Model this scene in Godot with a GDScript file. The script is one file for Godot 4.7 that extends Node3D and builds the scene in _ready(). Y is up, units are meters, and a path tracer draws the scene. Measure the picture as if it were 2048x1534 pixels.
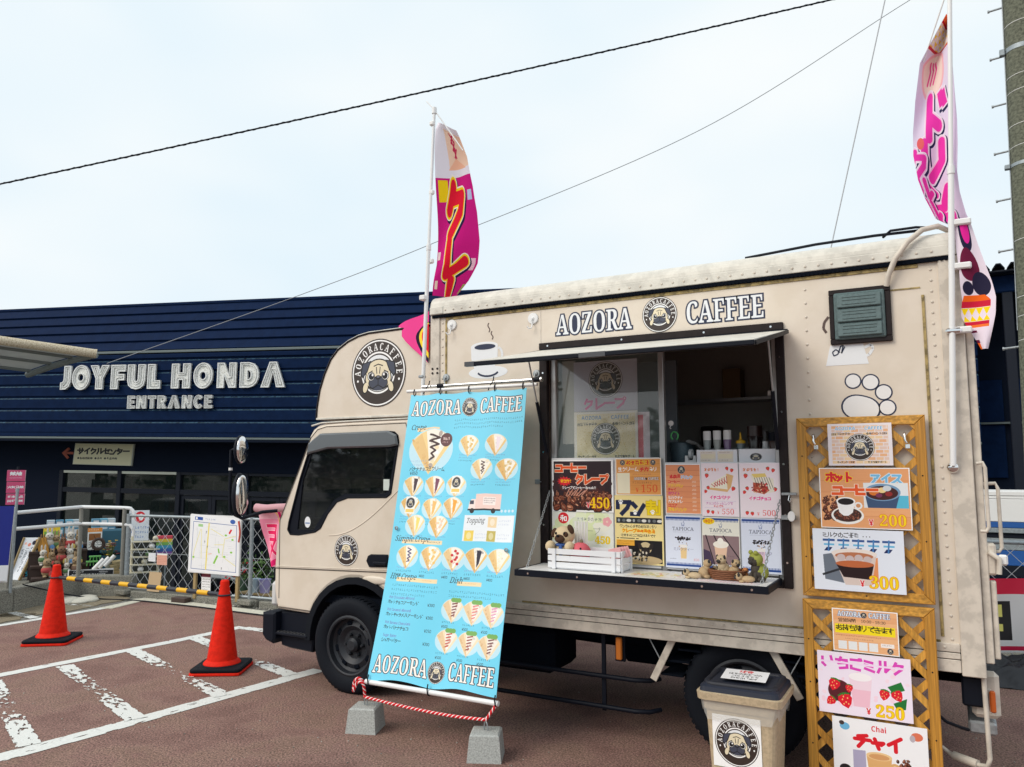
extends Node3D
# A food truck by a hardware store, under an overcast sky.
# World: y up, metres. The truck's side that faces us lies in the plane z = 0, its nose towards -x.

func _ready() -> void:
	# camera
	var cam := Camera3D.new()
	cam.name = "camera"
	cam.fov = 52.37
	cam.near = 0.05
	cam.far = 900.0
	cam.position = Vector3(0,1.62,4.4)
	cam.rotation_order = EULER_ORDER_YXZ
	cam.rotation_degrees = Vector3(5.965,29.304,-0.171)
	add_child(cam)
	cam.current = true

	# sky: a bright, even cloud cover
	var sky := PanoramaSkyMaterial.new()
	sky.panorama = cloud_cover()
	var env := Environment.new()
	env.background_mode = Environment.BG_SKY
	env.sky = Sky.new()
	env.sky.sky_material = sky
	env.background_energy_multiplier = 1.0
	env.tonemap_mode = Environment.TONE_MAPPER_LINEAR
	env.tonemap_exposure = 1.4
	env.sdfgi_enabled = true
	env.ssao_enabled = true
	env.ssil_enabled = true
	var we := WorldEnvironment.new()
	we.name = "environment"
	we.environment = env
	add_child(we)

	# the sun, a broad glow through the cloud
	var sun := DirectionalLight3D.new()
	sun.name = "sun"
	sun.light_energy = 0.47
	sun.light_angular_distance = 35.0
	sun.light_color = Color(1.0,0.96,0.90)
	sun.shadow_enabled = true
	sun.look_at_from_position(Vector3(-4.0,6.2,6.2), Vector3.ZERO)
	add_child(sun)

	make_materials()
	M.wire = mat(lin(0.66,0.70,0.74),0.45,0.2)
	build_ground()
	build_store()
	build_canopy()
	build_mirrored()
	build_right()
	build_fence()
	build_rail()
	build_truck()
	build_posters()
	build_counter_things()
	build_banner()
	build_lattices()
	build_bin()
	build_cones()
	build_flags()
	build_goods()

# an overcast sky: thin cloud, slightly blue where it is thinnest, alike all round
func cloud_cover() -> ImageTexture:
	var f := FastNoiseLite.new()
	f.seed = 12
	f.frequency = 1.6
	f.fractal_octaves = 4
	var im := Image.create(512,256, false, Image.FORMAT_RGBF)
	for y in 256:
		var up := PI / 2 - PI * (y + 0.5) / 256
		for x in 512:
			var an := TAU * (x + 0.5) / 512
			var d := Vector3(cos(an) * cos(up), sin(up) * 2.4, sin(an) * cos(up))
			var k := clampf(0.5 + 0.9 * f.get_noise_3dv(d),0.0,1.0)
			im.set_pixel(x, y, Color(0.55,0.645,0.705).lerp(Color(0.68,0.708,0.715), k) if up > 0 else Color(0.30,0.28,0.26))
	return ImageTexture.create_from_image(im)

# ---------------------------------------------------------------- mesh builder
class Shape:
	var v := PackedVector3Array()
	var n := PackedVector3Array()
	var u := PackedVector2Array()
	var t := Transform3D()

	func put(p: Vector3, q: Vector3, w: Vector2) -> void:
		v.append(t * p)
		n.append((t.basis * q).normalized())
		u.append(w)

	func tri(a: Vector3, b: Vector3, c: Vector3, ua := Vector2(0,1), ub := Vector2(1,1), uc := Vector2(1,0)) -> void:
		var q := (b - a).cross(c - a)
		if q.length_squared() < 1e-16:
			return
		put(a, q, ua)
		put(c, q, uc)
		put(b, q, ub)

	func quad(a: Vector3, b: Vector3, c: Vector3, d: Vector3) -> void:
		tri(a, b, c, Vector2(0,1), Vector2(1,1), Vector2(1,0))
		tri(a, c, d, Vector2(0,1), Vector2(1,0), Vector2(0,0))

	func smooth_quad(p: Array, q: Array, w: Array) -> void:
		for k in [0,2,1,0,3,2]:
			put(p[k], q[k], w[k])

	# box from its centre and size, edges chamfered by e
	func box(c: Vector3, s: Vector3, e := 0.0) -> Shape:
		var h := s / 2.0
		if e <= 0.0:
			var p := []
			for k in 8:
				p.append(c + Vector3(h.x if k & 1 else -h.x, h.y if k & 2 else -h.y, h.z if k & 4 else -h.z))
			quad(p[4], p[5], p[7], p[6])
			quad(p[1], p[0], p[2], p[3])
			quad(p[5], p[1], p[3], p[7])
			quad(p[0], p[4], p[6], p[2])
			quad(p[6], p[7], p[3], p[2])
			quad(p[0], p[1], p[5], p[4])
			return self
		e = minf(e, minf(h.x, minf(h.y, h.z)) * 0.95)
		for ax in 3:
			var bx := (ax + 1) % 3
			var cx := (ax + 2) % 3
			for sg in [-1.0,1.0]:
				var f := []
				for k in [[-1,-1], [1,-1], [1,1], [-1,1]]:
					var q := Vector3()
					q[ax] = sg * h[ax]
					q[bx] = k[0] * (h[bx] - e)
					q[cx] = k[1] * (h[cx] - e)
					f.append(c + q)
				if sg > 0:
					quad(f[0], f[1], f[2], f[3])
				else:
					quad(f[0], f[3], f[2], f[1])
			# the four chamfers that run along ax
			for s1 in [-1.0,1.0]:
				for s2 in [-1.0,1.0]:
					var a := Vector3()
					var b := Vector3()
					a[bx] = s1 * h[bx]
					a[cx] = s2 * (h[cx] - e)
					b[bx] = s1 * (h[bx] - e)
					b[cx] = s2 * h[cx]
					var l := Vector3()
					l[ax] = h[ax] - e
					if s1 * s2 > 0:
						quad(c + a - l, c + b - l, c + b + l, c + a + l)
					else:
						quad(c + b - l, c + a - l, c + a + l, c + b + l)
		for sx in [-1.0,1.0]:
			for sy in [-1.0,1.0]:
				for sz in [-1.0,1.0]:
					var a := c + Vector3(sx * h.x, sy * (h.y - e), sz * (h.z - e))
					var b := c + Vector3(sx * (h.x - e), sy * h.y, sz * (h.z - e))
					var d := c + Vector3(sx * (h.x - e), sy * (h.y - e), sz * h.z)
					if sx * sy * sz > 0:
						tri(a, b, d)
					else:
						tri(a, d, b)
		return self

	# a bar of rectangular section from a to b; w along side, h along the third axis
	func bar(a: Vector3, b: Vector3, w: float, h: float, side := Vector3.ZERO, e := 0.0) -> Shape:
		var y := (b - a).normalized()
		var x := side
		if x == Vector3.ZERO:
			x = Vector3.UP.cross(y) if absf(y.y) < 0.9 else Vector3.RIGHT
		x = (x - y * x.dot(y)).normalized()
		var keep := t
		t = t * Transform3D(Basis(x, y, x.cross(y)), (a + b) / 2.0)
		box(Vector3.ZERO, Vector3(w, a.distance_to(b), h), e)
		t = keep
		return self

	func tube(p: Array, r, seg := 8, caps := true) -> Shape:
		var rings := []
		var dirs := []
		var side := Vector3.ZERO
		var along := 0.0
		for i in p.size():
			var d: Vector3 = (p[mini(i + 1, p.size() - 1)] - p[maxi(i - 1,0)]).normalized()
			if side == Vector3.ZERO:
				side = d.cross(Vector3.UP if absf(d.y) < 0.9 else Vector3.RIGHT).normalized()
			side = (side - d * side.dot(d)).normalized()
			var up := d.cross(side)
			var ring := []
			var nor := []
			var rr: float = r[i] if r is Array else r
			for k in seg + 1:
				var an := TAU * k / seg
				var q := side * cos(an) + up * sin(an)
				nor.append(q)
				ring.append(p[i] + q * rr)
			rings.append(ring)
			dirs.append(nor)
		for i in p.size() - 1:
			var l: float = p[i].distance_to(p[i + 1])
			for k in seg:
				var a := float(k) / seg
				var b := float(k + 1) / seg
				smooth_quad([rings[i][k], rings[i][k + 1], rings[i + 1][k + 1], rings[i + 1][k]], [dirs[i][k], dirs[i][k + 1], dirs[i + 1][k + 1], dirs[i + 1][k]], [Vector2(a, along), Vector2(b, along), Vector2(b, along + l), Vector2(a, along + l)])
			along += l
		if caps:
			for k in range(1, seg - 1):
				tri(rings[0][0], rings[0][k + 1], rings[0][k])
				tri(rings[-1][0], rings[-1][k], rings[-1][k + 1])
		return self

	# profile of (radius, height) turned about the y axis
	func lathe(p: Array, seg := 24, soft := false) -> Shape:
		for i in p.size() - 1:
			var d: Vector2 = p[i + 1] - p[i]
			if d.length() < 1e-7:
				continue
			var q0 := Vector2(d.y, -d.x).normalized()
			var qa := q0
			var qb := q0
			if soft:
				if i > 0:
					var e: Vector2 = p[i] - p[i - 1]
					qa = (q0 + Vector2(e.y, -e.x).normalized()).normalized()
				if i < p.size() - 2:
					var e: Vector2 = p[i + 2] - p[i + 1]
					qb = (q0 + Vector2(e.y, -e.x).normalized()).normalized()
			for k in seg:
				var a := TAU * k / seg
				var b := TAU * (k + 1) / seg
				var ca := Vector3(cos(a),0,-sin(a))
				var cb := Vector3(cos(b),0,-sin(b))
				var f := float(k) / seg
				var g := float(k + 1) / seg
				smooth_quad([ca * p[i].x + Vector3.UP * p[i].y, cb * p[i].x + Vector3.UP * p[i].y, cb * p[i + 1].x + Vector3.UP * p[i + 1].y, ca * p[i + 1].x + Vector3.UP * p[i + 1].y],
					[ca * qa.x + Vector3.UP * qa.y, cb * qa.x + Vector3.UP * qa.y, cb * qb.x + Vector3.UP * qb.y, ca * qb.x + Vector3.UP * qb.y], [Vector2(f, p[i].y), Vector2(g, p[i].y), Vector2(g, p[i + 1].y), Vector2(f, p[i + 1].y)])
		return self

	func ball(c: Vector3, r: Vector3, seg := 14, rows := 9) -> Shape:
		for i in rows:
			var a := PI * i / rows - PI / 2
			var b := PI * (i + 1) / rows - PI / 2
			for k in seg:
				var f := TAU * k / seg
				var g := TAU * (k + 1) / seg
				var q := [Vector3(cos(a) * cos(f), sin(a),-cos(a) * sin(f)), Vector3(cos(a) * cos(g), sin(a),-cos(a) * sin(g)), Vector3(cos(b) * cos(g), sin(b),-cos(b) * sin(g)), Vector3(cos(b) * cos(f), sin(b),-cos(b) * sin(f))]
				smooth_quad([c + q[0] * r, c + q[1] * r, c + q[2] * r, c + q[3] * r], [q[0] / r, q[1] / r, q[2] / r, q[3] / r], [Vector2(f, a), Vector2(g, a), Vector2(g, b), Vector2(f, b)])
		return self

	# outline in the xy plane, from z0 (back) to z1 (front); uv over the outline's own box
	func prism(poly: PackedVector2Array, z0: float, z1: float, e := 0.0, back := true) -> Shape:
		var p := poly.duplicate()
		var area := 0.0
		for i in p.size():
			area += p[i].cross(p[(i + 1) % p.size()])
		if area < 0:
			p.reverse()
		var lo := p[0]
		var hi := p[0]
		for q in p:
			lo = lo.min(q)
			hi = hi.max(q)
		var span := (hi - lo).max(Vector2(1e-6,1e-6))
		var inner := p
		if e > 0.0:
			inner = PackedVector2Array()
			for i in p.size():
				var d0 := (p[i] - p[i - 1]).normalized()
				var d1 := (p[(i + 1) % p.size()] - p[i]).normalized()
				var m := Vector2(-d0.y, d0.x) + Vector2(-d1.y, d1.x)
				inner.append(p[i] + m / maxf(m.length_squared() / 2.0,0.35) * e)
		var ix := Geometry2D.triangulate_polygon(inner)
		for k in range(0, ix.size(),3):
			var a := inner[ix[k]]
			var b := inner[ix[k + 1]]
			var c := inner[ix[k + 2]]
			if (b - a).cross(c - a) < 0:
				var sw := b
				b = c
				c = sw
			var ua := (a - lo) / span
			var ub := (b - lo) / span
			var uc := (c - lo) / span
			tri(Vector3(a.x, a.y, z1), Vector3(b.x, b.y, z1), Vector3(c.x, c.y, z1), Vector2(ua.x, 1 - ua.y), Vector2(ub.x, 1 - ub.y), Vector2(uc.x, 1 - uc.y))
			if back:
				tri(Vector3(a.x, a.y, z0), Vector3(c.x, c.y, z0), Vector3(b.x, b.y, z0))
		for i in p.size():
			var j := (i + 1) % p.size()
			var top := z1
			if e > 0.0:
				quad(Vector3(p[i].x, p[i].y, z1 - e), Vector3(p[j].x, p[j].y, z1 - e), Vector3(inner[j].x, inner[j].y, z1), Vector3(inner[i].x, inner[i].y, z1))
				top = z1 - e
			if e > 0.0 and back:
				quad(Vector3(p[j].x, p[j].y, z0 + e), Vector3(p[i].x, p[i].y, z0 + e), Vector3(inner[i].x, inner[i].y, z0), Vector3(inner[j].x, inner[j].y, z0))
			var bot := z0 + (e if back else 0.0)
			quad(Vector3(p[i].x, p[i].y, bot), Vector3(p[j].x, p[j].y, bot), Vector3(p[j].x, p[j].y, top), Vector3(p[i].x, p[i].y, top))
		return self

	# rows of points; smooth; uv 0..1, v down the rows. thick > 0 adds a back sheet that far behind
	func sheet(rows: Array, thick := 0.0) -> Shape:
		var h := rows.size()
		var w: int = rows[0].size()
		var nor := []
		for i in h:
			var line := []
			for k in w:
				var dx: Vector3 = rows[i][mini(k + 1, w - 1)] - rows[i][maxi(k - 1,0)]
				var dy: Vector3 = rows[mini(i + 1, h - 1)][k] - rows[maxi(i - 1,0)][k]
				line.append(dy.cross(dx).normalized())
			nor.append(line)
		for i in h - 1:
			for k in w - 1:
				var p := [rows[i + 1][k], rows[i + 1][k + 1], rows[i][k + 1], rows[i][k]]
				var q := [nor[i + 1][k], nor[i + 1][k + 1], nor[i][k + 1], nor[i][k]]
				var a := float(k) / (w - 1)
				var b := float(k + 1) / (w - 1)
				var c := float(i) / (h - 1)
				var d := float(i + 1) / (h - 1)
				smooth_quad(p, q, [Vector2(a, d), Vector2(b, d), Vector2(b, c), Vector2(a, c)])
				if thick > 0.0:
					smooth_quad([p[1] - q[1] * thick, p[0] - q[0] * thick, p[3] - q[3] * thick, p[2] - q[2] * thick], [-q[1],-q[0],-q[3],-q[2]], [Vector2(b, d), Vector2(a, d), Vector2(a, c), Vector2(b, c)])
		return self

	func add(o: Shape) -> Shape:
		for i in o.v.size():
			put(o.v[i], o.n[i], o.u[i])
		return self

	func mesh(base := Vector3.ZERO) -> ArrayMesh:
		var a := []
		a.resize(Mesh.ARRAY_MAX)
		var w := v
		if base != Vector3.ZERO:
			w = PackedVector3Array()
			w.resize(v.size())
			for i in v.size():
				w[i] = v[i] - base
		a[Mesh.ARRAY_VERTEX] = w
		a[Mesh.ARRAY_NORMAL] = n
		a[Mesh.ARRAY_TEX_UV] = u
		var m := ArrayMesh.new()
		m.add_surface_from_arrays(Mesh.PRIMITIVE_TRIANGLES, a)
		return m


func S() -> Shape:
	return Shape.new()


# ---------------------------------------------------------------- things and parts
var taken := {}

func numbered(called: String) -> String:
	taken[called] = taken.get(called, -1) + 1
	return called if taken[called] == 0 else "%s_%03d" % [called, taken[called]]

func tag(o: Node, label: String, category: String, group := "") -> void:
	o.set_meta("label", label)
	o.set_meta("category", category)
	if group:
		o.set_meta("group", group)

func thing(called: String, label: String, category: String, base: Vector3, group := "") -> Node3D:
	var o := Node3D.new()
	o.name = numbered(called)
	add_child(o)
	o.position = base
	o.set_meta("base", base)
	tag(o, label, category, group)
	return o

func base_of(o: Node) -> Vector3:
	var p := o
	while p:
		if p.has_meta("base"):
			return p.get_meta("base")
		p = p.get_parent()
	return Vector3.ZERO

# a part in world coordinates under a thing or a part
func part(parent: Node, called: String, s: Shape, m: Material, label := "") -> MeshInstance3D:
	var o := MeshInstance3D.new()
	o.name = called
	o.mesh = s.mesh(base_of(parent))
	o.material_override = m
	parent.add_child(o, true)
	if label:
		o.set_meta("label", label)
	return o

# a part that shares a mesh
func piece(parent: Node, called: String, m: Mesh, mt: Material, t: Transform3D) -> MeshInstance3D:
	var o := MeshInstance3D.new()
	o.name = called
	o.mesh = m
	o.material_override = mt
	t.origin -= base_of(parent)
	o.transform = t
	parent.add_child(o, true)
	return o

func solo(called: String, label: String, category: String, s: Shape, m: Material, base: Vector3, group := "") -> MeshInstance3D:
	var o := MeshInstance3D.new()
	o.name = numbered(called)
	o.mesh = s.mesh(base)
	o.material_override = m
	o.position = base
	o.set_meta("base", base)
	add_child(o)
	tag(o, label, category, group)
	return o

func structure(called: String, s: Shape, m: Material) -> MeshInstance3D:
	var o := MeshInstance3D.new()
	o.name = called
	o.mesh = s.mesh()
	o.material_override = m
	o.set_meta("kind", "structure")
	add_child(o, true)
	return o

# ---------------------------------------------------------------- materials
func lin(r: float, g: float, b: float) -> Color:
	return Color(r, g, b).linear_to_srgb()

func mat(c: Color, rough := 0.6, metal := 0.0, spec := 0.5) -> StandardMaterial3D:
	var m := StandardMaterial3D.new()
	m.albedo_color = c
	m.roughness = rough
	m.metallic = metal
	m.metallic_specular = spec
	return m

func noise_tex(seed_: int, freq: float, octaves: int, stops: Array, size := 512, kind := FastNoiseLite.TYPE_SIMPLEX_SMOOTH) -> NoiseTexture2D:
	var f := FastNoiseLite.new()
	f.seed = seed_
	f.noise_type = kind
	f.frequency = freq
	f.fractal_octaves = octaves
	f.fractal_gain = 0.62
	var t := NoiseTexture2D.new()
	t.width = size
	t.height = size
	t.seamless = true
	t.noise = f
	var g := Gradient.new()
	var off := PackedFloat32Array()
	var col := PackedColorArray()
	for s in stops:
		off.append(s[0])
		col.append(s[1])
	g.offsets = off
	g.colors = col
	t.color_ramp = g
	return t

func grey(a: float) -> Color:
	return Color(a, a, a)

# a material whose colour varies with a triplanar noise between two tints
func rough_mat(c: Color, rough: float, tex: Texture2D, scale: float, bump: Texture2D = null, depth := 0.0, bscale := 0.0, metal := 0.0) -> StandardMaterial3D:
	var m := mat(c, rough, metal)
	m.albedo_texture = tex
	m.uv1_triplanar = true
	m.uv1_world_triplanar = true
	m.uv1_scale = Vector3.ONE * scale
	if bump:
		m.heightmap_enabled = true
		m.heightmap_texture = bump
		m.heightmap_scale = depth
	return m

# ---------------------------------------------------------------- print: a small scan-line painter for flat print (posters, logos, cloth)
const KANA := {
	"ア": "11 81 64;44 46 19", "イ": "80 15;53 59", "ウ": "50 52;12 82 75 39;12 15", "エ": "11 81;51 58;08 98", "オ": "13 93;60 69;63 08", "カ": "12 82 78 67;40 34 08", "キ": "13 82;05 94;40 59",
	"ク": "30 14;32 82 75 29", "ケ": "30 14;22 92;62 65 39", "コ": "12 82 88;08 98", "サ": "03 93;30 36;70 75 39", "シ": "11 32;04 25;09 59 93", "ス": "11 81 65 09;55 99", "セ": "04 92 75;30 38 88",
	"タ": "30 14;32 82 75 29;34 66", "チ": "71 22;04 94;52 55 29", "ツ": "02 14;32 44;82 75 29", "テ": "21 71;04 94;54 55 29", "ト": "30 39;34 76", "ナ": "03 93;50 55 19", "ニ": "12 82;08 98", "ハ": "32 08;62 98", "ヒ": "10 18 88;14 74",
	"フ": "01 91 75 29", "ヘ": "06 33 99", "ホ": "02 92;50 59;25 08;75 98", "マ": "01 91 55;36 69", "ミ": "11 72;14 75;17 89", "ム": "40 18 88;66 99", "メ": "70 09;22 88", "モ": "11 81;04 94;40 48 88",
	"ヤ": "04 93 75;20 59", "ユ": "12 72 68;08 98", "ヨ": "11 81 89;15 85;19 89", "ラ": "11 81;03 93 75 29", "リ": "10 16;80 85 39", "ル": "20 25 09;60 68 95", "レ": "20 29 95", "ワ": "01 91 75 39;01 05", "ン": "12 34;09 59 93", "ー": "04 94",
	"お": "03 73;40 47 28 06 45 96 89 59;71 93", "ち": "02 92;40 25 94 98 39", "り": "10 15;70 75 39", "て": "02 92 44 47 99", "き": "02 82;05 95;40 77;27 29 89", "ま": "02 92;05 95;50 58 28 37 98", "す": "02 92;50 56 36 34 54 59",
	"の": "50 47 18 04 31 83 96 79 59", "い": "01 06 28;70 84", "こ": "11 81;16 18 89", "に": "00 09;42 92;47 58 98", "か": "03 73 78 58;30 09;91 95", "さ": "03 93;40 77;27 29 89", "ん": "50 09 35 47 69 96", "し": "20 27 59 96", "る": "11 81 15 54 96 79 49", "や": "04 93 75;20 59",
	"和": "41 12;04 54;31 39;34 07;35 56;63 93 98 68 63", "割": "30 31;01 61;03 63;05 65;30 35;16 56 59 19 16;74 77;90 99 79", "生": "20 04;12 82;15 75;50 59;09 99", "営": "10 21;50 51;80 71;02 92 94;02 04;24 74 76 26 24;17 87 89 19 17",
	"業": "30 32;60 62;12 21;82 71;03 93;15 85;07 97;53 59;48 09;58 99", "時": "01 31 38 08 01;04 34;52 92;70 75;45 95;47 97;85 89 78;56 67", "間": "01 41 44 04;02 42;01 09;61 91 99;61 64 94;62 92;35 65 68 38 35;36 66",
	"持": "02 32;20 29 08;06 35;52 92;70 75;45 95;47 97;85 89 78;56 67", "帰": "10 14;30 35 09;51 91 94 54;52 92;46 96;58 56;96 98;70 79", "禁": "02 42;20 24;21 04;21 43;52 92;70 74;71 54;71 93;15 75;06 96;56 59 48;27 09;77 99",
	"煙": "03 15;43 34;20 25 09;35 48;52 92;53 93 95 55 53;63 65;83 85;57 97;70 79;49 99", "火": "02 14;92 74;50 54 09;54 99", "気": "20 03;22 92;14 74;06 66 78 99;18 56", "各": "40 14;32 72 06;34 97;27 77 79 29 27", "種": "41 12;04 44;21 29;24 07;53 93;54 94 97 57 54;70 79;49 99",
	"自": "50 32;22 82 89 29 22;24 84;26 86", "転": "01 41;20 29;03 43 46 06 03;05 45;08 48;62 92;55 95;75 58 99", "車": "02 92;50 59;14 84 86 16 14;07 97", "品": "30 70 73 33 30;05 45 49 09 05;55 95 99 59 55", "売": "02 92;50 54;14 84;05 95 97;05 07;37 29;67 69 99",
	"出": "50 58;11 14 94 91;05 09 99 95", "店": "50 51;01 91;01 09;53 57;55 85;37 87 89 39 37", "中": "13 93 96 16 13;50 59", "火気": "", "来": "02 82;50 59;05 95;45 09;55 99", "注": "01 22;04 25;08 26;60 71;42 92;55 85;49 99;62 69", "意": "50 51;12 82;31 33;71 63;03 93;25 75 78 28 25",
}
const SMALL := {"ッ": "ツ", "ャ": "ヤ", "ュ": "ユ", "ョ": "ヨ", "ィ": "イ", "ェ": "エ", "ゃ": "や"}
const VOICED := {"ガ": "カ", "グ": "ク", "ゴ": "コ", "ジ": "シ", "ズ": "ス", "ダ": "タ", "デ": "テ", "ド": "ト", "バ": "ハ", "ビ": "ヒ", "ブ": "フ", "ベ": "ヘ", "ボ": "ホ", "で": "て", "ご": "こ", "が": "か"}
const HALF := {"パ": "ハ", "ピ": "ヒ", "プ": "フ", "ペ": "ヘ", "ポ": "ホ"}

class Canvas:
	var im: Image
	var w: int
	var h: int
	var host

	func _init(width: int, height: int, bg: Color, owner_) -> void:
		w = width
		h = height
		host = owner_
		im = Image.create(w, h, false, Image.FORMAT_RGBA8)
		im.fill(bg)

	func poly(p: PackedVector2Array, c: Color) -> void:
		var lo := INF
		var hi := -INF
		for q in p:
			lo = minf(lo, q.y)
			hi = maxf(hi, q.y)
		var y0 := maxi(0, int(floor(lo)))
		var y1 := mini(h - 1, int(ceil(hi)))
		var cnt := p.size()
		for y in range(y0, y1 + 1):
			var yc := y + 0.5
			var xs := []
			for i in cnt:
				var a := p[i]
				var b := p[i + 1 if i + 1 < cnt else 0]
				if (a.y <= yc) != (b.y <= yc):
					xs.append(a.x + (yc - a.y) / (b.y - a.y) * (b.x - a.x))
			if xs.size() > 2:
				xs.sort()
			elif xs.size() == 2 and xs[0] > xs[1]:
				xs.reverse()
			for k in range(0, xs.size() - 1,2):
				var xa := maxi(0, int(ceil(xs[k] - 0.5)))
				var xb := mini(w - 1, int(floor(xs[k + 1] - 0.5)))
				if xb >= xa:
					im.fill_rect(Rect2i(xa, y, xb - xa + 1,1), c)

	func rect(x: float, y: float, a: float, b: float, c: Color) -> void:
		im.fill_rect(Rect2i(roundi(x), roundi(y), maxi(1, roundi(a)), maxi(1, roundi(b))), c)

	func oval(x: float, y: float, rx: float, ry: float, c: Color, turn := 0.0) -> void:
		var p := PackedVector2Array()
		var k := 12 if maxf(rx, ry) < 8 else (28 if maxf(rx, ry) < 60 else 72)
		for i in k:
			p.append(Vector2(x, y) + Vector2(cos(TAU * i / k) * rx, sin(TAU * i / k) * ry).rotated(turn))
		poly(p, c)

	func line(p: Array, wd: float, c: Color, round_ends := false) -> void:
		for i in p.size() - 1:
			var a: Vector2 = p[i]
			var b: Vector2 = p[i + 1]
			var d := (b - a).normalized()
			var m := Vector2(-d.y, d.x) * wd / 2
			var x := Vector2.ZERO if round_ends else d * wd / 2 * 0.8
			poly(PackedVector2Array([a + m - x, b + m + x, b - m + x, a - m - x]), c)
		if round_ends:
			for q in p:
				oval(q.x, q.y, wd / 2, wd / 2, c)

	# latin text; height is that of capitals; x, y the left end of the base line
	func txt(s: String, x: float, y: float, cap: float, c: Color, font := "sans bold", sx := 1.0, turn := 0.0, slant := 0.0) -> float:
		var g: Array = host.glyphs(s, font)
		var p: PackedVector2Array = g[0]
		var org := Vector2(x, y)
		for k in range(0, p.size(),3):
			var q := PackedVector2Array()
			for i in 3:
				var z := p[k + i]
				q.append(org + Vector2((z.x + z.y * slant) * sx * cap, -z.y * cap).rotated(turn))
			poly(q, c)
		return g[1] * sx * cap

	func txt_mid(s: String, x: float, y: float, cap: float, c: Color, font := "sans bold", sx := 1.0, rim = null, rw := 0.0, turn := 0.0) -> void:
		var wd: float = host.glyphs(s, font)[1] * sx * cap
		var org := Vector2(x, y) - Vector2(wd / 2,0).rotated(turn)
		if rim != null:
			for k in 8:
				txt(s, org.x + cos(TAU * k / 8) * rw, org.y + sin(TAU * k / 8) * rw, cap, rim, font, sx, turn)
		txt(s, org.x, org.y, cap, c, font, sx, turn)

	# japanese text from strokes; x, y the top left; size the em square. down = vertical writing
	func jp(s: String, x: float, y: float, size: float, wd: float, c: Color, sx := 1.0, rim = null, rw := 0.0, down := false, round_ends := false) -> float:
		for pass_ in ([0,1] if rim != null else [1]):
			var at := Vector2(x, y)
			for ch in s:
				if ch == " ":
					at.x += size * 0.5 * sx
					continue
				var key := ch
				var sc := 1.0
				var mark := 0
				if host.SMALL.has(ch):
					key = host.SMALL[ch]
					sc = 0.7
				elif host.VOICED.has(ch):
					key = host.VOICED[ch]
					mark = 1
				elif host.HALF.has(ch):
					key = host.HALF[ch]
					mark = 2
				var strokes: Array = host.strokes(key)
				var o := at + Vector2(size * 0.06, size * (0.06 if sc == 1.0 else 0.3))
				var e := size * 0.88 * sc / 9.0
				for st in strokes:
					var p := []
					for q in st:
						if down and ch == "ー":
							q = Vector2(4.5, q.x)
						p.append(o + Vector2(q.x * e * sx, q.y * e))
					line(p, wd + (2 * rw if pass_ == 0 else 0.0), rim if pass_ == 0 else c, round_ends)
				if mark:
					var m := at + Vector2(size * 0.9 * sx, size * 0.1)
					var rr := size * 0.09
					if mark == 2:
						oval(m.x, m.y, rr + wd * 0.4 + (rw if pass_ == 0 else 0.0), rr + wd * 0.4 + (rw if pass_ == 0 else 0.0), rim if pass_ == 0 else c)
						if pass_ == 1:
							oval(m.x, m.y, rr * 0.6, rr * 0.6, rim if rim != null else Color.WHITE)
					else:
						for d in [-0.08,0.05]:
							line([m + Vector2(d * size, -size * 0.06), m + Vector2((d + 0.05) * size, size * 0.07)], wd * 0.8 + (2 * rw if pass_ == 0 else 0.0), rim if pass_ == 0 else c)
				if down:
					at.y += size
				else:
					at.x += size * sx * (0.8 if sc < 1.0 else 1.0)
		return s.length() * size * sx

	# the round emblem: ring with lettering and a pug's face
	func emblem(x: float, y: float, r: float, ring := Color8(58,47,42), letters := true) -> void:
		var o := Vector2(x, y)
		var cream := Color8(233,220,190)
		var slate := Color8(68,72,88)
		var ink := Color8(24,22,26)
		oval(x, y, r, r, ring)
		oval(x, y, r * 0.965, r * 0.965, Color.WHITE)
		oval(x, y, r * 0.925, r * 0.925, ring)
		oval(x, y, r * 0.62, r * 0.62, Color.WHITE)
		oval(x, y, r * 0.57, r * 0.57, ring)
		oval(x, y + r * 0.01, r * 0.535, r * 0.535, Color8(235,238,242))
		if letters:
			var word := "AOZORACAFFEE"
			for i in word.length():
				var an := deg_to_rad(-188 + 196.0 * (i + 0.5) / word.length())
				var p := o + Vector2(cos(an), sin(an)) * r * 0.665
				txt_mid(word[i], p.x, p.y, r * 0.215, Color.WHITE, "serif bold", 0.66, null, 0.0, an + PI / 2)
			for sg in [-1,1]:
				oval(x + sg * r * 0.76, y + r * 0.22, r * 0.035, r * 0.035, Color.WHITE)
		var f := func(pts: Array, c: Color):
			var p := PackedVector2Array()
			for k in range(0, pts.size(),2):
				p.append(o + Vector2(pts[k], pts[k + 1]) * r)
			poly(p, c)
		# head
		for e in [[0.035, ink], [0.0, cream]]:
			oval(x, y - r * 0.02, r * (0.44 + e[0]), r * (0.36 + e[0]), e[1])
			oval(x, y + r * 0.16, r * (0.46 + e[0]), r * (0.33 + e[0]), e[1])
			for sg in [-1,1]:
				oval(x + sg * r * 0.47, y + r * 0.42, r * (0.085 + e[0]), r * (0.15 + e[0]), e[1],-sg * 0.25)
		# ears
		for sg in [-1.0,1.0]:
			f.call([sg * 0.26,-0.37, sg * 0.6,-0.3, sg * 0.66,0.02, sg * 0.58,0.14, sg * 0.4,-0.04], ink)
			f.call([sg * 0.3,-0.34, sg * 0.57,-0.27, sg * 0.62,0.01, sg * 0.57,0.09, sg * 0.42,-0.08], slate)
		# brow wrinkles
		line([o + Vector2(-0.16,-0.2) * r, o + Vector2(0,-0.25) * r, o + Vector2(0.16,-0.2) * r], r * 0.03, ink)
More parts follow.
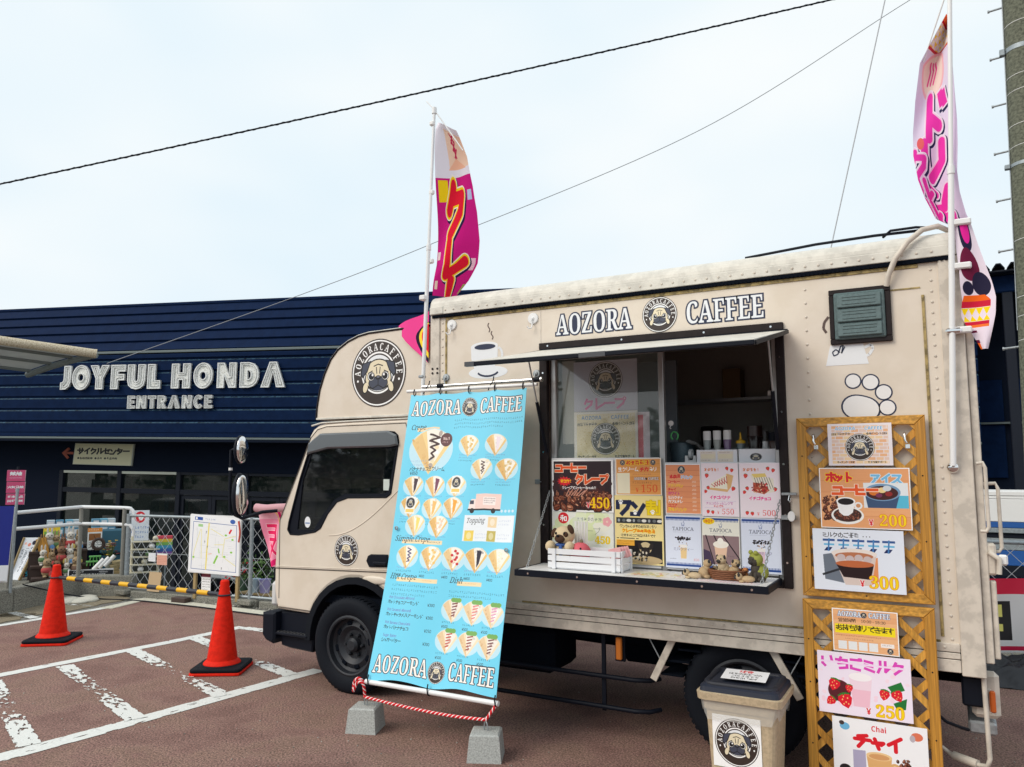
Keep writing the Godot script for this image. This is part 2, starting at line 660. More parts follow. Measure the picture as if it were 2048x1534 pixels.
		for sg in [-1,1]:
			line([o + Vector2(sg * 0.07,-0.16) * r, o + Vector2(sg * 0.05,0.02) * r], r * 0.028, ink)
			line([o + Vector2(sg * 0.36,0.0) * r, o + Vector2(sg * 0.22,-0.06) * r], r * 0.03, ink)
		# muzzle
		oval(x, y + r * 0.3, r * 0.36, r * 0.2, ink)
		oval(x, y + r * 0.3, r * 0.335, r * 0.175, slate)
		oval(x, y + r * 0.42, r * 0.2, r * 0.1, slate)
		for sg in [-1,1]:
			oval(x + sg * r * 0.26, y + r * 0.1, r * 0.135, r * 0.135, ink)
			oval(x + sg * r * 0.26, y + r * 0.1, r * 0.115, r * 0.115, Color.WHITE)
			oval(x + sg * r * 0.25, y + r * 0.1, r * 0.1, r * 0.1, ink)
			oval(x + sg * r * 0.21, y + r * 0.06, r * 0.035, r * 0.035, Color.WHITE)
		oval(x, y + r * 0.14, r * 0.1, r * 0.065, ink)
		oval(x, y + r * 0.12, r * 0.06, r * 0.03, Color8(110,112,125))
		line([o + Vector2(0,0.18) * r, o + Vector2(0,0.34) * r], r * 0.025, ink)
		line([o + Vector2(-0.2,0.46) * r, o + Vector2(0,0.36) * r, o + Vector2(0.2,0.46) * r], r * 0.03, ink)

	# lines of print too small to read
	func lines(x: float, y: float, wd: float, rows: int, step: float, c: Color, sd := 1) -> void:
		var rng := RandomNumberGenerator.new()
		rng.seed = sd
		for r in rows:
			var at := x
			var end := x + wd * (1.0 if r < rows - 1 else 0.75)
			var e := step * 0.55
			while at < end:
				host.tick(self, at, y + r * step, e, c, rng)
				at += e * 1.15

	func crepe(x: float, y: float, a: float, dough: Color, cream: Color, sauce: Color, kind := 0) -> void:
		var o := Vector2(x, y)
		var rng := RandomNumberGenerator.new()
		rng.seed = int(x * 7 + y * 13)
		oval(x, y + a * 0.04, a * 0.62, a * 0.5, Color8(196,232,246))
		var p := PackedVector2Array([o + Vector2(0,0.62) * a])
		for k in 9:
			var an := deg_to_rad(-155 + 130.0 * k / 8)
			p.append(o + Vector2(cos(an) * 0.62,0.08 + sin(an) * 0.52) * a)
		poly(p, dough)
		var q := PackedVector2Array([o + Vector2(0.02,0.5) * a])
		for k in 7:
			var an := deg_to_rad(-112 + 80.0 * k / 6)
			q.append(o + Vector2(cos(an) * 0.52 + 0.02,0.06 + sin(an) * 0.5) * a)
		poly(q, cream)
		var z := PackedVector2Array([o + Vector2(-0.56,-0.15) * a, o + Vector2(-0.3,-0.36) * a, o + Vector2(-0.08,0.1) * a, o + Vector2(0.02,0.6) * a])
		poly(z, dough.lerp(Color8(205,150,90),0.28))
		for k in 16:
			var f := rng.randf()
			oval(x + a * lerpf(-0.5,0.0, f) + a * rng.randf_range(-0.05,0.12) * (1 - f), y + a * lerpf(-0.2,0.5, f), a * 0.045, a * 0.03, dough.lerp(Color8(186,120,60), rng.randf_range(0.15,0.5)), rng.randf() * PI)
		for k in 12:
			var f := rng.randf()
			oval(x + a * (0.04 + rng.randf_range(-0.1,0.34) * (1 - f)), y + a * lerpf(-0.4,0.42, f), a * rng.randf_range(0.04,0.09), a * 0.05, [cream.darkened(0.1), Color.WHITE, cream.lerp(dough, 0.5), cream.lerp(sauce, 0.35)][k % 4], rng.randf() * PI)
		if kind == 0:
			var s := []
			for k in 9:
				s.append(o + Vector2((0.2 - 0.012 * k if k % 2 else -0.05 + 0.008 * k) + rng.randf_range(-0.04,0.04),-0.32 + k * 0.075) * a)
			line(s, a * 0.045, sauce, true)
		elif kind == 1:
			for k in 7:
				oval(x + a * (0.02 + 0.16 * sin(k * 2.3) + 0.05), y + a * (-0.28 + 0.09 * k), a * 0.075, a * 0.06, sauce)
		elif kind == 2:
			poly(PackedVector2Array([o + Vector2(0.0,-0.34) * a, o + Vector2(0.24,-0.3) * a, o + Vector2(0.16,0.2) * a, o + Vector2(0.05,0.4) * a]), sauce)
			oval(x + a * 0.14, y - a * 0.22, a * 0.1, a * 0.1, sauce)
		else:
			for k in 3:
				oval(x + a * (-0.02 + 0.15 * k), y - a * 0.4, a * 0.14, a * 0.1, Color8(120,175,90))
			for k in 5:
				line([o + Vector2(-0.05,-0.22 + k * 0.13) * a, o + Vector2(0.22 - k * 0.03,-0.28 + k * 0.13) * a], a * 0.05, sauce)

	func berry(x: float, y: float, a: float, turn := 0.0) -> void:
		var o := Vector2(x, y)
		var p := PackedVector2Array()
		for q in [[0,1.0], [-0.5,0.55], [-0.8,-0.1], [-0.62,-0.6], [0,-0.72], [0.62,-0.6], [0.8,-0.1], [0.5,0.55]]:
			p.append(o + (Vector2(q[0], q[1]) * a).rotated(turn))
		poly(p, Color8(226,24,48))
		for q in [[-0.3,-0.1], [0.3,-0.15], [0,0.25], [-0.1,-0.4], [0.2,0.5], [-0.3,0.4]]:
			var z: Vector2 = o + (Vector2(q[0], q[1]) * a).rotated(turn)
			oval(z.x, z.y, a * 0.08, a * 0.1, Color8(255,190,120))
		for k in 5:
			var d := Vector2(-0.6 + 0.3 * k, -0.62 - 0.12 * (k % 2))
			line([o + (Vector2(0,-0.78) * a).rotated(turn), o + (d * a).rotated(turn)], a * 0.16, Color8(40,130,50))

	func paw(x: float, y: float, a: float, c: Color) -> void:
		oval(x, y, a, a * 0.85, c)
		for k in 4:
			oval(x + a * (-1.05 + 0.7 * k), y - a * (1.0 if k % 3 == 0 else 1.5), a * 0.36, a * 0.42, c)

	# planks of a printed wooden ground
	func planks(x: float, y: float, a: float, b: float, n: int, c: Color, dark: Color, sd := 3) -> void:
		var rng := RandomNumberGenerator.new()
		rng.seed = sd
		for k in n:
			var y0 := y + b * k / n
			rect(x, y0, a, b / n + 1, c.lerp(dark, rng.randf() * 0.25))
			for j in 6:
				var yy := y0 + b / n * rng.randf()
				var xx := x + a * rng.randf() * 0.6
				rect(xx, yy, minf(a * 0.4, x + a - xx),1, c.lerp(dark, 0.4))
			rect(x, y0, a, maxf(1.0, h * 0.004), dark)

	func tex() -> ImageTexture:
		return ImageTexture.create_from_image(im)


var glyph_cache := {}
var stroke_cache := {}
var fonts := {}

func glyphs(s: String, font: String) -> Array:
	var key := font + "|" + s
	if glyph_cache.has(key):
		return glyph_cache[key]
	if not fonts.has(font):
		var f := SystemFont.new()
		f.font_names = PackedStringArray(["Droid Serif" if font.begins_with("serif") else "Droid Sans"])
		f.font_weight = 700 if font.ends_with("bold") else 400
		fonts[font] = f
	var m := TextMesh.new()
	m.font = fonts[font]
	m.font_size = 64
	m.pixel_size = 1.0 / (64 * 0.714)
	m.depth = 0.0
	m.curve_step = 1.0
	m.text = s
	m.horizontal_alignment = HORIZONTAL_ALIGNMENT_LEFT
	m.vertical_alignment = VERTICAL_ALIGNMENT_TOP
	var p := PackedVector2Array()
	var wd := 0.0
	if m.get_surface_count():
		var a := m.surface_get_arrays(0)
		var vs: PackedVector3Array = a[Mesh.ARRAY_VERTEX]
		var ix = a[Mesh.ARRAY_INDEX]
		var base: float = fonts[font].get_ascent(64) / (64 * 0.714)
		if ix == null or ix.size() == 0:
			for q in vs:
				p.append(Vector2(q.x, q.y + base))
		else:
			for i in ix:
				p.append(Vector2(vs[i].x, vs[i].y + base))
	wd = fonts[font].get_string_size(s, HORIZONTAL_ALIGNMENT_LEFT, -1,64).x / (64 * 0.714)
	glyph_cache[key] = [p, wd]
	return glyph_cache[key]

func strokes(key: String) -> Array:
	if stroke_cache.has(key):
		return stroke_cache[key]
	var out := []
	if KANA.has(key):
		for st in KANA[key].split(";"):
			var p := []
			for q in st.split(" "):
				p.append(Vector2(q[0].to_int(), q[1].to_int()))
			out.append(p)
	else:
		var rng := RandomNumberGenerator.new()
		rng.seed = key.hash()
		for k in 3:
			var y := rng.randi_range(k * 3, k * 3 + 2)
			out.append([Vector2(rng.randi_range(0,3), y), Vector2(rng.randi_range(6,9), y)])
		for k in 2:
			var x := rng.randi_range(2,8)
			out.append([Vector2(x, rng.randi_range(0,3)), Vector2(x, rng.randi_range(6,9))])
	stroke_cache[key] = out
	return out

func tick(cv: Canvas, x: float, y: float, e: float, c: Color, rng: RandomNumberGenerator) -> void:
	var wd := maxf(1.0, e * 0.13)
	var k := rng.randi_range(0,3)
	if k != 1:
		cv.rect(x, y + e * rng.randf_range(0.1,0.4), e * 0.8, wd, c)
	if k != 2:
		cv.rect(x + e * rng.randf_range(0.2,0.6), y, wd, e * 0.9, c)
	if k > 0:
		cv.rect(x + e * 0.1, y + e * rng.randf_range(0.6,0.85), e * 0.7, wd, c)

func canvas(w: int, h: int, bg := Color.WHITE) -> Canvas:
	return Canvas.new(w, h, bg, self)

func print_mat(cv: Canvas, rough := 0.45, spec := 0.5) -> StandardMaterial3D:
	var m := StandardMaterial3D.new()
	m.albedo_texture = cv.tex()
	m.roughness = rough
	m.metallic_specular = spec
	m.texture_repeat = false
	return m

# ---------------------------------------------------------------- what is printed on posters, cloth and signs
const NAVY := Color8(22,34,72)
const RED := Color8(222,28,44)
const PINK := Color8(240,60,150)
const YEL := Color8(252,216,20)
const ORANGE := Color8(238,92,36)
const INK := Color8(30,28,32)

func dot_field(cv: Canvas, n: int, x: float, y: float, a: float, b: float, r: float, cols: Array, sd: int) -> void:
	var rng := RandomNumberGenerator.new()
	rng.seed = sd
	for k in n:
		var e := r * rng.randf_range(0.6,1.3)
		cv.oval(x + a * rng.randf(), y + b * rng.randf(), e, e * rng.randf_range(0.55,0.9), cols[rng.randi() % cols.size()], rng.randf() * PI)

func beans(cv: Canvas, n: int, x: float, y: float, a: float, b: float, r: float, sd: int) -> void:
	var rng := RandomNumberGenerator.new()
	rng.seed = sd
	for k in n:
		var f := float(k) / n
		var p := Vector2(x + a * rng.randf(), y + b * f)
		var e := r * (0.6 + 0.6 * f)
		var an := rng.randf() * PI
		cv.oval(p.x, p.y, e * 1.15, e * 0.85, Color8(30,12,12), an)
		cv.oval(p.x - e * 0.08, p.y - e * 0.1, e, e * 0.7, [Color8(96,44,30), Color8(128,62,40), Color8(66,28,24), Color8(170,104,76)][rng.randi() % 4], an)
		cv.oval(p.x - e * 0.2, p.y - e * 0.28, e * 0.5, e * 0.2, [Color8(216,160,128), Color8(160,96,70)][rng.randi() % 2], an)
		cv.line([p + Vector2(-e * 0.7,0).rotated(an), p + Vector2(0, e * 0.12).rotated(an), p + Vector2(e * 0.7,0).rotated(an)], e * 0.14, Color8(24,8,10))

func paint_coffee_crepe() -> Canvas:
	var c := canvas(520,380)
	c.rect(10,10,494,358, Color8(46,26,34))
	dot_field(c, 60,14,130,480,110,26, [Color8(60,30,34), Color8(78,38,36), Color8(52,28,34)],5)
	beans(c, 130,20,235,470,122,26,9)
	for k in 7:
		c.line([Vector2(120 + k * 22,262), Vector2(150 + k * 26,210 + 8 * (k % 3))],7, Color8(206,150,130))
	c.jp("コーヒー", 24,26,66,18, ORANGE, 1.02, Color8(255,236,214),4)
	c.jp("クレープ", 200,108,68,18, ORANGE, 1.02, Color8(255,236,214),4)
	var st := PackedVector2Array()
	for k in 26:
		st.append(Vector2(106,158) + Vector2(cos(TAU * k / 26), sin(TAU * k / 26) * 0.55) * (68 if k % 2 else 46))
	c.poly(st, RED)
	c.jp("まさか", 70,142,26,4, YEL)
	c.txt("!", 154,166,22, YEL)
	var e := c.jp("クレープでコーヒー", 84,194,22,3.2, Color.WHITE)
	c.txt("Break?!", 88 + e, 213,18, Color.WHITE)
	c.txt_mid("450", 404,350,76, YEL, "serif bold", 0.95, Color8(190,60,10),3)
	c.txt_mid("¥", 308,350,40, RED, "sans bold", 1.0, Color.WHITE, 2)
	return c

func paint_wa() -> Canvas:
	var c := canvas(520,300, Color8(238,240,232))
	dot_field(c, 26,40,20,440,190,60, [Color8(226,236,190), Color8(232,240,206), Color8(240,240,226)],4)
	c.oval(96,50,46,46, RED)
	c.jp("和", 66,20,60,8, Color.WHITE)
	c.jp("茶っ菓子の味わい", 210,40,30,2.4, Color8(120,130,120))
	for k in 5:
		c.oval(468 + cos(TAU * k / 5) * 20,70 + sin(TAU * k / 5) * 20,19,19, Color8(244,170,178))
	c.oval(468,70,9,9, Color8(250,214,200))
	c.jp("クレープ", 170,120,60,3, Color8(120,130,110))
	for k in 12:
		c.line([Vector2(180 + k * 8,40), Vector2(176 + k * 8,250)],3, Color8(222,224,230))
	c.txt_mid("450", 428,246,58, YEL, "serif bold", 0.95, Color8(214,190,20),2)
	return c

func paint_topping_150() -> Canvas:
	var c := canvas(400,300, Color8(250,240,224))
	c.planks(8,8,384,284,8, Color8(240,170,92), Color8(186,104,44))
	c.emblem(64,36,22, INK, false)
	c.emblem(330,36,22, INK, false)
	c.jp("お得情報！", 94,16,40,6, RED, 1.0, YEL, 4)
	c.jp("生クリーム", 24,72,36,5, Color.WHITE)
	c.jp("チカ", 214,72,40,7, RED)
	c.jp("盛り", 296,74,34,5, Color.WHITE)
	c.rect(14,120,112,168, Color8(244,236,208))
	c.lines(150,124,200,1,26, Color8(206,120,90),4)
	c.txt_mid("AOZORA", 212,176,20, Color.WHITE, "serif bold", 0.8, Color8(120,90,80),2)
	c.txt_mid("CAFFEE", 330,176,20, Color.WHITE, "serif bold", 0.8, Color8(120,90,80),2)
	c.oval(270,168,9,9, INK)
	c.lines(150,190,220,1,30, Color8(150,80,50),8)
	c.txt_mid("150", 292,276,60, Color8(226,78,32), "serif", 1.05)
	c.txt_mid("¥", 188,276,34, Color8(226,78,32), "serif")
	return c

func paint_wan() -> Canvas:
	var c := canvas(400,540, Color8(246,226,158))
	c.jp("ワン", 20,36,118,34, NAVY, 0.98)
	c.jp("割", 262,34,116,15, Color8(250,220,10),1.0, Color8(214,176,10),4)
	c.paw(52,62,14, Color.WHITE)
	c.paw(172,142,14, Color.WHITE)
	c.paw(316,136,13, Color.WHITE)
	c.rect(12,176,376,46, Color8(40,44,50))
	for k in 9:
		c.oval(34 + k * 42,199,10 + 5 * (k % 3),12, [Color8(170,176,180), Color8(110,116,120), Color8(230,230,224)][k % 3])
	c.jp("ワンちゃん同伴のお客様に限り", 42,232,24,2.6, INK, 0.92)
	c.jp("クレープ百円引き！", 60,264,30,4, ORANGE, 1.0, YEL, 3)
	c.jp("注意一緒にご来店が条件です", 50,304,22,2.4, INK)
	c.rect(14,336,20,6, INK)
	c.rect(44,336,120,6, INK)
	c.rect(176,336,20,6, INK)
	c.rect(12,352,376,176, Color8(20,20,26))
	c.rect(12,352,150,44, Color8(240,176,60))
	c.lines(20,358,130,2,18, Color8(110,60,20),12)
	# a pug lying on a blanket
	c.oval(250,506,136,34, Color8(196,172,130))
	c.oval(252,410,52,46, Color8(206,186,146))
	for sg in [-1,1]:
		c.oval(252 + sg * 46,398,16,28, Color8(40,34,34), sg * 0.4)
	c.oval(252,432,36,28, Color8(36,30,32))
	for sg in [-1,1]:
		c.oval(252 + sg * 24,412,9,9, Color8(12,10,12))
	dot_field(c, 40,150,440,120,66,9, [Color8(216,206,190), Color8(60,54,50)],8)
	return c

func paint_drinks() -> Canvas:
	var c := canvas(300,400)
	c.planks(6,6,288,388,9, Color8(246,166,118), Color8(206,104,66),6)
	c.emblem(140,46,32, INK, false)
	c.jp("HOT", 40,84,30,5, RED)
	c.txt_mid("HOT", 74,116,22, RED, "sans bold", 1.2)
	c.jp("ドリンク", 130,92,26,5, Color8(120,180,230),1.0, Color.WHITE, 2)
	var rows := [["コーヒー", RED], ["アメリカン", YEL], ["チャイ", RED], ["ホワイト", Color8(214,50,140)], ["ミルクティ", Color.WHITE], ["カフェオレ", Color.WHITE], ["ココア", RED], ["ゆずドリンク", YEL]]
	for k in rows.size():
		c.jp(rows[k][0],22,128 + k * 32,26,4.2, rows[k][1])
		c.txt("250", 226,150 + k * 32,15, Color8(250,214,190))
	return c

func paint_berry_crepe(name_: String, price: String, choco: bool) -> Canvas:
	var c := canvas(300,420, Color8(248,238,246))
	c.rect(6,6,288,408, Color8(250,236,244))
	c.jp("数量限定", 26,40,26,4, Color8(220,120,60))
	c.txt("!", 136,62,20, Color8(220,90,60))
	for q in [[212,44,17,-0.3], [250,58,17,0.3], [46,100,20,0.2], [56,196,17,-0.4], [34,226,16,0.4], [258,202,20,0.5]]:
		c.berry(q[0], q[1], q[2], q[3])
	var o := Vector2(150,150)
	if choco:
		c.poly(PackedVector2Array([o + Vector2(-70,-60), o + Vector2(100,-30), o + Vector2(104,70), o + Vector2(40,84), o + Vector2(-40,20)]), Color8(244,236,220))
		c.poly(PackedVector2Array([o + Vector2(-50,0), o + Vector2(30,10), o + Vector2(70,60), o + Vector2(30,90), o + Vector2(-50,70)]), Color8(190,84,60))
		dot_field(c, 36,90,150,120,80,9, [RED, Color8(150,50,40), Color8(240,200,170)],3)
		for k in 7:
			c.line([o + Vector2(-40 + k * 18,-40), o + Vector2(-20 + k * 20,30 + k * 4)],3, Color8(50,28,24))
		c.poly(PackedVector2Array([o + Vector2(-60,-64), o + Vector2(40,-70), o + Vector2(52,-44), o + Vector2(-40,-36)]), Color8(242,212,120))
	else:
		c.poly(PackedVector2Array([o + Vector2(60,-66), o + Vector2(112,-50), o + Vector2(90,40), o + Vector2(60,78), o + Vector2(-92,60)]), Color8(232,186,128))
		c.poly(PackedVector2Array([o + Vector2(56,-60), o + Vector2(62,58), o + Vector2(-80,44), o + Vector2(-70,10)]), Color8(250,244,226))
		for k in 6:
			c.line([o + Vector2(-66 + k * 20,18 - k * 8), o + Vector2(-40 + k * 20,40 - k * 6), o + Vector2(-34 + k * 18,-k * 9)],5, Color8(196,30,40))
	c.jp(name_, 150 - name_.length() * 14,258,28,5, PINK)
	if not choco:
		for q in [[22,300], [22,352]]:
			c.rect(q[0], q[1],256,2, Color8(210,200,230))
		c.jp("チョコのトッピングも", 34,306,23,2.4, Color8(206,130,190))
		c.jp("選んでね", 96,330,20,2.4, RED)
	c.berry(50,384,17,0.1)
	c.berry(88,388,17,-0.1)
	c.txt_mid("¥", 132,400,22, Color8(232,90,90), "serif")
	c.txt_mid(price, 210,402,42, Color8(230,70,70), "serif", 1.0)
	return c

func paint_tapioca(kind: int) -> Canvas:
	var c := canvas(300,430, Color8(226,232,250) if kind != 1 else Color8(240,238,226))
	var blue := Color8(34,74,150)
	for top in [8,398]:
		c.rect(6, top, 288,16, blue)
	for k in 26:
		c.rect(8 + k * 11,24,5,14, blue)
		c.rect(8 + k * 11,384,5,14, blue)
	c.line([Vector2(138,56), Vector2(142,82), Vector2(158,82), Vector2(162,56)],3, blue)
	c.line([Vector2(152,58), Vector2(158,42)],3, blue)
	for k in 3:
		c.oval(145 + k * 5,74,2,2, blue)
	c.txt_mid("TAPIOCA", 150,120,28, Color8(40,50,84), "serif", 1.05)
	c.lines(66,128,170,1,16, Color8(130,136,160),5)
	if kind == 1:
		c.rect(6,150,288,232, Color8(150,124,128))
		for q in [[Vector2(30,150), Vector2(96,382)], [Vector2(96,150), Vector2(200,382)], [Vector2(170,150), Vector2(294,330)]]:
			c.line(q, 9, Color8(36,26,36))
		c.poly(PackedVector2Array([Vector2(6,260), Vector2(60,280), Vector2(90,382), Vector2(6,382)]), Color8(70,56,84))
		c.poly(PackedVector2Array([Vector2(96,226), Vector2(202,226), Vector2(182,372), Vector2(112,372)]), Color8(240,200,172))
		c.oval(149,220,62,30, Color8(252,244,232))
		c.oval(146,192,24,26, Color8(255,250,240))
		c.oval(56,34,48,26, YEL)
		c.txt_mid("HOT", 56,46,25, RED, "sans bold", 1.0)
		c.lines(206,306,60,1,20, INK, 3)
	else:
		dot_field(c, 34,88,172,124,26,8, [Color8(26,24,34), Color8(54,44,50)],7 + kind)
		dot_field(c, 12,110,206,70,50,5, [Color8(60,44,40), Color8(196,150,110)],9 + kind)
		var drink := Color8(240,206,150) if kind == 0 else Color8(232,200,214)
		c.poly(PackedVector2Array([Vector2(122,236), Vector2(182,236), Vector2(174,352), Vector2(128,352)]), Color8(246,240,236))
		c.poly(PackedVector2Array([Vector2(124,262), Vector2(180,262), Vector2(174,350), Vector2(128,350)]), drink)
		c.jp("ミルクティー" if kind == 0 else "チョコミルク", 66,258,29,2.6, Color8(140,140,176))
		c.lines(36,350,60,1,14, INK, 2)
	if kind == 0:
		c.txt("450", 232,366,20, Color8(236,150,150), "serif")
	return c

func paint_window_crepe() -> Canvas:
	var c := canvas(420,310, Color8(206,208,222))
	c.rect(0,0,420,6, Color8(222,224,236))
	c.emblem(214,118,112)
	c.jp("クレープ", 64,232,66,14, Color8(224,66,150),1.06)
	return c

func paint_window_caffee() -> Canvas:
	var c := canvas(420,300, Color8(250,248,238))
	c.rect(18,14,386,274, Color8(244,232,190))
	dot_field(c, 420,22,18,378,266,3, [Color8(222,200,130), Color8(230,210,150)],6)
	c.txt_mid("AOZORA", 118,48,22, Color8(60,130,200), "sans bold", 1.1)
	c.txt_mid("CAFFEE", 306,48,22, Color8(60,130,200), "sans bold", 1.1)
	c.jp("出店依頼募集中", 22,66,19,2.6, INK)
	c.jp("各種イベント出店", 256,66,18,2.6, INK)
	c.emblem(210,166,96)
	c.jp("キッチンカー製作", 24,264,16,2.4, INK)
	c.jp("独立開業サポート", 270,264,16,2.4, INK)
	return c

func paint_brick_caffee() -> Canvas:
	var c := canvas(420,300, Color8(240,232,236))
	var rng := RandomNumberGenerator.new()
	rng.seed = 12
	for r in 11:
		var x := 26.0 - (r % 2) * 24
		while x < 396:
			var a := 52.0
			var x0 := maxf(x, 26)
			var x1 := minf(x + a - 5,396)
			if x1 > x0 + 3:
				c.rect(x0,16 + r * 25, x1 - x0,20, [Color8(244,200,160), Color8(240,184,140), Color8(236,206,190), Color8(246,214,170)][rng.randi() % 4])
			x += a
	c.txt_mid("AOZORA", 118,46,22, Color8(110,180,230), "sans bold", 1.1, Color.WHITE, 2)
	c.txt_mid("CAFFEE", 304,46,22, Color8(110,180,230), "sans bold", 1.1, Color.WHITE, 2)
	c.jp("出店依頼募集中", 24,64,18,2, INK)
	c.jp("各種イベント出店", 256,64,17,2, INK)
	c.emblem(210,170,96)
	c.jp("キッチンカー製作", 56,268,15,2, INK)
	c.jp("独立開業サポート", 260,268,15,2, INK)
	return c

func paint_coffee_200() -> Canvas:
	var c := canvas(560,400)
	c.planks(6,6,548,388,5, Color8(242,176,124), Color8(208,128,78),4)
	c.jp("ホット", 44,30,62,16, RED, 1.0, YEL, 4)
	c.jp("アイス", 320,40,64,14, Color8(120,190,232),1.0, Color8(226,240,250),4)
	beans(c, 60,22,190,90,150,14,3)
	c.rect(276,98,270,164, Color8(232,236,240))
	c.rect(440,180,106,82, Color8(90,190,220))
	c.poly(PackedVector2Array([Vector2(280,150), Vector2(500,150), Vector2(470,262), Vector2(300,262)]), Color8(60,84,120))
	c.oval(390,160,110,56, Color8(120,160,196))
	c.oval(388,164,98,46, Color8(70,26,26))
	for q in [[340,160,30, Color8(224,120,40)], [390,146,26, Color8(244,214,150)], [430,170,22, Color8(150,40,40)], [420,134,26, Color8(214,220,226)], [370,180,20, Color8(120,50,90)]]:
		c.oval(q[0], q[1], q[2], q[2] * 0.7, q[3])
	c.jp("コーヒー", 78,112,72,19, ORANGE, 1.0, Color8(255,236,220),4)
	c.oval(170,316,102,58, Color8(246,244,240))
	c.oval(170,312,88,46, Color8(70,44,36))
	beans(c, 60,90,290,160,50,8,8)
	c.poly(PackedVector2Array([Vector2(104,222), Vector2(222,222), Vector2(204,296), Vector2(176,318), Vector2(146,318), Vector2(120,296)]), Color8(250,250,250))
	c.oval(240,250,26,24, Color8(246,246,246))
	c.oval(240,250,14,13, Color8(214,150,104))
	c.oval(163,222,60,28, Color8(250,250,250))
	c.oval(163,224,50,22, Color8(24,18,20))
	c.txt_mid("200", 446,378,74, YEL, "serif bold", 0.95, Color8(226,100,30),3)
	c.txt_mid("¥", 314,378,40, RED, "sans bold", 1.0, Color.WHITE, 2)
	return c

func paint_latte_300() -> Canvas:
	var c := canvas(560,400, Color8(232,238,250))
	c.jp("ミルクのご褒美", 62,22,33,4, INK)
	for k in 3:
		c.oval(318 + k * 20,44,3,3, INK)
	for k in 5:
		var x := 64 + k * 92
		c.rect(x, 66,76,14, Color8(44,86,150))
		c.rect(x + 6,96,66,12, Color8(110,190,230))
		c.poly(PackedVector2Array([Vector2(x + 24,120), Vector2(x + 60,120), Vector2(x + 42,144), Vector2(x + 6,144)]), Color8(24,40,96))
		c.line([Vector2(x + 40,66), Vector2(x + 34,142)],10, Color8(70,130,190))
	c.poly(PackedVector2Array([Vector2(62,170), Vector2(130,156), Vector2(190,350), Vector2(70,330)]), Color8(110,120,134))
	c.poly(PackedVector2Array([Vector2(340,190), Vector2(400,176), Vector2(400,330), Vector2(340,360)]), Color8(236,150,96))
	c.poly(PackedVector2Array([Vector2(116,150), Vector2(396,150), Vector2(356,360), Vector2(196,360)]), Color8(222,204,196))
	c.oval(256,158,140,34, Color8(240,228,220))
	c.oval(256,172,118,24, Color8(190,120,84))
	for k in 4:
		c.oval(176 + k * 54,184 + 8 * (k % 2),26,22, Color8(206,190,190))
	c.poly(PackedVector2Array([Vector2(140,222), Vector2(376,222), Vector2(352,320), Vector2(186,310)]), Color8(36,16,20))
	c.oval(258,224,118,22, Color8(196,106,62))
	c.line([Vector2(60,300), Vector2(160,262)],14, Color8(40,44,52))
	c.txt_mid("300", 430,372,78, YEL, "serif bold", 0.98, Color8(226,120,30),3)
	c.txt_mid("¥", 300,366,40, RED, "sans bold", 1.0, Color.WHITE, 2)
	return c

func paint_hours() -> Canvas:
	var c := canvas(420,290)
	c.planks(6,6,408,278,8, Color8(244,190,140), Color8(214,130,84),8)
	c.txt_mid("AOZORA", 112,50,34, Color.WHITE, "serif bold", 0.72, Color8(40,110,170),2.5)
	c.txt_mid("CAFFEE", 304,50,34, Color.WHITE, "serif bold", 0.72, Color8(40,110,170),2.5)
	c.emblem(206,36,20, INK, false)
	c.jp("営業時間", 40,62,28,2.4, INK)
	c.txt("10:00 - 18:30", 186,86,19, INK, "serif")
	c.rect(16,104,384,62, Color8(250,226,30))
	c.jp("お持ち帰りできます", 22,106,42,5.5, INK, 0.98)
	c.lines(20,176,380,1,17, Color8(140,60,60),6)
	c.lines(80,196,230,1,17, Color8(140,60,60),9)
	# four pale squares where the printed codes stand
	for k in 4:
		c.rect(34 + k * 66,218,56,56, Color8(236,238,240))
	c.rect(306,214,84,26, Color8(246,240,236))
	c.lines(314,220,70,1,16, Color8(120,90,90),4)
	c.emblem(364,262,20, INK, false)
	return c

func paint_berry_milk() -> Canvas:
	var c := canvas(560,400, Color8(246,234,250))
	dot_field(c, 30,20,20,520,360,16, [Color8(250,220,236), Color8(250,226,240)],5)
	var ks := ["い", "ち", "ご", "ミ", "ル", "ク"]
	for k in 6:
		c.jp(ks[k],28 + k * 84,28,80,17, Color8(226,70,190),0.95)
		c.rect(24 + k * 84,60,84,12, Color8(248,224,250))
	c.poly(PackedVector2Array([Vector2(190,140), Vector2(330,150), Vector2(310,340), Vector2(214,340)]), Color8(246,220,234))
	c.poly(PackedVector2Array([Vector2(198,230), Vector2(320,230), Vector2(308,338), Vector2(216,338)]), Color8(246,196,214))
	c.oval(260,148,70,26, Color8(252,246,250))
	c.oval(130,250,70,70, Color8(90,30,40))
	for q in [[100,210,46,0.3], [164,306,56,-0.3], [76,320,36,0.8], [190,226,30,0.1]]:
		c.berry(q[0], q[1], q[2], q[3])
	c.poly(PackedVector2Array([Vector2(420,190), Vector2(500,150), Vector2(520,200), Vector2(450,230)]), Color8(30,120,56))
	c.poly(PackedVector2Array([Vector2(450,290), Vector2(530,250), Vector2(520,320), Vector2(470,330)]), Color8(30,120,56))
	c.berry(400,240,40,0.2)
	c.berry(474,236,44,-0.5)
	c.txt_mid("250", 428,386,76, YEL, "serif bold", 0.95, Color8(226,150,20),3)
	c.txt_mid("¥", 302,380,40, RED, "sans bold", 1.0, Color.WHITE, 2)
	return c

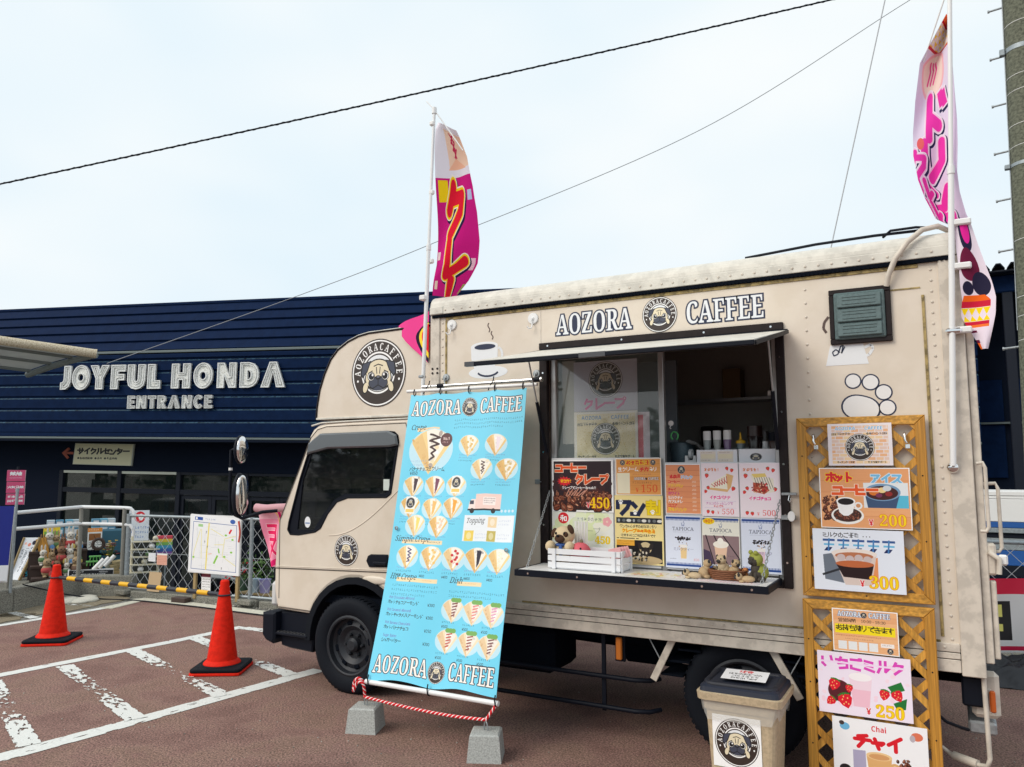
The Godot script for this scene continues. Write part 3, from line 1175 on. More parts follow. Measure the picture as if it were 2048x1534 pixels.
func paint_chai() -> Canvas:
	var c := canvas(560,400, Color8(246,246,250))
	c.oval(76,56,30,24, Color8(110,184,226))
	c.oval(58,36,16,14, Color8(70,60,60))
	c.txt_mid("Chai", 280,66,34, RED, "sans bold", 0.9)
	c.jp("チャイ", 128,84,96,24, RED, 1.1, null, 0.0, false, true)
	c.oval(500,62,34,26, Color8(226,120,90))
	c.oval(474,76,16,22, Color8(190,180,190))
	c.poly(PackedVector2Array([Vector2(120,200), Vector2(196,196), Vector2(196,400), Vector2(120,400)]), Color8(176,170,200))
	beans(c, 40,380,220,70,170,16,9)
	c.poly(PackedVector2Array([Vector2(200,220), Vector2(350,220), Vector2(330,400), Vector2(220,400)]), Color8(226,176,116))
	c.oval(275,220,76,26, Color8(240,204,150))
	c.oval(275,224,60,18, Color8(216,160,106))
	c.oval(366,300,40,50, Color8(226,176,116))
	c.oval(366,300,22,32, Color8(246,246,250))
	c.oval(70,330,36,30, INK)
	return c

func paint_banner() -> Canvas:
	var c := canvas(640,1250, Color8(116,214,244))
	var pale := Color8(250,246,240)
	for b in [[98.0,68.0,69.0,58.0], [1216.0,72.0,1188.0,58.0]]:
		c.txt_mid("AOZORA", 157, b[0], b[1], pale, "serif bold", 278.0 / (glyphs("AOZORA", "serif bold")[1] * b[1]), Color8(40,48,66),3.5)
		c.txt_mid("CAFFEE", 512, b[0], b[1], pale, "serif bold", 222.0 / (glyphs("CAFFEE", "serif bold")[1] * b[1]), Color8(40,48,66),3.5)
		c.emblem(344, b[2],43)
	var teal := Color8(40,110,140)
	c.lines(268,122,356,3,17, teal, 3)
	for q in [["Crepe", 28,164,190,24], ["Simple Crepe", 20,668,284,24], ["Hot Crepe", 24,830,286,24], ["Dish", 346,832,506,24]]:
		c.rect(q[1] + 40, q[2] - 8, q[3] - q[1] - 40,17, Color8(248,222,178))
		c.lines(q[3] - 80, q[2] - 4,70,1,12, Color8(220,180,130),8)
		c.txt(q[0], q[1], q[2], q[4], INK, "serif", 0.92,0.0,0.32)
	var dough := [Color8(244,214,150), Color8(240,204,140), Color8(246,222,170), Color8(238,196,120)]
	var cream := Color8(250,244,232)
	c.crepe(155,252,196, dough[0], cream, Color8(62,34,34),0)
	c.oval(234,213,33,31, Color8(96,56,60))
	c.txt_mid("No.1", 234,214,13, Color8(250,226,220), "sans bold", 0.9)
	c.lines(212,220,44,1,14, Color8(240,200,200),4)
	c.lines(48,304,120,2,18, Color8(150,176,214),2)
	c.jp("バナナチョコ生クリーム", 48,336,20,2, INK, 0.9)
	c.txt("¥450", 52,372,15, INK, "sans", 0.95)
	var spots := [[364,239,1, Color8(226,190,120)], [508,239,2, Color8(244,230,240)], [445,345,0, Color8(70,40,40)], [570,346,1, Color8(220,190,130)], [81,420,2, Color8(70,50,60)], [200,421,2, Color8(120,60,90)], [320,421,2, Color8(250,240,220)], [77,512,1, Color8(240,220,190)], [201,521,2, Color8(244,190,110)], [315,516,2, Color8(244,170,60)], [121,595,2, Color8(246,222,120)], [249,596,1, Color8(246,206,180)]]
	for k in spots.size():
		var s: Array = spots[k]
		c.crepe(s[0], s[1] - 2,92, dough[k % 4], cream, s[3], s[2])
		c.lines(s[0] - 48, s[1] + 44,96,2,12, Color8(110,150,200), k)
		c.lines(s[0] - 48, s[1] + 68,90,1,13, teal, k + 5)
	for q in [[320,414], [77,504]]:
		c.rect(q[0] - 26, q[1] - 34,52,76, Color8(246,246,240))
		c.emblem(q[0], q[1] - 6,24, INK, false)
		c.rect(q[0] - 22, q[1] + 22,44,14, Color8(246,206,110))
	# the little printed truck
	c.rect(432,456,126,66, Color8(246,214,206))
	c.rect(470,470,62,34, Color8(252,240,236))
	c.lines(474,474,54,3,9, Color8(90,70,80),4)
	c.poly(PackedVector2Array([Vector2(398,522), Vector2(402,490), Vector2(412,478), Vector2(432,478), Vector2(432,522)]), Color8(250,232,226))
	c.rect(404,484,20,16, Color8(60,60,80))
	c.rect(396,520,162,7, INK)
	c.oval(418,528,11,11, INK)
	c.oval(524,528,11,11, INK)
	for k in 4:
		c.oval(566 + k * 18,528,6,6, Color8(214,236,250))
	c.rect(386,547,246,110, Color8(238,244,250))
	c.txt("Topping", 396,580,21, INK, "serif", 0.78,0.0,0.32)
	for q in [[526,576, Color8(240,214,170)], [416,634, Color8(240,210,90)], [526,634, Color8(196,180,90)]]:
		c.rect(q[0] - 22, q[1] - 22,44,44, q[2])
		c.oval(q[0], q[1],12,15, q[2].lightened(0.45))
		c.lines(q[0] + 30, q[1] - 10,60,2,14, Color8(190,200,226), q[1])
	var sauce := [Color8(70,60,110), Color8(240,196,110), Color8(206,40,50), Color8(36,30,50), Color8(248,240,214)]
	var xs := [103,234,353,465,578]
	for k in 5:
		c.crepe(xs[k],728,98, dough[k % 4], cream, sauce[k], [0,1,1,2,0][k])
		c.lines(xs[k] - 50,776,90,1,13, Color8(150,140,200), k + 3)
		c.lines(xs[k] - 52,790,104,1,17, teal, k + 9)
		c.txt("¥400", xs[k] - 50,816,10, INK, "sans")
	c.lines(44,850,250,3,19, teal, 21)
	c.lines(350,862,276,2,17, teal, 23)
	var hot := [["Hot Chocolate Almond", "ホットチョコアーモンド", 934, "¥300"], ["Hot Caramel Almond", "ホットキャラメルアーモンド", 985, "¥300"], ["Hot Banana Chocolate", "ホットバナナチョコ", 1038, "¥350"], ["Sugar Butter", "シュガーバター", 1090, "¥300"]]
	for q in hot:
		c.txt(q[0],40, q[2] - 22,11, Color8(120,90,170), "sans", 0.9)
		c.jp(q[1],36, q[2] - 16,16,1.8, INK)
		c.txt(q[3],254, q[2],12, INK, "sans")
	var dish := [[381,937], [486,940], [581,943], [372,1059], [480,1060], [581,1064]]
	for k in 6:
		c.crepe(dish[k][0], dish[k][1],92, Color8(246,226,190), Color8(244,236,226), [Color8(120,40,40), Color8(226,120,120), Color8(226,150,190), Color8(190,60,40), Color8(150,60,50), Color8(120,60,60)][k],3)
		c.lines(dish[k][0] - 46, dish[k][1] + 50,80,1,14, teal, k + 30)
		c.txt("¥500", dish[k][0] - 46, dish[k][1] + 76,10, INK, "sans")
	return c

func kana_vertical(c: Canvas, s: String, x: float, y: float, e: float, wd: float, col: Color, rim: Color, edge: Color, shade: Color) -> void:
	for q in [[shade, 16.0,9.0,9.0], [edge, 13.0,0.0,0.0], [rim, 8.0,0.0,0.0], [col, 0.0,0.0,0.0]]:
		c.jp(s, x + q[2], y + q[3], e, wd + q[1] * 2, q[0],1.0, null, 0.0, true, true)

func paint_flag_crepe() -> Canvas:
	var c := canvas(360,1080, Color8(216,22,134))
	c.rect(0,0,360,250, Color8(242,236,246))
	c.poly(PackedVector2Array([Vector2(130,50), Vector2(360,90), Vector2(360,222), Vector2(120,226)]), Color8(250,214,190))
	c.poly(PackedVector2Array([Vector2(190,190), Vector2(320,226), Vector2(110,226)]), Color8(248,190,160))
	for k in 3:
		c.line([Vector2(176 + k * 8,90 + k * 30), Vector2(214 - k * 6,126 + k * 30)],13, Color8(206,50,90))
		c.line([Vector2(214 + k * 4,92 + k * 30), Vector2(178 + k * 4,130 + k * 28)],10, Color8(206,50,90))
	for q in [[18,256,74,70, YEL], [300,300,40,40, Color8(196,200,236)], [6,520,30,40, Color8(250,220,220)], [290,560,50,60, Color8(250,200,220)], [20,690,34,50, Color8(250,220,200)], [310,700,34,60, Color8(150,200,90)]]:
		c.rect(q[0], q[1], q[2], q[3], q[4])
	kana_vertical(c, "クレープ", 70,268,200,54, Color8(232,18,52), Color8(252,214,20), Color8(252,246,226), Color8(40,24,70))
	return c

func paint_flag_drink() -> Canvas:
	var c := canvas(360,1200, Color8(236,224,246))
	for k in 6:
		for j in 9:
			c.poly(PackedVector2Array([Vector2(j * 42,40 + k * 26), Vector2(j * 42 + 21,66 + k * 26), Vector2(j * 42 + 42,40 + k * 26)]), Color8(250,220,90) if (k + j) % 2 else Color8(252,246,226))
	c.rect(0,0,360,36, Color8(250,150,90))
	c.rect(0,36,360,14, Color8(214,40,70))
	c.rect(0,176,360,14, Color8(214,60,80))
	c.oval(150,290,120,110, Color8(250,190,200))
	c.oval(150,290,104,94, Color8(250,226,216))
	for k in 3:
		c.line([Vector2(100 + k * 30,240), Vector2(120 + k * 34,280), Vector2(96 + k * 30,330)],15, Color8(240,90,160), true)
	kana_vertical(c, "ドリンク", 60,380,205,56, Color8(244,60,180), Color8(250,214,240), Color8(250,244,252), Color8(40,40,84))
	kana_vertical(c, "クルル", -40,640,150,36, Color8(244,60,180), Color8(250,214,240), Color8(250,244,252), Color8(40,40,84))
	c.oval(60,600,30,34, Color8(240,110,110))
	return c

func paint_flag_tail() -> Canvas:
	var c := canvas(300,560, Color8(236,222,236))
	c.oval(150,20,90,60, Color8(36,34,66))
	c.oval(160,16,66,42, Color8(240,40,160))
	c.oval(120,130,100,62, Color8(110,24,60))
	c.oval(200,210,84,58, Color8(36,32,60))
	c.oval(70,226,50,34, Color8(36,32,60))
	c.poly(PackedVector2Array([Vector2(20,262), Vector2(210,262), Vector2(256,290), Vector2(0,290)]), Color8(244,104,26))
	c.rect(0,290,256,26, Color8(206,28,60))
	for k in 4:
		c.poly(PackedVector2Array([Vector2(k * 64,318), Vector2(k * 64 + 64,318), Vector2(k * 64 + 32,350)]), YEL)
		c.poly(PackedVector2Array([Vector2(k * 64,384), Vector2(k * 64 + 64,384), Vector2(k * 64 + 32,352)]), YEL)
	c.rect(0,386,250,20, Color8(206,28,60))
	c.rect(0,406,250,16, Color8(244,120,50))
	c.rect(0,440,90,14, Color8(110,24,60))
	c.rect(0,500,70,20, Color8(110,24,60))
	c.rect(0,520,60,40, Color8(244,104,26))
	return c

func paint_flag_pink() -> Canvas:
	var c := canvas(240,480, Color8(246,150,180))
	c.rect(0,0,240,120, Color8(250,190,205))
	c.line([Vector2(150,0), Vector2(230,160)],40, Color8(226,30,110))
	c.line([Vector2(110,0), Vector2(190,160)],8, YEL)
	c.jp("ヨメ", 30,150,130,26, Color8(230,40,100),1.0, Color8(252,200,214),5, true)
	c.line([Vector2(0,470), Vector2(240,400)],40, Color8(226,30,110))
	return c

func paint_map() -> Canvas:
	var c := canvas(460,480, Color8(246,247,250))
	for q in [[26,60,410,4], [26,450,410,4], [26,60,4,394], [432,60,4,394]]:
		c.rect(q[0], q[1], q[2], q[3], Color8(60,90,160))
	c.rect(40,20,76,26, Color8(40,84,170))
	c.oval(56,33,10,10, Color.WHITE)
	c.lines(140,24,130,1,26, Color8(120,140,190),3)
	c.oval(398,34,24,18, Color8(60,100,180))
	var rng := RandomNumberGenerator.new()
	rng.seed = 44
	for k in 46:
		var x := 36 + rng.randf() * 380
		var y := 70 + rng.randf() * 360
		var l := 20 + rng.randf() * 80
		if rng.randf() < 0.5:
			c.line([Vector2(x, y), Vector2(minf(x + l, 428), y + rng.randf_range(-6,6))],1.6, Color8(206,210,214))
		else:
			c.line([Vector2(x, y), Vector2(x + rng.randf_range(-6,6), minf(y + l, 446))],1.6, Color8(206,210,214))
	var road := Color8(246,226,110)
	c.line([Vector2(178,66), Vector2(172,260), Vector2(164,448)],11, road)
	for q in [[Vector2(430,150), Vector2(330,180), Vector2(310,330)], [Vector2(310,330), Vector2(430,400)], [Vector2(240,236), Vector2(320,230)], [Vector2(40,380), Vector2(50,300), Vector2(100,120)], [Vector2(120,360), Vector2(110,120)], [Vector2(200,110), Vector2(320,160)]]:
		c.line(q, 6, Color8(240,232,170))
	var park := Color8(140,206,70)
	c.line([Vector2(238,390), Vector2(266,330)],15, park)
	c.line([Vector2(282,300), Vector2(276,270)],12, park)
	c.rect(76,78,44,22, Color8(170,214,150))
	for q in [[340,150], [400,184], [330,330], [46,356], [390,290]]:
		c.oval(q[0], q[1],11,8, park)
	c.line([Vector2(372,130), Vector2(386,104)],15, RED)
	c.line([Vector2(186,318), Vector2(214,314)],4, Color8(226,120,60))
	for q in [[166,250], [150,130], [300,420], [140,210]]:
		c.jp("通り", q[0], q[1],11,1.4, INK, 1.0, null, 0.0, true)
	return c

func paint_cycle_sign() -> Canvas:
	var c := canvas(600,232, Color8(214,208,172))
	c.jp("サイクルセンター", 34,48,67,16, INK)
	var x := 36.0
	for s in ["各種自転車", "修理", "部品販売"]:
		c.oval(x + 12,160,11,11, INK)
		x += 26 + c.jp(s, x + 26,146,27,3.6, INK) + 18
	return c

func paint_pink_sign(k: int) -> Canvas:
	var c := canvas(160,150, Color8(226,84,130))
	if k == 0:
		c.jp("禁煙", 26,20,52,9, Color.WHITE)
		c.txt_mid("NO SMOKING", 80,112,14, Color8(250,220,230), "sans", 0.9)
	elif k == 1:
		c.jp("火気厳禁", 10,54,35,6, Color.WHITE)
	else:
		c.jp("危険物品", 12,26,34,5, Color.WHITE)
		c.jp("持込厳禁", 12,82,34,5, Color.WHITE)
	return c

func paint_blue_sign() -> Canvas:
	var c := canvas(240,480, Color8(20,40,140))
	c.rect(0,380,240,100, Color8(236,240,244))
	for y in [120,190]:
		c.rect(90, y, 90,26, Color.WHITE)
	c.poly(PackedVector2Array([Vector2(90,216), Vector2(180,216), Vector2(150,300), Vector2(110,300)]), Color.WHITE)
	return c

func paint_sandwich() -> Canvas:
	var c := canvas(200,560, Color8(240,244,252))
	c.oval(150,70,26,30, Color8(40,40,60))
	c.oval(96,96,20,24, Color8(240,150,130))
	c.oval(46,80,16,18, Color8(250,200,190))
	c.jp("犬と遊べる広場", 128,120,46,4, Color8(60,70,90),0.8, null, 0.0, true)
	c.jp("ご自由にどうぞ", 70,140,46,4, Color8(60,70,90),0.8, null, 0.0, true)
	c.jp("お散歩", 20,150,44,4, Color8(60,70,90),0.8, null, 0.0, true)
	return c

func paint_basket_sign() -> Canvas:
	var c := canvas(640,110, Color8(24,24,34))
	c.jp("ハンギング", 60,8,30,4, Color.WHITE)
	c.jp("バスケット", 430,12,28,4, Color.WHITE)
	c.txt("HANGING BASKET", 40,100,46, Color.WHITE, "sans bold", 0.88)
	return c

func paint_feast_sign() -> Canvas:
	var c := canvas(420,130, Color8(22,24,38))
	var cols := [Color8(226,60,60), Color8(240,120,50), Color8(60,190,220), Color8(250,226,60), Color8(110,200,90), Color8(226,90,170)]
	var x := 60.0
	for k in 6:
		x += c.txt("EASTER"[k], x, 96,62, cols[k], "sans bold", 0.95) + 6
	c.lines(130,12,200,1,18, Color.WHITE, 3)
	c.lines(60,106,250,1,18, Color.WHITE, 5)
	return c

func paint_bang_banner() -> Canvas:
	var c := canvas(640,420, Color8(238,236,236))
	c.rect(0,0,640,90, Color8(226,26,70))
	c.rect(0,384,640,24, Color8(206,20,70))
	c.poly(PackedVector2Array([Vector2(330,110), Vector2(470,110), Vector2(440,376), Vector2(350,376)]), INK)
	c.poly(PackedVector2Array([Vector2(366,130), Vector2(436,130), Vector2(422,286), Vector2(378,286)]), Color8(246,238,130))
	c.rect(380,314,42,42, Color8(246,238,130))
	for x in [60,170]:
		c.rect(x, 130,90,220, INK)
		c.rect(x + 22,150,40,150, Color8(246,238,130))
	c.rect(60,220,200,40, INK)
	return c

func paint_notice() -> Canvas:
	var c := canvas(320,200, Color8(244,244,248))
	c.jp("注意", 108,8,50,8, RED)
	c.jp("店内の飲食での", 40,66,34,4, INK)
	c.jp("ゴミを捨てて", 66,106,32,4, INK)
	c.jp("くださいませ", 66,148,32,4, INK)
	return c

func paint_card(kind: int) -> Canvas:
	var c := canvas(256,200, Color8(240,240,246))
	if kind == 0:
		for k in 2:
			c.rect(22 + k * 112,16,100,120, Color8(246,232,218))
			c.lines(30 + k * 112,24,84,1,16, Color8(90,70,80),3 + k)
			c.rect(28 + k * 112,48,88,50, Color8(250,236,206))
			c.lines(30 + k * 112,112,80,1,16, INK, 8 + k)
		c.rect(14,146,230,50, Color8(246,176,190))
		c.lines(24,160,200,1,22, Color8(220,90,120),6)
	else:
		c.emblem(118,84,42, INK, false)
	return c

# ---------------------------------------------------------------- the setting: ground, markings, kerb, store
var FT := Transform3D(Basis(Vector3.UP, deg_to_rad(15.5)) * Basis(Vector3.BACK, -0.0162), Vector3(-15.945,0,-7.401))
var M := {}

func make_materials() -> void:
	var grit := noise_tex(3,0.085,5, [[0.12, grey(0.30)], [0.34, grey(0.66)], [0.48, grey(0.82)], [0.6, grey(0.86)], [0.72, grey(1.0)]],1024)
	var grit_h := noise_tex(4,0.3,3, [[0.0, grey(0.0)], [1.0, grey(1.0)]],512)
	var patch := noise_tex(8,0.012,5, [[0.2, Color8(226,214,210)], [0.42, Color8(246,238,234)], [0.58, Color8(252,250,240)], [0.72, Color8(240,238,226)], [0.85, Color8(240,230,226)]],512)
	var stain := noise_tex(15,0.02,5, [[0.3, grey(0.9)], [0.55, grey(0.98)], [0.8, grey(1.0)]],512)
	M.stain = stain
	M.red_asphalt = rough_mat(lin(0.385,0.232,0.20),0.92, grit, 0.7, grit_h, 0.5)
	M.grey_asphalt = rough_mat(lin(0.33,0.335,0.32),0.94, grit, 0.8, grit_h, 0.6)
	for k in ["red_asphalt", "grey_asphalt"]:
		M[k].detail_enabled = true
		M[k].detail_blend_mode = BaseMaterial3D.BLEND_MODE_MUL
		M[k].detail_albedo = patch
		M[k].detail_uv_layer = BaseMaterial3D.DETAIL_UV_2
		M[k].uv2_triplanar = true
		M[k].uv2_world_triplanar = true
		M[k].uv2_scale = Vector3.ONE * 0.22
	M.sand = rough_mat(lin(0.46,0.38,0.26),0.95, grit, 2.2, grit_h, 0.8)
	M.concrete = rough_mat(lin(0.33,0.32,0.275),0.9, noise_tex(21,0.06,5, [[0.2, grey(0.55)], [0.5, grey(0.85)], [0.8, grey(1.0)]],512),1.6, grit_h, 0.3)
	M.block = rough_mat(lin(0.56,0.58,0.56),0.9, noise_tex(22,0.09,5, [[0.2, grey(0.7)], [0.5, grey(0.92)], [0.8, grey(1.0)]],256),4.0, grit_h, 0.25)
	M.pole_concrete = rough_mat(lin(0.17,0.18,0.13),0.85, noise_tex(23,0.05,5, [[0.2, grey(0.6)], [0.5, grey(0.88)], [0.8, grey(1.0)]],256),2.0)
	M.navy = rough_mat(lin(0.0045,0.016,0.056),0.65, stain, 0.35)
	M.navy.metallic_specular = 0.15
	M.trim_green = mat(lin(0.12,0.15,0.15),0.45)
	M.dark_wall = mat(lin(0.006,0.010,0.022),0.8,0.0,0.2)
	M.dark_frame = mat(lin(0.010,0.013,0.022),0.5,0.0,0.3)
	M.pale_frame = mat(lin(0.5,0.52,0.45),0.5)
	M.glass = mat(Color(0.6,0.68,0.66,0.12),0.03)
	M.glass.transparency = BaseMaterial3D.TRANSPARENCY_ALPHA
	M.shop_glass = mat(Color(0.10,0.13,0.13,0.62),0.03)  # dark tint added to the panes so the shop interior looks shaded
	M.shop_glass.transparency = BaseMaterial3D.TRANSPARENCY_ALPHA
	M.white_enamel = rough_mat(lin(0.86,0.87,0.87),0.4, stain, 1.2)
	M.white = mat(lin(0.8,0.8,0.8),0.5)
	M.paper = mat(lin(0.78,0.78,0.8),0.6)
	M.black = mat(lin(0.006,0.008,0.015),0.5,0.0,0.28)
	M.black_matt = mat(lin(0.005,0.007,0.012),0.9,0.0,0.15)
	M.rubber = mat(lin(0.008,0.010,0.015),0.7,0.0,0.25)
	M.steel = rough_mat(lin(0.42,0.45,0.47),0.42, stain, 2.0, null, 0.0,0.0,0.6)
	M.galv = rough_mat(lin(0.36,0.41,0.44),0.5, stain, 3.0, null, 0.0,0.0,0.4)
	M.chrome = mat(lin(0.8,0.8,0.8),0.12,1.0)
	M.white_pipe = mat(lin(0.8,0.81,0.82),0.35)

	# truck paint: a warm beige with faint streaks of road dirt
	M.beige = rough_mat(lin(0.75,0.665,0.565),0.42, noise_tex(31,0.008,5, [[0.25, Color8(247,245,242)], [0.5, Color8(252,251,250)], [0.75, Color8(255,255,255)]],512),0.55)
	M.beige.clearcoat_enabled = true
	M.beige.clearcoat = 0.25
	M.beige.clearcoat_roughness = 0.25
	M.beige_trim = rough_mat(lin(0.69,0.62,0.535),0.45, stain, 0.9)
	M.roof_white = rough_mat(lin(0.72,0.69,0.62),0.45, stain, 0.8)
	M.gold_seal = rough_mat(lin(0.46,0.34,0.13),0.6, noise_tex(33,0.03,4, [[0.2, grey(0.6)], [0.5, grey(0.9)], [0.8, grey(1.0)]],256),2.0)
	M.brown = rough_mat(lin(0.022,0.016,0.017),0.5, stain, 1.5)
	M.brown.metallic_specular = 0.3
	M.alu = mat(lin(0.5,0.5,0.5),0.35,0.55)

	# varnished pine
	var im := Image.create(256,512, false, Image.FORMAT_RGBA8)
	var f := FastNoiseLite.new()
	f.seed = 9
	f.frequency = 0.01
	for y in 512:
		for x in 256:
			var a := f.get_noise_2d(x * 9.0, y * 0.55)
			var b := f.get_noise_2d(x * 2.0 + 900, y * 0.3)
			var k := clampf(0.82 + 0.22 * a + 0.16 * b, 0.45,1.0)
			im.set_pixel(x, y, Color(k, k * (0.96 + 0.04 * k), k * 0.96))
	M.wood_tex = ImageTexture.create_from_image(im)
	M.pine = []
	for c in [lin(0.80,0.395,0.062), lin(0.74,0.35,0.052), lin(0.86,0.44,0.08)]:
		var m := mat(c, 0.45)
		m.albedo_texture = M.wood_tex
		M.pine.append(m)
	M.light_wood = mat(lin(0.55,0.40,0.20),0.6)
	M.light_wood.albedo_texture = M.wood_tex
	M.cone_red = rough_mat(lin(0.80,0.022,0.008),0.6, stain, 2.0)
	M.cone_red.metallic_specular = 0.25
	M.blue_cloth = mat(lin(0.2,0.6,0.8),0.6)

# worn road paint: solid with ragged edges, or rubbed off towards one end
func paint_tex(wear_from: float, sd: int) -> ImageTexture:
	var w := 512
	var h := 64
	var im := Image.create(w, h, false, Image.FORMAT_RGBA8)
	var f := FastNoiseLite.new()
	f.seed = sd
	f.frequency = 0.05
	f.fractal_octaves = 4
	for y in h:
		for x in w:
			var u := float(x) / w
			var e := minf(y, h - 1 - y) / 9.0
			var worn := clampf((u - wear_from) / maxf(0.01,1.0 - wear_from),0.0,1.0) if wear_from < 1.0 else 0.0
			var k := f.get_noise_2d(x * 0.32, y * 0.8) + 0.3 * f.get_noise_2d(x * 1.3 + 300, y * 2.2) + 0.62 - worn * 1.0 + minf(0.0, e - 0.75) * 0.55
			var g := 0.93 + 0.07 * f.get_noise_2d(x * 3.0 + 50, y * 3.0)
			im.set_pixel(x, y, Color(g, g, g * 0.99,1.0 if k > 0.12 else 0.0))
	return ImageTexture.create_from_image(im)

func paint_mat(wear_from: float, sd: int) -> StandardMaterial3D:
	var m := mat(lin(0.82,0.83,0.82),0.75)
	m.albedo_texture = paint_tex(wear_from, sd)
	m.transparency = BaseMaterial3D.TRANSPARENCY_ALPHA_SCISSOR
	m.alpha_scissor_threshold = 0.5
	m.texture_repeat = false
	return m

func stripe(a: Vector2, b: Vector2, wd: float, m: Material, y := 0.009) -> void:
	var d := (b - a).normalized()
	var s := Vector2(-d.y, d.x) * wd / 2
	var sh := S()
	sh.quad(Vector3(a.x + s.x, y, a.y + s.y), Vector3(b.x + s.x, y, b.y + s.y), Vector3(b.x - s.x, y, b.y - s.y), Vector3(a.x - s.x, y, a.y - s.y))
	structure("painted_line", sh, m)

func flat(pts: Array, y: float) -> Shape:
	var s := S()
	var p := PackedVector2Array()
	for q in pts:
		p.append(Vector2(q[0],-q[1]))
	s.t = Transform3D(Basis(Vector3.RIGHT, -PI / 2), Vector3(0, y, 0))
	s.prism(p, -0.3,0.0,0.0, false)
	return s

func build_ground() -> void:
	# the store's yard lies lower than the car park
	var low := S()
	low.quad(Vector3(-400,-1.3,400), Vector3(400,-1.3,400), Vector3(400,-1.3,-400), Vector3(-400,-1.3,-400))
	structure("ground", low, M.grey_asphalt)
	var lot := S()
	var edge := PackedVector2Array([Vector2(-60,60), Vector2(60,60), Vector2(60,-5), Vector2(6,-5), Vector2(2.5,-3.9), Vector2(-6.5,-2.85), Vector2(-9.05,-2.15), Vector2(-9.72,-1.72), Vector2(-9.38,-0.6), Vector2(-9.0,0.9), Vector2(-12,9), Vector2(-60,30)])
	var p := PackedVector2Array()
	for q in edge:
		p.append(Vector2(q.x, -q.y))
	lot.t = Transform3D(Basis(Vector3.RIGHT, -PI / 2), Vector3.ZERO)
	lot.prism(p, -1.3,0.0)
	structure("parking_lot", lot, M.grey_asphalt)
	structure("red_pavement", flat([[-8.62,40], [40,40], [40,-3.6], [3.2,-3.25], [-0.6,-2.75], [-6.55,-1.93], [-8.62,-1.95]],0.006), M.red_asphalt)
	# sand drifted against the kerb and behind the truck
	var rng := RandomNumberGenerator.new()
	rng.seed = 5
	for c in [[-9.15,-1.15,0.42,0.75], [0.9,-3.35,1.9,0.28], [-9.0,-0.2,0.3,0.5]]:
		var q := []
		for k in 26:
			var r := rng.randf_range(0.8,1.12)
			q.append([c[0] + cos(TAU * k / 26) * c[2] * r, c[1] + sin(TAU * k / 26) * c[3] * r])
		structure("sand_patch", flat(q, 0.009), M.sand)
	var pale := rough_mat(lin(0.62,0.60,0.50),0.85, M.stain, 2.0)
	structure("pale_edging", flat([[-8.78,-1.80], [-8.72,-2.0], [-6.5,-2.02], [-4.4,-2.26], [-4.4,-2.12], [-6.5,-1.84], [-8.6,-1.80]],0.011), pale)
	structure("pale_edging", flat([[-8.7,-1.86], [-8.58,-1.84], [-8.42,-1.3], [-8.58,-1.24]],0.013), pale)

	var solid := paint_mat(1.0,5)
	var solid2 := paint_mat(1.0,17)
	var fade := [paint_mat(0.1,21), paint_mat(0.25,22), paint_mat(0.0,23)]
	stripe(Vector2(-4.90,3.4), Vector2(-4.64,1.3),0.15, solid)
	stripe(Vector2(-4.64,1.302), Vector2(-4.47,-0.42),0.14, solid2)
	stripe(Vector2(-6.70,2.2), Vector2(-6.37,-0.5),0.12, solid2)
	stripe(Vector2(-6.37,-0.498), Vector2(-6.32,-1.30),0.12, solid)
	stripe(Vector2(-6.26,-1.27), Vector2(-5.6,-1.29),0.12, fade[1])
	# hatching between the two long lines, rubbed off in the middle
	var rows := [[-6.30,-0.72,-4.54,-0.19], [-6.36,-0.12,-4.56,0.44], [-6.38,0.48,-4.64,1.06], [-6.40,1.02,-4.76,1.66], [-6.5,1.62,-4.86,2.3]]
	for k in rows.size():
		var r: Array = rows[k]
		var a := Vector2(r[0], r[1])
		var b := Vector2(r[2], r[3])
		stripe(a, a.lerp(b, [0.5,0.52,0.56,0.5,0.5][k]),0.13, fade[k % 3],0.0115)
		stripe(b, b.lerp(a, [0.42,0.46,0.62,0.55,0.5][k]),0.13, fade[(k + 1) % 3],0.0115)
	stripe(Vector2(-8.58,3.0), Vector2(-8.54,-1.3),0.11, solid)
	stripe(Vector2(-9.75,-1.17), Vector2(-8.6,-1.30),0.10, fade[2])
	stripe(Vector2(-9.2,-0.62), Vector2(-8.64,-0.56),0.10, solid2)

	# bits of gravel along the foot of the fence
	var stone := S().ball(Vector3.ZERO, Vector3(0.012,0.008,0.01),5,3).mesh()
	var mm := MultiMesh.new()
	mm.transform_format = MultiMesh.TRANSFORM_3D
	mm.use_colors = true
	mm.mesh = stone
	mm.instance_count = 2600
	for k in 2600:
		var x := rng.randf_range(-9.3,3.0)
		var z := lerpf(-1.9,-3.05, (x + 9.3) / 12.3) - absf(rng.randfn(0.0,0.14)) + 0.03
		var e := rng.randf_range(0.4,1.9)
		if k > 1500:
			x = rng.randf_range(-9.0,2.0)
			z = rng.randf_range(-1.8,3.6)
			e = rng.randf_range(0.15,0.5)
		mm.set_instance_transform(k, Transform3D(Basis.from_euler(Vector3(rng.randf(), rng.randf() * TAU, rng.randf())).scaled(Vector3.ONE * e), Vector3(x, 0.0085, z)))
		var g := rng.randf_range(0.15,0.5)
		mm.set_instance_color(k, Color(g, g * 0.96, g * 0.86))
	var mi := MultiMeshInstance3D.new()
	mi.name = "loose_gravel"
	mi.multimesh = mm
	var gm := mat(Color.WHITE, 0.9)
	gm.vertex_color_use_as_albedo = true
	mi.material_override = gm
	tag(mi, "loose gravel along the foot of the fence and strewn over the pavement", "gravel")
	mi.set_meta("kind", "stuff")
	add_child(mi)

	# low concrete wall that carries the handrail and, thinner, the fence
	var kw := thing("kerb_wall", "low concrete wall under the white handrail", "wall", Vector3(-9.4,0,-1.2))
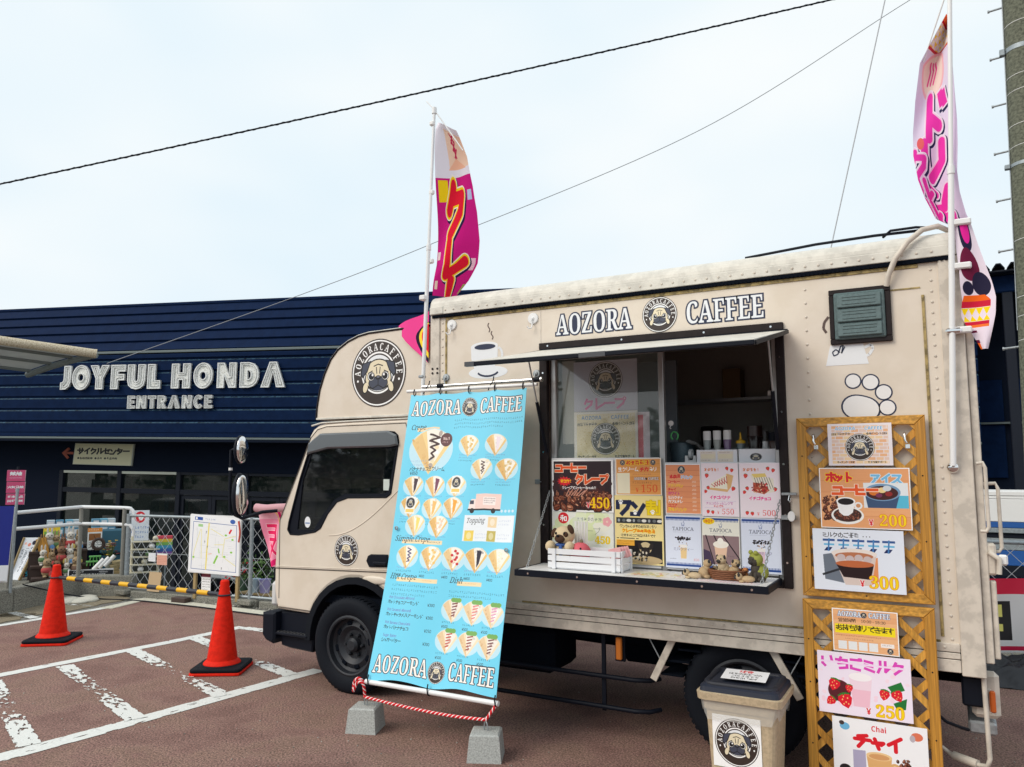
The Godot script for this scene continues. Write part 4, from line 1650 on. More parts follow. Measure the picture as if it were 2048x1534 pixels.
	var path := [Vector3(-8.95,0,0.9), Vector3(-9.32,0,-0.64), Vector3(-9.66,0,-1.64), Vector3(-9.06,0,-2.02)]
	for k in path.size() - 1:
		var a: Vector3 = path[k]
		var b: Vector3 = path[k + 1]
		part(kw, "wall_section", S().bar(a + Vector3(0,0.05,0), b + Vector3(0,0.05,0),0.16,0.42, Vector3.UP.cross(b - a),0.012), M.concrete)
	var fb := thing("concrete_footing", "thin concrete footing under the chain link fence", "footing", Vector3(-6,0,-2.4))
	for k in 6:
		var a := Vector3(-9.0,0,-1.96).lerp(Vector3(3.0,0,-3.28), k / 6.0)
		var b := Vector3(-9.0,0,-1.96).lerp(Vector3(3.0,0,-3.28), (k + 1) / 6.0 - 0.003)
		part(fb, "footing_beam", S().bar(a + Vector3(0,0.03,0), b + Vector3(0,0.03,0),0.1,0.1, Vector3.UP.cross(b - a),0.01), M.concrete)

# ---------------------------------------------------------------- channel letters
func ring_pts(rx: float, ry: float, cx: float, cy: float, n := 32) -> PackedVector2Array:
	var p := PackedVector2Array()
	for k in n:
		p.append(Vector2(cx + cos(TAU * k / n) * rx, cy + sin(TAU * k / n) * ry))
	return p

func pts(a: Array) -> PackedVector2Array:
	var p := PackedVector2Array()
	for k in range(0, a.size(),2):
		p.append(Vector2(a[k], a[k + 1]))
	return p

# plates (simple outlines) and rims of a letter one unit tall
func letter_shape(ch: String) -> Array:
	match ch:
		"J":
			var p := pts([0.16,1,0.5,1,0.5,0.32,0.42,0.12,0.26,0.01,0.0,0.0,0.0,0.3,0.1,0.31,0.16,0.4])
			return [[p], [p],0.5]
		"Y":
			var p := pts([0.0,1,0.36,1,0.46,0.72,0.56,1,0.92,1,0.62,0.44,0.62,0,0.28,0,0.28,0.44])
			return [[p], [p],0.92]
		"F":
			var p := pts([0,0,0,1,0.68,1,0.68,0.72,0.34,0.72,0.34,0.62,0.64,0.62,0.64,0.36,0.34,0.36,0.34,0])
			return [[p], [p],0.68]
		"U":
			var p := pts([0,1,0.34,1,0.34,0.4,0.37,0.32,0.42,0.3,0.47,0.32,0.5,0.4,0.5,1,0.84,1,0.84,0.36,0.78,0.14,0.62,0.02,0.42,-0.02,0.22,0.02,0.06,0.14,0,0.36])
			return [[p], [p],0.84]
		"L":
			var p := pts([0,0,0,1,0.35,1,0.35,0.34,0.6,0.34,0.6,0])
			return [[p], [p],0.6]
		"H":
			var p := pts([0,0,0,1,0.34,1,0.34,0.64,0.52,0.64,0.52,1,0.86,1,0.86,0,0.52,0,0.52,0.34,0.34,0.34,0.34,0])
			return [[p], [p],0.86]
		"N":
			var p := pts([0,0,0,1,0.3,1,0.53,0.5,0.53,1,0.84,1,0.84,0,0.54,0,0.31,0.5,0.31,0])
			return [[p], [p],0.84]
		"A":
			var p := pts([0,0,0.36,1,0.66,1,1.04,0,0.68,0,0.52,0.6,0.35,0])
			return [[p], [p],1.04]
		"E":
			var p := pts([0,0,0,1,0.66,1,0.66,0.76,0.3,0.76,0.3,0.62,0.6,0.62,0.6,0.4,0.3,0.4,0.3,0.24,0.68,0.24,0.68,0])
			return [[p], [p],0.68]
		"T":
			var p := pts([0.0,1,0.7,1,0.7,0.74,0.5,0.74,0.5,0,0.2,0,0.2,0.74,0.0,0.74])
			return [[p], [p],0.7]
		"C":
			var p := PackedVector2Array()
			for k in 22:
				var an := deg_to_rad(40 + 280.0 * k / 21)
				p.append(Vector2(0.42 + cos(an) * 0.42,0.5 + sin(an) * 0.52))
			for k in 22:
				var an := deg_to_rad(320 - 280.0 * k / 21)
				p.append(Vector2(0.42 + cos(an) * 0.16,0.5 + sin(an) * 0.24))
			return [[p], [p],0.76]
		"R":
			var o := pts([0,0,0,1,0.44,1,0.62,0.94,0.7,0.8,0.7,0.62,0.6,0.48,0.52,0.44,0.76,0,0.44,0,0.3,0.36,0.3,0])
			var hole := pts([0.3,0.6,0.3,0.78,0.42,0.76,0.44,0.66,0.38,0.6])
			var out := []
			for half in [pts([-1,-1,0.36,-1,0.36,2,-1,2]), pts([0.36,-1,2,-1,2,2,0.36,2])]:
				for q in Geometry2D.intersect_polygons(o, half):
					for z in Geometry2D.clip_polygons(q, hole):
						out.append(z)
			return [out, [o],0.76]
		"O", "D":
			var o := ring_pts(0.43,0.52,0.43,0.5)
			var hole := ring_pts(0.135,0.15,0.42,0.5,20)
			var wd := 0.86
			if ch == "D":
				o = pts([0,0,0,1,0.4,1,0.6,0.94,0.74,0.8,0.81,0.6,0.81,0.4,0.74,0.2,0.6,0.06,0.4,0])
				hole = pts([0.33,0.32,0.33,0.68,0.42,0.66,0.47,0.58,0.48,0.5,0.47,0.42,0.42,0.34])
				wd = 0.81
			var out := []
			for half in [pts([-1,-1,0.42,-1,0.42,2,-1,2]), pts([0.42,-1,2,-1,2,2,0.42,2])]:
				for q in Geometry2D.intersect_polygons(o, half):
					for z in Geometry2D.clip_polygons(q, hole):
						out.append(z)
			return [out, [o, hole], wd]
	return [[], [],0.4]

func channel_letter(parent: Node, ch: String, at: Vector3, size: float, plate: Material, rim: Material) -> void:
	var d := letter_shape(ch)
	var s := S()
	s.t = FT * Transform3D(Basis().scaled(Vector3(size, size, 1)), at)
	for p in d[0]:
		s.prism(p, 0.0,0.03)
	var o := part(parent, "letter", s, plate)
	for k in d[1].size():
		var r := S()
		r.t = s.t
		var p: PackedVector2Array = d[1][k]
		var area := 0.0
		for i in p.size():
			area += p[i].cross(p[(i + 1) % p.size()])
		var sg := signf(area) * (1.0 if k == 0 else -1.0)
		var inner := PackedVector2Array()
		for i in p.size():
			var d0 := (p[i] - p[i - 1]).normalized()
			var d1 := (p[(i + 1) % p.size()] - p[i]).normalized()
			var m := Vector2(-d0.y, d0.x) + Vector2(-d1.y, d1.x)
			inner.append(p[i] + m / maxf(m.length_squared() / 2.0,0.4) * 0.035 * sg)
		for i in p.size():
			var j := (i + 1) % p.size()
			var a := [p[i], p[j], inner[j], inner[i]]
			if sg < 0:
				a = [p[j], p[i], inner[i], inner[j]]
			var lo := []
			var hi := []
			for q in a:
				lo.append(Vector3(q.x, q.y, 0.0))
				hi.append(Vector3(q.x, q.y, 0.06))
			r.quad(hi[0], hi[1], hi[2], hi[3])
			r.quad(lo[0], lo[1], hi[1], hi[0])
			r.quad(lo[2], lo[3], hi[3], hi[2])
		part(o, "rim", r, rim)
	# the dead neon tube inside
	var tube := S()
	tube.t = s.t
	var c: PackedVector2Array = d[1][0]
	var inset := Geometry2D.offset_polygon(c, -0.105)
	if inset.size():
		var line := []
		for q in inset[0]:
			line.append(Vector3(q.x, q.y, 0.045))
		line.append(line[0])
		tube.tube(line, 0.014,5)
		part(o, "neon_tube", tube, M.white)

func FB(s: Shape, x0: float, x1: float, y0: float, y1: float, z0: float, z1: float, e := 0.0) -> Shape:
	s.t = FT
	s.box(Vector3((x0 + x1) / 2, (y0 + y1) / 2, (z0 + z1) / 2), Vector3(x1 - x0, y1 - y0, z1 - z0), e)
	return s

func build_store() -> void:
	var st := thing("store_building", "long navy store clad in horizontal metal boards over a glazed front", "building", FT * Vector3(0,-1.3,0))
	var L := -13.0
	var R := 17.0
	# cladding: six upright rows, then five that lean back
	var prof := pts([-0.06,0.0,0.0,0.0,0.035,0.008,0.035,0.222,0.0,0.248,0.0,0.29,-0.06,0.29])
	var y := 2.385
	var made := S()
	made.t = Transform3D(Basis(Vector3(0,0,-1), Vector3(0,1,0), Vector3(1,0,0)), Vector3.ZERO)
	var flip := PackedVector2Array()
	for q in prof:
		flip.append(Vector2(-q.x, q.y))
	made.prism(flip, 0.0,1.0)
	var board := made.mesh()
	# pale blue strip that paints a highlight along the upper edge of each rib
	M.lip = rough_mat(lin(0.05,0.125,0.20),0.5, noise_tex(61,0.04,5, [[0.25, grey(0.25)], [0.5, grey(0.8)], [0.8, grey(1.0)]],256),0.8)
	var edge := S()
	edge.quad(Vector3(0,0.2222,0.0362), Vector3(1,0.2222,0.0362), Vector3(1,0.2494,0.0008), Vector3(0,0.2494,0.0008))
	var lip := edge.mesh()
	for k in 6:
		var t := FT * Transform3D(Basis().scaled(Vector3(R - L, 1,1)), Vector3(L, y + k * 0.2905,0))
		piece(piece(st, "cladding_board", board, M.navy, t), "painted_highlight", lip, M.lip, Transform3D(Basis(), st.position))
	var top := y + 6 * 0.2905
	part(st, "eave_strip", FB(S(), L, R, top, top + 0.10,-0.3,0.05,0.01), M.navy)
	part(st, "eave_strip", FB(S(), L, R, top + 0.13, top + 0.19,-0.3,0.02,0.01), M.trim_green)
	for k in 5:
		var lean := Basis(Vector3.RIGHT, -deg_to_rad(35))
		var t := FT * Transform3D(lean * Basis().scaled(Vector3(R - L, 1,1)), Vector3(L, top + 0.19,-0.03) + lean * Vector3(0, k * 0.315,0))
		piece(piece(st, "cladding_board", board, M.navy, t), "painted_highlight", lip, M.lip, Transform3D(Basis(), st.position))
	var tip := Vector3(0, top + 0.19,-0.03) + Basis(Vector3.RIGHT, -deg_to_rad(35)) * Vector3(0,5 * 0.315,0)
	part(st, "ridge_cap", FB(S(), L, R, tip.y - 0.02, tip.y + 0.06, tip.z - 0.3, tip.z + 0.03,0.02), M.navy)
	part(st, "bottom_strip", FB(S(), L, R, 2.285,2.38,-0.05,0.035,0.008), M.navy)
	part(st, "bottom_strip", FB(S(), L, R, 2.235,2.282,-0.05,0.05,0.008), M.trim_green)
	part(st, "soffit", FB(S(), L, R, 2.18,2.235,-1.35,0.04), M.dark_wall)
	part(st, "roof", FB(S(), L, R, tip.y - 0.12, tip.y - 0.03,-16, tip.z + 0.01), M.dark_wall)
	part(st, "backing_wall", FB(S(), L, R, 2.235, top + 0.15,-0.45,-0.07), M.dark_wall)
	# shop front: wall over the glass, posts, panes
	var zf := -0.9
	part(st, "front_wall", FB(S(), L, R, 1.47,2.18, zf - 0.15, zf), M.dark_wall)
	part(st, "front_wall", FB(S(), L, -3.58,-1.3,1.47, zf - 0.15, zf), M.dark_wall)
	part(st, "front_wall", FB(S(),8.6, R, -1.3,1.47, zf - 0.15, zf), M.dark_wall)
	var cols := [-3.58,-1.86,-0.18,1.66,3.42,5.2,6.9,8.6]
	for k in cols.size():
		part(st, "window_post", FB(S(), cols[k] - 0.06, cols[k] + 0.06,-1.3,1.47, zf - 0.14, zf + 0.03,0.008), M.dark_frame)
	for k in cols.size() - 1:
		var a: float = cols[k] + 0.062
		var b: float = cols[k + 1] - 0.062
		var head := part(st, "window_head", FB(S(), a, b, 1.405,1.468, zf - 0.1, zf + 0.02,0.005), M.pale_frame if k < 2 else M.dark_frame)
		var rail := part(st, "transom_bar", FB(S(), a, b, 0.93,1.05, zf - 0.1, zf + 0.02,0.005), M.dark_frame)
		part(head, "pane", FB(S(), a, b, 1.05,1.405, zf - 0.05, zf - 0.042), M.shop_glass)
		if k in [2,3]:
			var mid := (a + b) / 2
			for q in [[a, mid - 0.004], [mid + 0.004, b]]:
				var dr := Node3D.new()
				dr.name = "door"
				st.add_child(dr, true)
				for z in [[q[0], q[0] + 0.09,-1.27,0.92], [q[1] - 0.09, q[1],-1.27,0.92]]:
					part(dr, "stile", FB(S(), z[0], z[1], z[2], z[3], zf - 0.09, zf - 0.02,0.004), M.dark_frame)
				part(dr, "rail", FB(S(), q[0] + 0.09, q[1] - 0.09,0.83,0.92, zf - 0.09, zf - 0.022), M.dark_frame)
				part(dr, "rail", FB(S(), q[0] + 0.09, q[1] - 0.09,-1.27,-1.1, zf - 0.09, zf - 0.022), M.dark_frame)
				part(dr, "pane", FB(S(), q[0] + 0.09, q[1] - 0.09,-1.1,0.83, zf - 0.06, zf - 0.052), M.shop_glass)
		else:
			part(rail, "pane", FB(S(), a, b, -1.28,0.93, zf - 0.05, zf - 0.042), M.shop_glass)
	# inside: floor, back wall, shelving with goods that show dimly through the glass
	part(st, "shop_floor", FB(S(),-9,12,-1.3,-1.28,-9, zf - 0.16), mat(lin(0.4,0.39,0.37),0.4))
	part(st, "back_wall", FB(S(),-9,12,-1.28,2.15,-9.1,-9), mat(lin(0.5,0.5,0.47),0.8))
	part(st, "ceiling", FB(S(),-9,12,2.0,2.1,-9, zf - 0.16), mat(lin(0.5,0.5,0.5),0.8))
	var shelf_m := mat(lin(0.35,0.36,0.33),0.6)
	var rng := RandomNumberGenerator.new()
	rng.seed = 77
	var goods := [lin(0.20,0.32,0.12), lin(0.45,0.4,0.2), lin(0.10,0.2,0.1), lin(0.35,0.10,0.08), lin(0.45,0.5,0.45), lin(0.08,0.18,0.28)]
	var gm := []
	for g in goods:
		gm.append(mat(g, 0.6))
	for k in 6:
		var x := -3.3 + k * 1.9
		var sh := thing("shop_shelf", "shelving unit %s behind the shop glass" % ["with dark packets beside the pale framed window", "with mixed packets near the second window post", "left of the shop doors", "right of the shop doors", "facing the truck's cab", "deep behind the truck"][k], "shelf", FT * Vector3(x, -1.28,-2.6), "shelves inside the store")
		for j in 4:
			part(sh, "shelf_board", FB(S(), x - 0.75, x + 0.75,-1.0 + j * 0.62,-0.97 + j * 0.62,-2.9,-2.45), shelf_m)
		for e in [-0.77,0.75]:
			part(sh, "upright", FB(S(), x + e, x + e + 0.02,-1.28,1.2,-2.9,-2.45), shelf_m)
		for j in 4:
			var u := x - 0.72
			while u < x + 0.66:
				var w := rng.randf_range(0.1,0.24)
				part(sh, "packet", FB(S(), u, minf(u + w, x + 0.74),-0.97 + j * 0.62,-0.97 + j * 0.62 + rng.randf_range(0.22,0.5),-2.8,-2.5), gm[rng.randi() % gm.size()])
				u += w + 0.02
	# the lettering over the entrance
	var plate := rough_mat(lin(0.80,0.81,0.80),0.55, noise_tex(41,0.05,5, [[0.22, Color8(170,166,156)], [0.38, Color8(244,244,240)], [0.8, grey(1.0)]],256),1.5)
	var big := thing("store_lettering", "large white channel letters on the navy cladding", "sign", FT * Vector3(0,3.4,0.05))
	var xs := [0.0,0.5,1.27,2.15,2.84,3.67,4.64,5.52,6.45,7.33,8.13]
	var word := "JOYFULHONDA"
	for k in word.length():
		channel_letter(big, word[k], Vector3(-2.845 + xs[k] * 0.663,3.405,0.06),0.575, plate, M.white_enamel)
	var small := thing("entrance_lettering", "smaller white channel letters below the large ones", "sign", FT * Vector3(0.1,2.95,0.05))
	var at := -0.93
	for ch in "ENTRANCE":
		channel_letter(small, ch, Vector3(at, 2.945,0.05),0.30, plate, M.white_enamel)
		at += (letter_shape(ch)[2] + 0.10) * 0.325
	# the sign for the bicycle department, and its arrow
	var sg := thing("cycle_sign", "cream signboard with black lettering above the shop windows", "sign", FT * Vector3(-2.4,1.7, zf))
	var z1 := zf + 0.06
	var b1 := S()
	b1.t = FT
	b1.prism(pts([-3.23,1.62,-1.50,1.60,-1.46,2.14,-3.19,2.15]), zf + 0.005, z1,0.004)
	part(sg, "board", b1, M.pale_frame)
	var b2 := S()
	b2.t = FT
	b2.prism(pts([-3.20,1.635,-1.515,1.615,-1.485,2.125,-3.17,2.135]), z1 + 0.002, z1 + 0.005,0.0, false)
	part(sg, "printed_face", b2, print_mat(paint_cycle_sign(),0.5))
	var ar := S()
	ar.t = FT
	ar.prism(pts([-3.60,1.90,-3.42,2.04,-3.36,2.00,-3.46,1.93,-3.26,1.93,-3.26,1.87,-3.46,1.87,-3.38,1.79,-3.43,1.75]), zf + 0.004, zf + 0.03)
	solo("arrow_sign", "small rust red arrow beside the cream signboard", "sign", ar, mat(lin(0.30,0.055,0.025),0.6), FT * Vector3(-3.4,1.75, zf))

# ---------------------------------------------------------------- the food truck
var TR: Node3D
var emblem_mat: StandardMaterial3D

func cut(outline: PackedVector2Array, hole: PackedVector2Array) -> Array:
	var mid := 0.0
	for q in hole:
		mid += q.x / hole.size()
	var out := []
	for half in [pts([-50,-50, mid, -50, mid, 50,-50,50]), pts([mid, -50,50,-50,50,50, mid, 50])]:
		for q in Geometry2D.intersect_polygons(outline, half):
			for z in Geometry2D.clip_polygons(q, hole):
				out.append(z)
	return out

func bx(x0: float, x1: float, y0: float, y1: float, z0: float, z1: float, e := 0.0) -> Shape:
	return S().box(Vector3((x0 + x1) / 2, (y0 + y1) / 2, (z0 + z1) / 2), Vector3(x1 - x0, y1 - y0, z1 - z0), e)

func disc(c: Vector3, r: float, n := 40) -> Shape:
	var s := S()
	s.t = Transform3D(Basis(), c)
	s.prism(ring_pts(r, r, 0,0, n),-0.002,0.0,0.0, false)
	return s

# tubes of a drawn line on the truck's side (vinyl, slightly raised)
func vinyl(p: Array, z: float, wd: float) -> Shape:
	var s := S()
	for i in p.size() - 1:
		s.bar(Vector3(p[i].x, p[i].y, z), Vector3(p[i + 1].x, p[i + 1].y, z), wd, 0.0012, Vector3(p[i + 1].y - p[i].y, p[i].x - p[i + 1].x, 0))
	return s

func rivets(parent: Node, spots: Array, m: Material) -> void:
	var dome := S().lathe([Vector2(0.0075,0.0), Vector2(0.0068,0.0025), Vector2(0.004,0.0042), Vector2(0.0,0.0048)],8, true)
	var s := S()
	for p in spots:
		s.t = Transform3D(Basis(Vector3.RIGHT, PI / 2), p)
		s.add(dome)
	var o := part(parent, "rivets", s, m)
	o.set_meta("kind", "stuff")

# the outer outline of a letter, from the boundary edges of its triangles
func letter_outline(p: PackedVector2Array) -> Array:
	var seen := {}
	var key := func(a: Vector2) -> Vector2i: return Vector2i(roundi(a.x * 5000), roundi(a.y * 5000))
	for k in range(0, p.size(),3):
		for i in 3:
			var a: Vector2i = key.call(p[k + i])
			var b: Vector2i = key.call(p[k + (i + 1) % 3])
			if seen.has([b, a]):
				seen.erase([b, a])
			else:
				seen[[a, b]] = true
	var next := {}
	for e in seen:
		next[e[0]] = e[1]
	var loops := []
	while next.size():
		var start: Vector2i = next.keys()[0]
		var at := start
		var loop := PackedVector2Array()
		while next.has(at):
			loop.append(Vector2(at) / 5000.0)
			var to: Vector2i = next[at]
			next.erase(at)
			at = to
		if loop.size() > 2:
			loops.append(loop)
	return loops

func side_word(parent: Node, word: String, x0: float, x1: float, y: float, cap: float) -> void:
	var full: float = glyphs(word, "serif bold")[1]
	var sx := (x1 - x0) / (full * cap)
	var at := x0
	for ch in word:
		var g := glyphs(ch, "serif bold")
		var tri: PackedVector2Array = g[0]
		var back := S()
		var best := PackedVector2Array()
		var size := 0.0
		for l in letter_outline(tri):
			var ar := 0.0
			for i in l.size():
				ar += l[i].cross(l[(i + 1) % l.size()])
			if absf(ar) > size:
				size = absf(ar)
				best = l
		var placed := PackedVector2Array()
		for q in best:
			placed.append(Vector2(at + q.x * cap * sx, y + q.y * cap))
		if Geometry2D.is_polygon_clockwise(placed):
			placed.reverse()
		for q in Geometry2D.offset_polygon(placed, 0.0085, Geometry2D.JOIN_MITER):
			back.prism(q, 0.0,0.0016)
		var o := part(parent, "letter", back, M.vinyl_navy)
		var face := S()
		for k in range(0, tri.size(),3):
			var v := []
			for i in 3:
				v.append(Vector3(at + tri[k + i].x * cap * sx, y + tri[k + i].y * cap, 0.0026))
			if (v[1] - v[0]).cross(v[2] - v[0]).z < 0:
				v.reverse()
			face.tri(v[0], v[1], v[2])
		part(o, "white_face", face, M.vinyl_white)
		at += g[1] * cap * sx

func strip_loft(a: PackedVector2Array, za: float, b: PackedVector2Array, zb: float, closed := true) -> Shape:
	var s := S()
	for i in (a.size() if closed else a.size() - 1):
		var j := (i + 1) % a.size()
		s.quad(Vector3(a[i].x, a[i].y, za), Vector3(a[j].x, a[j].y, za), Vector3(b[j].x, b[j].y, zb), Vector3(b[i].x, b[i].y, zb))
	return s

func inset(p: PackedVector2Array, e: float) -> PackedVector2Array:
	var out := PackedVector2Array()
	for i in p.size():
		var d0 := (p[i] - p[i - 1]).normalized()
		var d1 := (p[(i + 1) % p.size()] - p[i]).normalized()
		var m := Vector2(-d0.y, d0.x) + Vector2(-d1.y, d1.x)
		out.append(p[i] + m / maxf(m.length_squared() / 2.0,0.35) * e)
	return out

func arc_tube(a: Vector3, b: Vector3, sag: float, n := 24) -> Array:
	var p := []
	for k in n + 1:
		var f := float(k) / n
		p.append(a.lerp(b, f) - Vector3(0, sag * 4 * f * (1 - f),0))
	return p

func build_truck() -> void:
	M.vinyl_navy = mat(lin(0.012,0.02,0.06),0.4)
	M.vinyl_white = mat(lin(0.8,0.82,0.85),0.4)
	M.vinyl_brown = mat(lin(0.10,0.06,0.05),0.45)
	var ec := canvas(640,640, Color8(58,47,42))
	ec.emblem(320,320,319)
	emblem_mat = print_mat(ec, 0.4)
	TR = thing("food_truck", "beige box truck with an open serving hatch and round dog emblems", "truck", Vector3(-2.3,0,-0.95))
	build_box()
	build_cab()
	build_under()

func build_box() -> void:
	var t := TR
	var X0 := -3.10
	var X1 := 0.07
	# walls
	var panel := S()
	for q in cut(pts([X0,0.74, X1,0.74, X1,2.66, X0,2.66]), pts([-2.215,1.0,-0.80,1.0,-0.80,2.33,-2.215,2.33])):
		panel.prism(q, -0.045,0.0)
	var side := part(t, "side_panel", panel, M.beige)
	var inner := mat(lin(0.5,0.48,0.45),0.6)
	part(t, "side_panel", bx(X0, X1,0.74,2.66,-1.90,-1.86), M.beige)
	part(t, "front_panel", bx(X0, X0 + 0.04,0.74,2.66,-1.858,-0.047), M.beige)
	part(t, "rear_door", bx(X1 - 0.05, X1,0.70,2.66,-1.858,-0.047), M.beige)
	part(t, "inner_wall", bx(X0 + 0.05, X1 - 0.06,0.80,2.62,-1.60,-1.56), inner)
	part(t, "inner_wall", bx(X0 + 0.25, X0 + 0.29,0.80,2.62,-1.55,-0.06), inner)
	part(t, "inner_wall", bx(X1 - 0.24, X1 - 0.20,0.80,2.62,-1.55,-0.06), inner)
	part(t, "inner_ceiling", bx(X0 + 0.05, X1 - 0.06,2.56,2.60,-1.55,-0.06), inner)
	# kitchen fittings against the far wall
	var steel := mat(lin(0.45,0.46,0.48),0.35,0.7)
	for y in [1.72,2.08]:
		part(t, "kitchen_shelf", bx(-2.6,-0.4, y, y + 0.02,-1.555,-1.30), steel)
	for k in 7:
		var h: float = [0.16,0.22,0.12,0.2,0.14,0.24,0.18][k]
		part(t, "kitchen_box", bx(-1.62 + k * 0.17,-1.49 + k * 0.17,1.741 + 0.36 * (k % 2),1.741 + 0.36 * (k % 2) + h, -1.50,-1.36,0.004), [M.brown, mat(lin(0.3,0.2,0.1),0.7), M.paper][k % 3])
	part(t, "crepe_griddle", bx(-1.5,-0.9,0.98,1.12,-1.5,-1.0,0.02), M.black)
	part(t, "fridge", bx(-0.75,-0.3,0.80,1.66,-1.54,-1.0,0.02), steel)
	part(t, "floor", bx(X0, X1,0.66,0.735,-1.9,-0.02), M.black_matt)
	# roof with a rounded edge
	var prof := []
	for k in 7:
		var a := PI / 2 * k / 6
		prof.append(Vector2(0.016 - 0.085 + cos(a) * 0.085,2.715 + sin(a) * 0.075))
	prof.insert(0, Vector2(0.016,2.705))
	var rf := S()
	for k in prof.size() - 1:
		var p: Vector2 = prof[k]
		var q: Vector2 = prof[k + 1]
		rf.quad(Vector3(X0 - 0.01, p.y, p.x), Vector3(X1 + 0.02, p.y, p.x), Vector3(X1 + 0.02, q.y, q.x), Vector3(X0 - 0.01, q.y, q.x))
	rf.quad(Vector3(X0 - 0.01,2.79,-0.07), Vector3(X1 + 0.02,2.79,-0.07), Vector3(X1 + 0.02,2.83,-0.95), Vector3(X0 - 0.01,2.83,-0.95))
	rf.quad(Vector3(X0 - 0.01,2.83,-0.95), Vector3(X1 + 0.02,2.83,-0.95), Vector3(X1 + 0.02,2.72,-1.9), Vector3(X0 - 0.01,2.72,-1.9))
	for e in [X0 - 0.01, X1 + 0.02]:
		var fan := [Vector3(e, 2.66,0.016)]
		for q in prof:
			fan.append(Vector3(e, q.y, q.x))
		fan.append_array([Vector3(e, 2.83,-0.95), Vector3(e, 2.72,-1.9), Vector3(e, 2.66,-1.9)])
		for k in range(1, fan.size() - 1):
			if e < -1:
				rf.tri(fan[0], fan[k], fan[k + 1])
			else:
				rf.tri(fan[0], fan[k + 1], fan[k])
	var roof := part(t, "roof", rf, M.roof_white)
	part(roof, "roof_corner", bx(X0 - 0.014, X0 + 0.1,2.655,2.712,-0.1,0.024,0.006), M.roof_white)
	part(roof, "roof_rail", bx(X0 + 0.1, X1 + 0.02,2.655,2.708,-0.03,0.020,0.003), M.roof_white)
	part(roof, "roof_hatch", bx(-0.62,-0.30,2.80,2.87,-0.75,-0.42,0.01), M.white)
	# rubber rain strip, with small teeth, and the old sealant under it
	var rub := S().box(Vector3(-1.515,2.643,0.008), Vector3(3.16,0.020,0.018))
	for k in 150:
		rub.box(Vector3(-3.08 + k * 0.021,2.636,0.019), Vector3(0.011,0.010,0.008))
	part(t, "rain_strip", rub, M.black_matt)
	part(t, "sealant", bx(-2.99,-0.10,2.612,2.631,0.0,0.007,0.002), M.gold_seal)
	part(t, "sealant", bx(-2.992,-2.978,1.9,2.61,0.0,0.006,0.002), M.gold_seal)
	part(t, "sealant", bx(-0.092,-0.078,0.79,2.47,0.0,0.007,0.002), M.gold_seal)
	part(t, "sealant", bx(-2.40,-0.094,0.764,0.774,0.0,0.006,0.002), M.gold_seal)
	# posts at the corners
	part(t, "corner_post", bx(X0 - 0.012,-3.036,0.64,2.652,-0.08,0.012,0.004), M.beige_trim)
	part(t, "corner_post", bx(-0.012,0.088,0.615,2.652,-0.10,0.016,0.004), M.beige_trim)
	part(t, "corner_post", bx(0.09,0.125,0.68,2.63,-0.09,-0.012,0.004), M.beige_trim)
	part(t, "panel_seam", bx(-2.2585,-2.2545,2.40,2.61,0.0,0.0022), M.beige_trim)
	# bottom rail with its two grooves
	part(t, "bottom_rail", bx(X0,-0.014,0.722,0.762,-0.03,0.014,0.003), M.beige_trim)
	part(t, "bottom_rail", bx(X0,-0.014,0.690,0.7185,-0.03,0.014,0.003), M.beige_trim)
	part(t, "bottom_rail", bx(X0,-0.014,0.628,0.6865,-0.03,0.014,0.003), M.beige_trim)
	part(t, "bottom_rail", bx(X0,-0.014,0.64,0.75,-0.03,0.008), M.black_matt)
	var spots := []
	for k in 46:
		spots.append(Vector3(-3.05 + k * 0.067,2.682,0.020))
		spots.append(Vector3(-3.05 + k * 0.066,0.743,0.014))
	for k in 34:
		spots.append(Vector3(-0.045,0.78 + k * 0.055,0.0))
		spots.append(Vector3(-3.016,0.78 + k * 0.055,0.0))
	for k in 21:
		spots.append(Vector3(-0.647,1.06 + k * 0.075,0.0))
	rivets(t, spots, M.beige_trim)
	# the fittings on the left post
	for q in [[-3.09,2.28], [-3.05,2.28], [-3.09,2.25], [-3.05,2.25]]:
		part(t, "bolt", disc(Vector3(q[0], q[1],0.016),0.008,10), M.brown)
	# panel outline over the rear part, with dirt gathered along it
	part(t, "panel_seam", bx(-0.236,-0.095,2.505,2.513,0.0,0.003), M.gold_seal)

	# window opening: brown frame, aluminium sliders, one glass pane
	var fr := S()
	fr.add(bx(-2.262,-0.765,2.350,2.392,-0.02,0.020,0.003)).add(bx(-2.2065,-0.8125,2.315,2.3495,-0.02,0.010)).add(bx(-2.262,-2.207,0.99,2.3495,-0.02,0.018,0.003)).add(bx(-0.812,-0.765,0.965,2.3495,-0.02,0.018,0.003)).add(bx(-2.2065,-0.8125,0.965,1.004,-0.02,0.016,0.003))
	var frame := part(t, "hatch_frame", fr, M.brown)
	for q in [[-2.235,2.2], [-2.235,1.7], [-2.235,1.25], [-0.79,2.2], [-0.79,1.9], [-0.79,1.62], [-0.79,1.35], [-0.79,1.1], [-2.2,2.371], [-1.7,2.371], [-1.2,2.371], [-0.83,2.371]]:
		part(frame, "screw", disc(Vector3(q[0], q[1],0.021),0.006,8), M.chrome)
	var al := S()
	al.add(bx(-2.2,-2.165,1.005,2.322,-0.06,-0.022,0.003)).add(bx(-1.49,-1.458,1.005,2.322,-0.055,-0.015,0.003)).add(bx(-0.838,-0.815,1.005,2.322,-0.06,-0.018,0.003)).add(bx(-2.164,-1.491,2.285,2.322,-0.06,-0.022,0.003)).add(bx(-2.164,-1.491,1.005,1.035,-0.06,-0.022,0.003))
	var slide := part(t, "sliding_window", al, M.alu)
	part(slide, "pane", bx(-2.166,-1.489,1.034,2.286,-0.046,-0.041), M.glass)
	part(t, "curtain", bx(-2.15,-2.06,1.75,2.28,-0.10,-0.09), mat(lin(0.55,0.56,0.5),0.8))
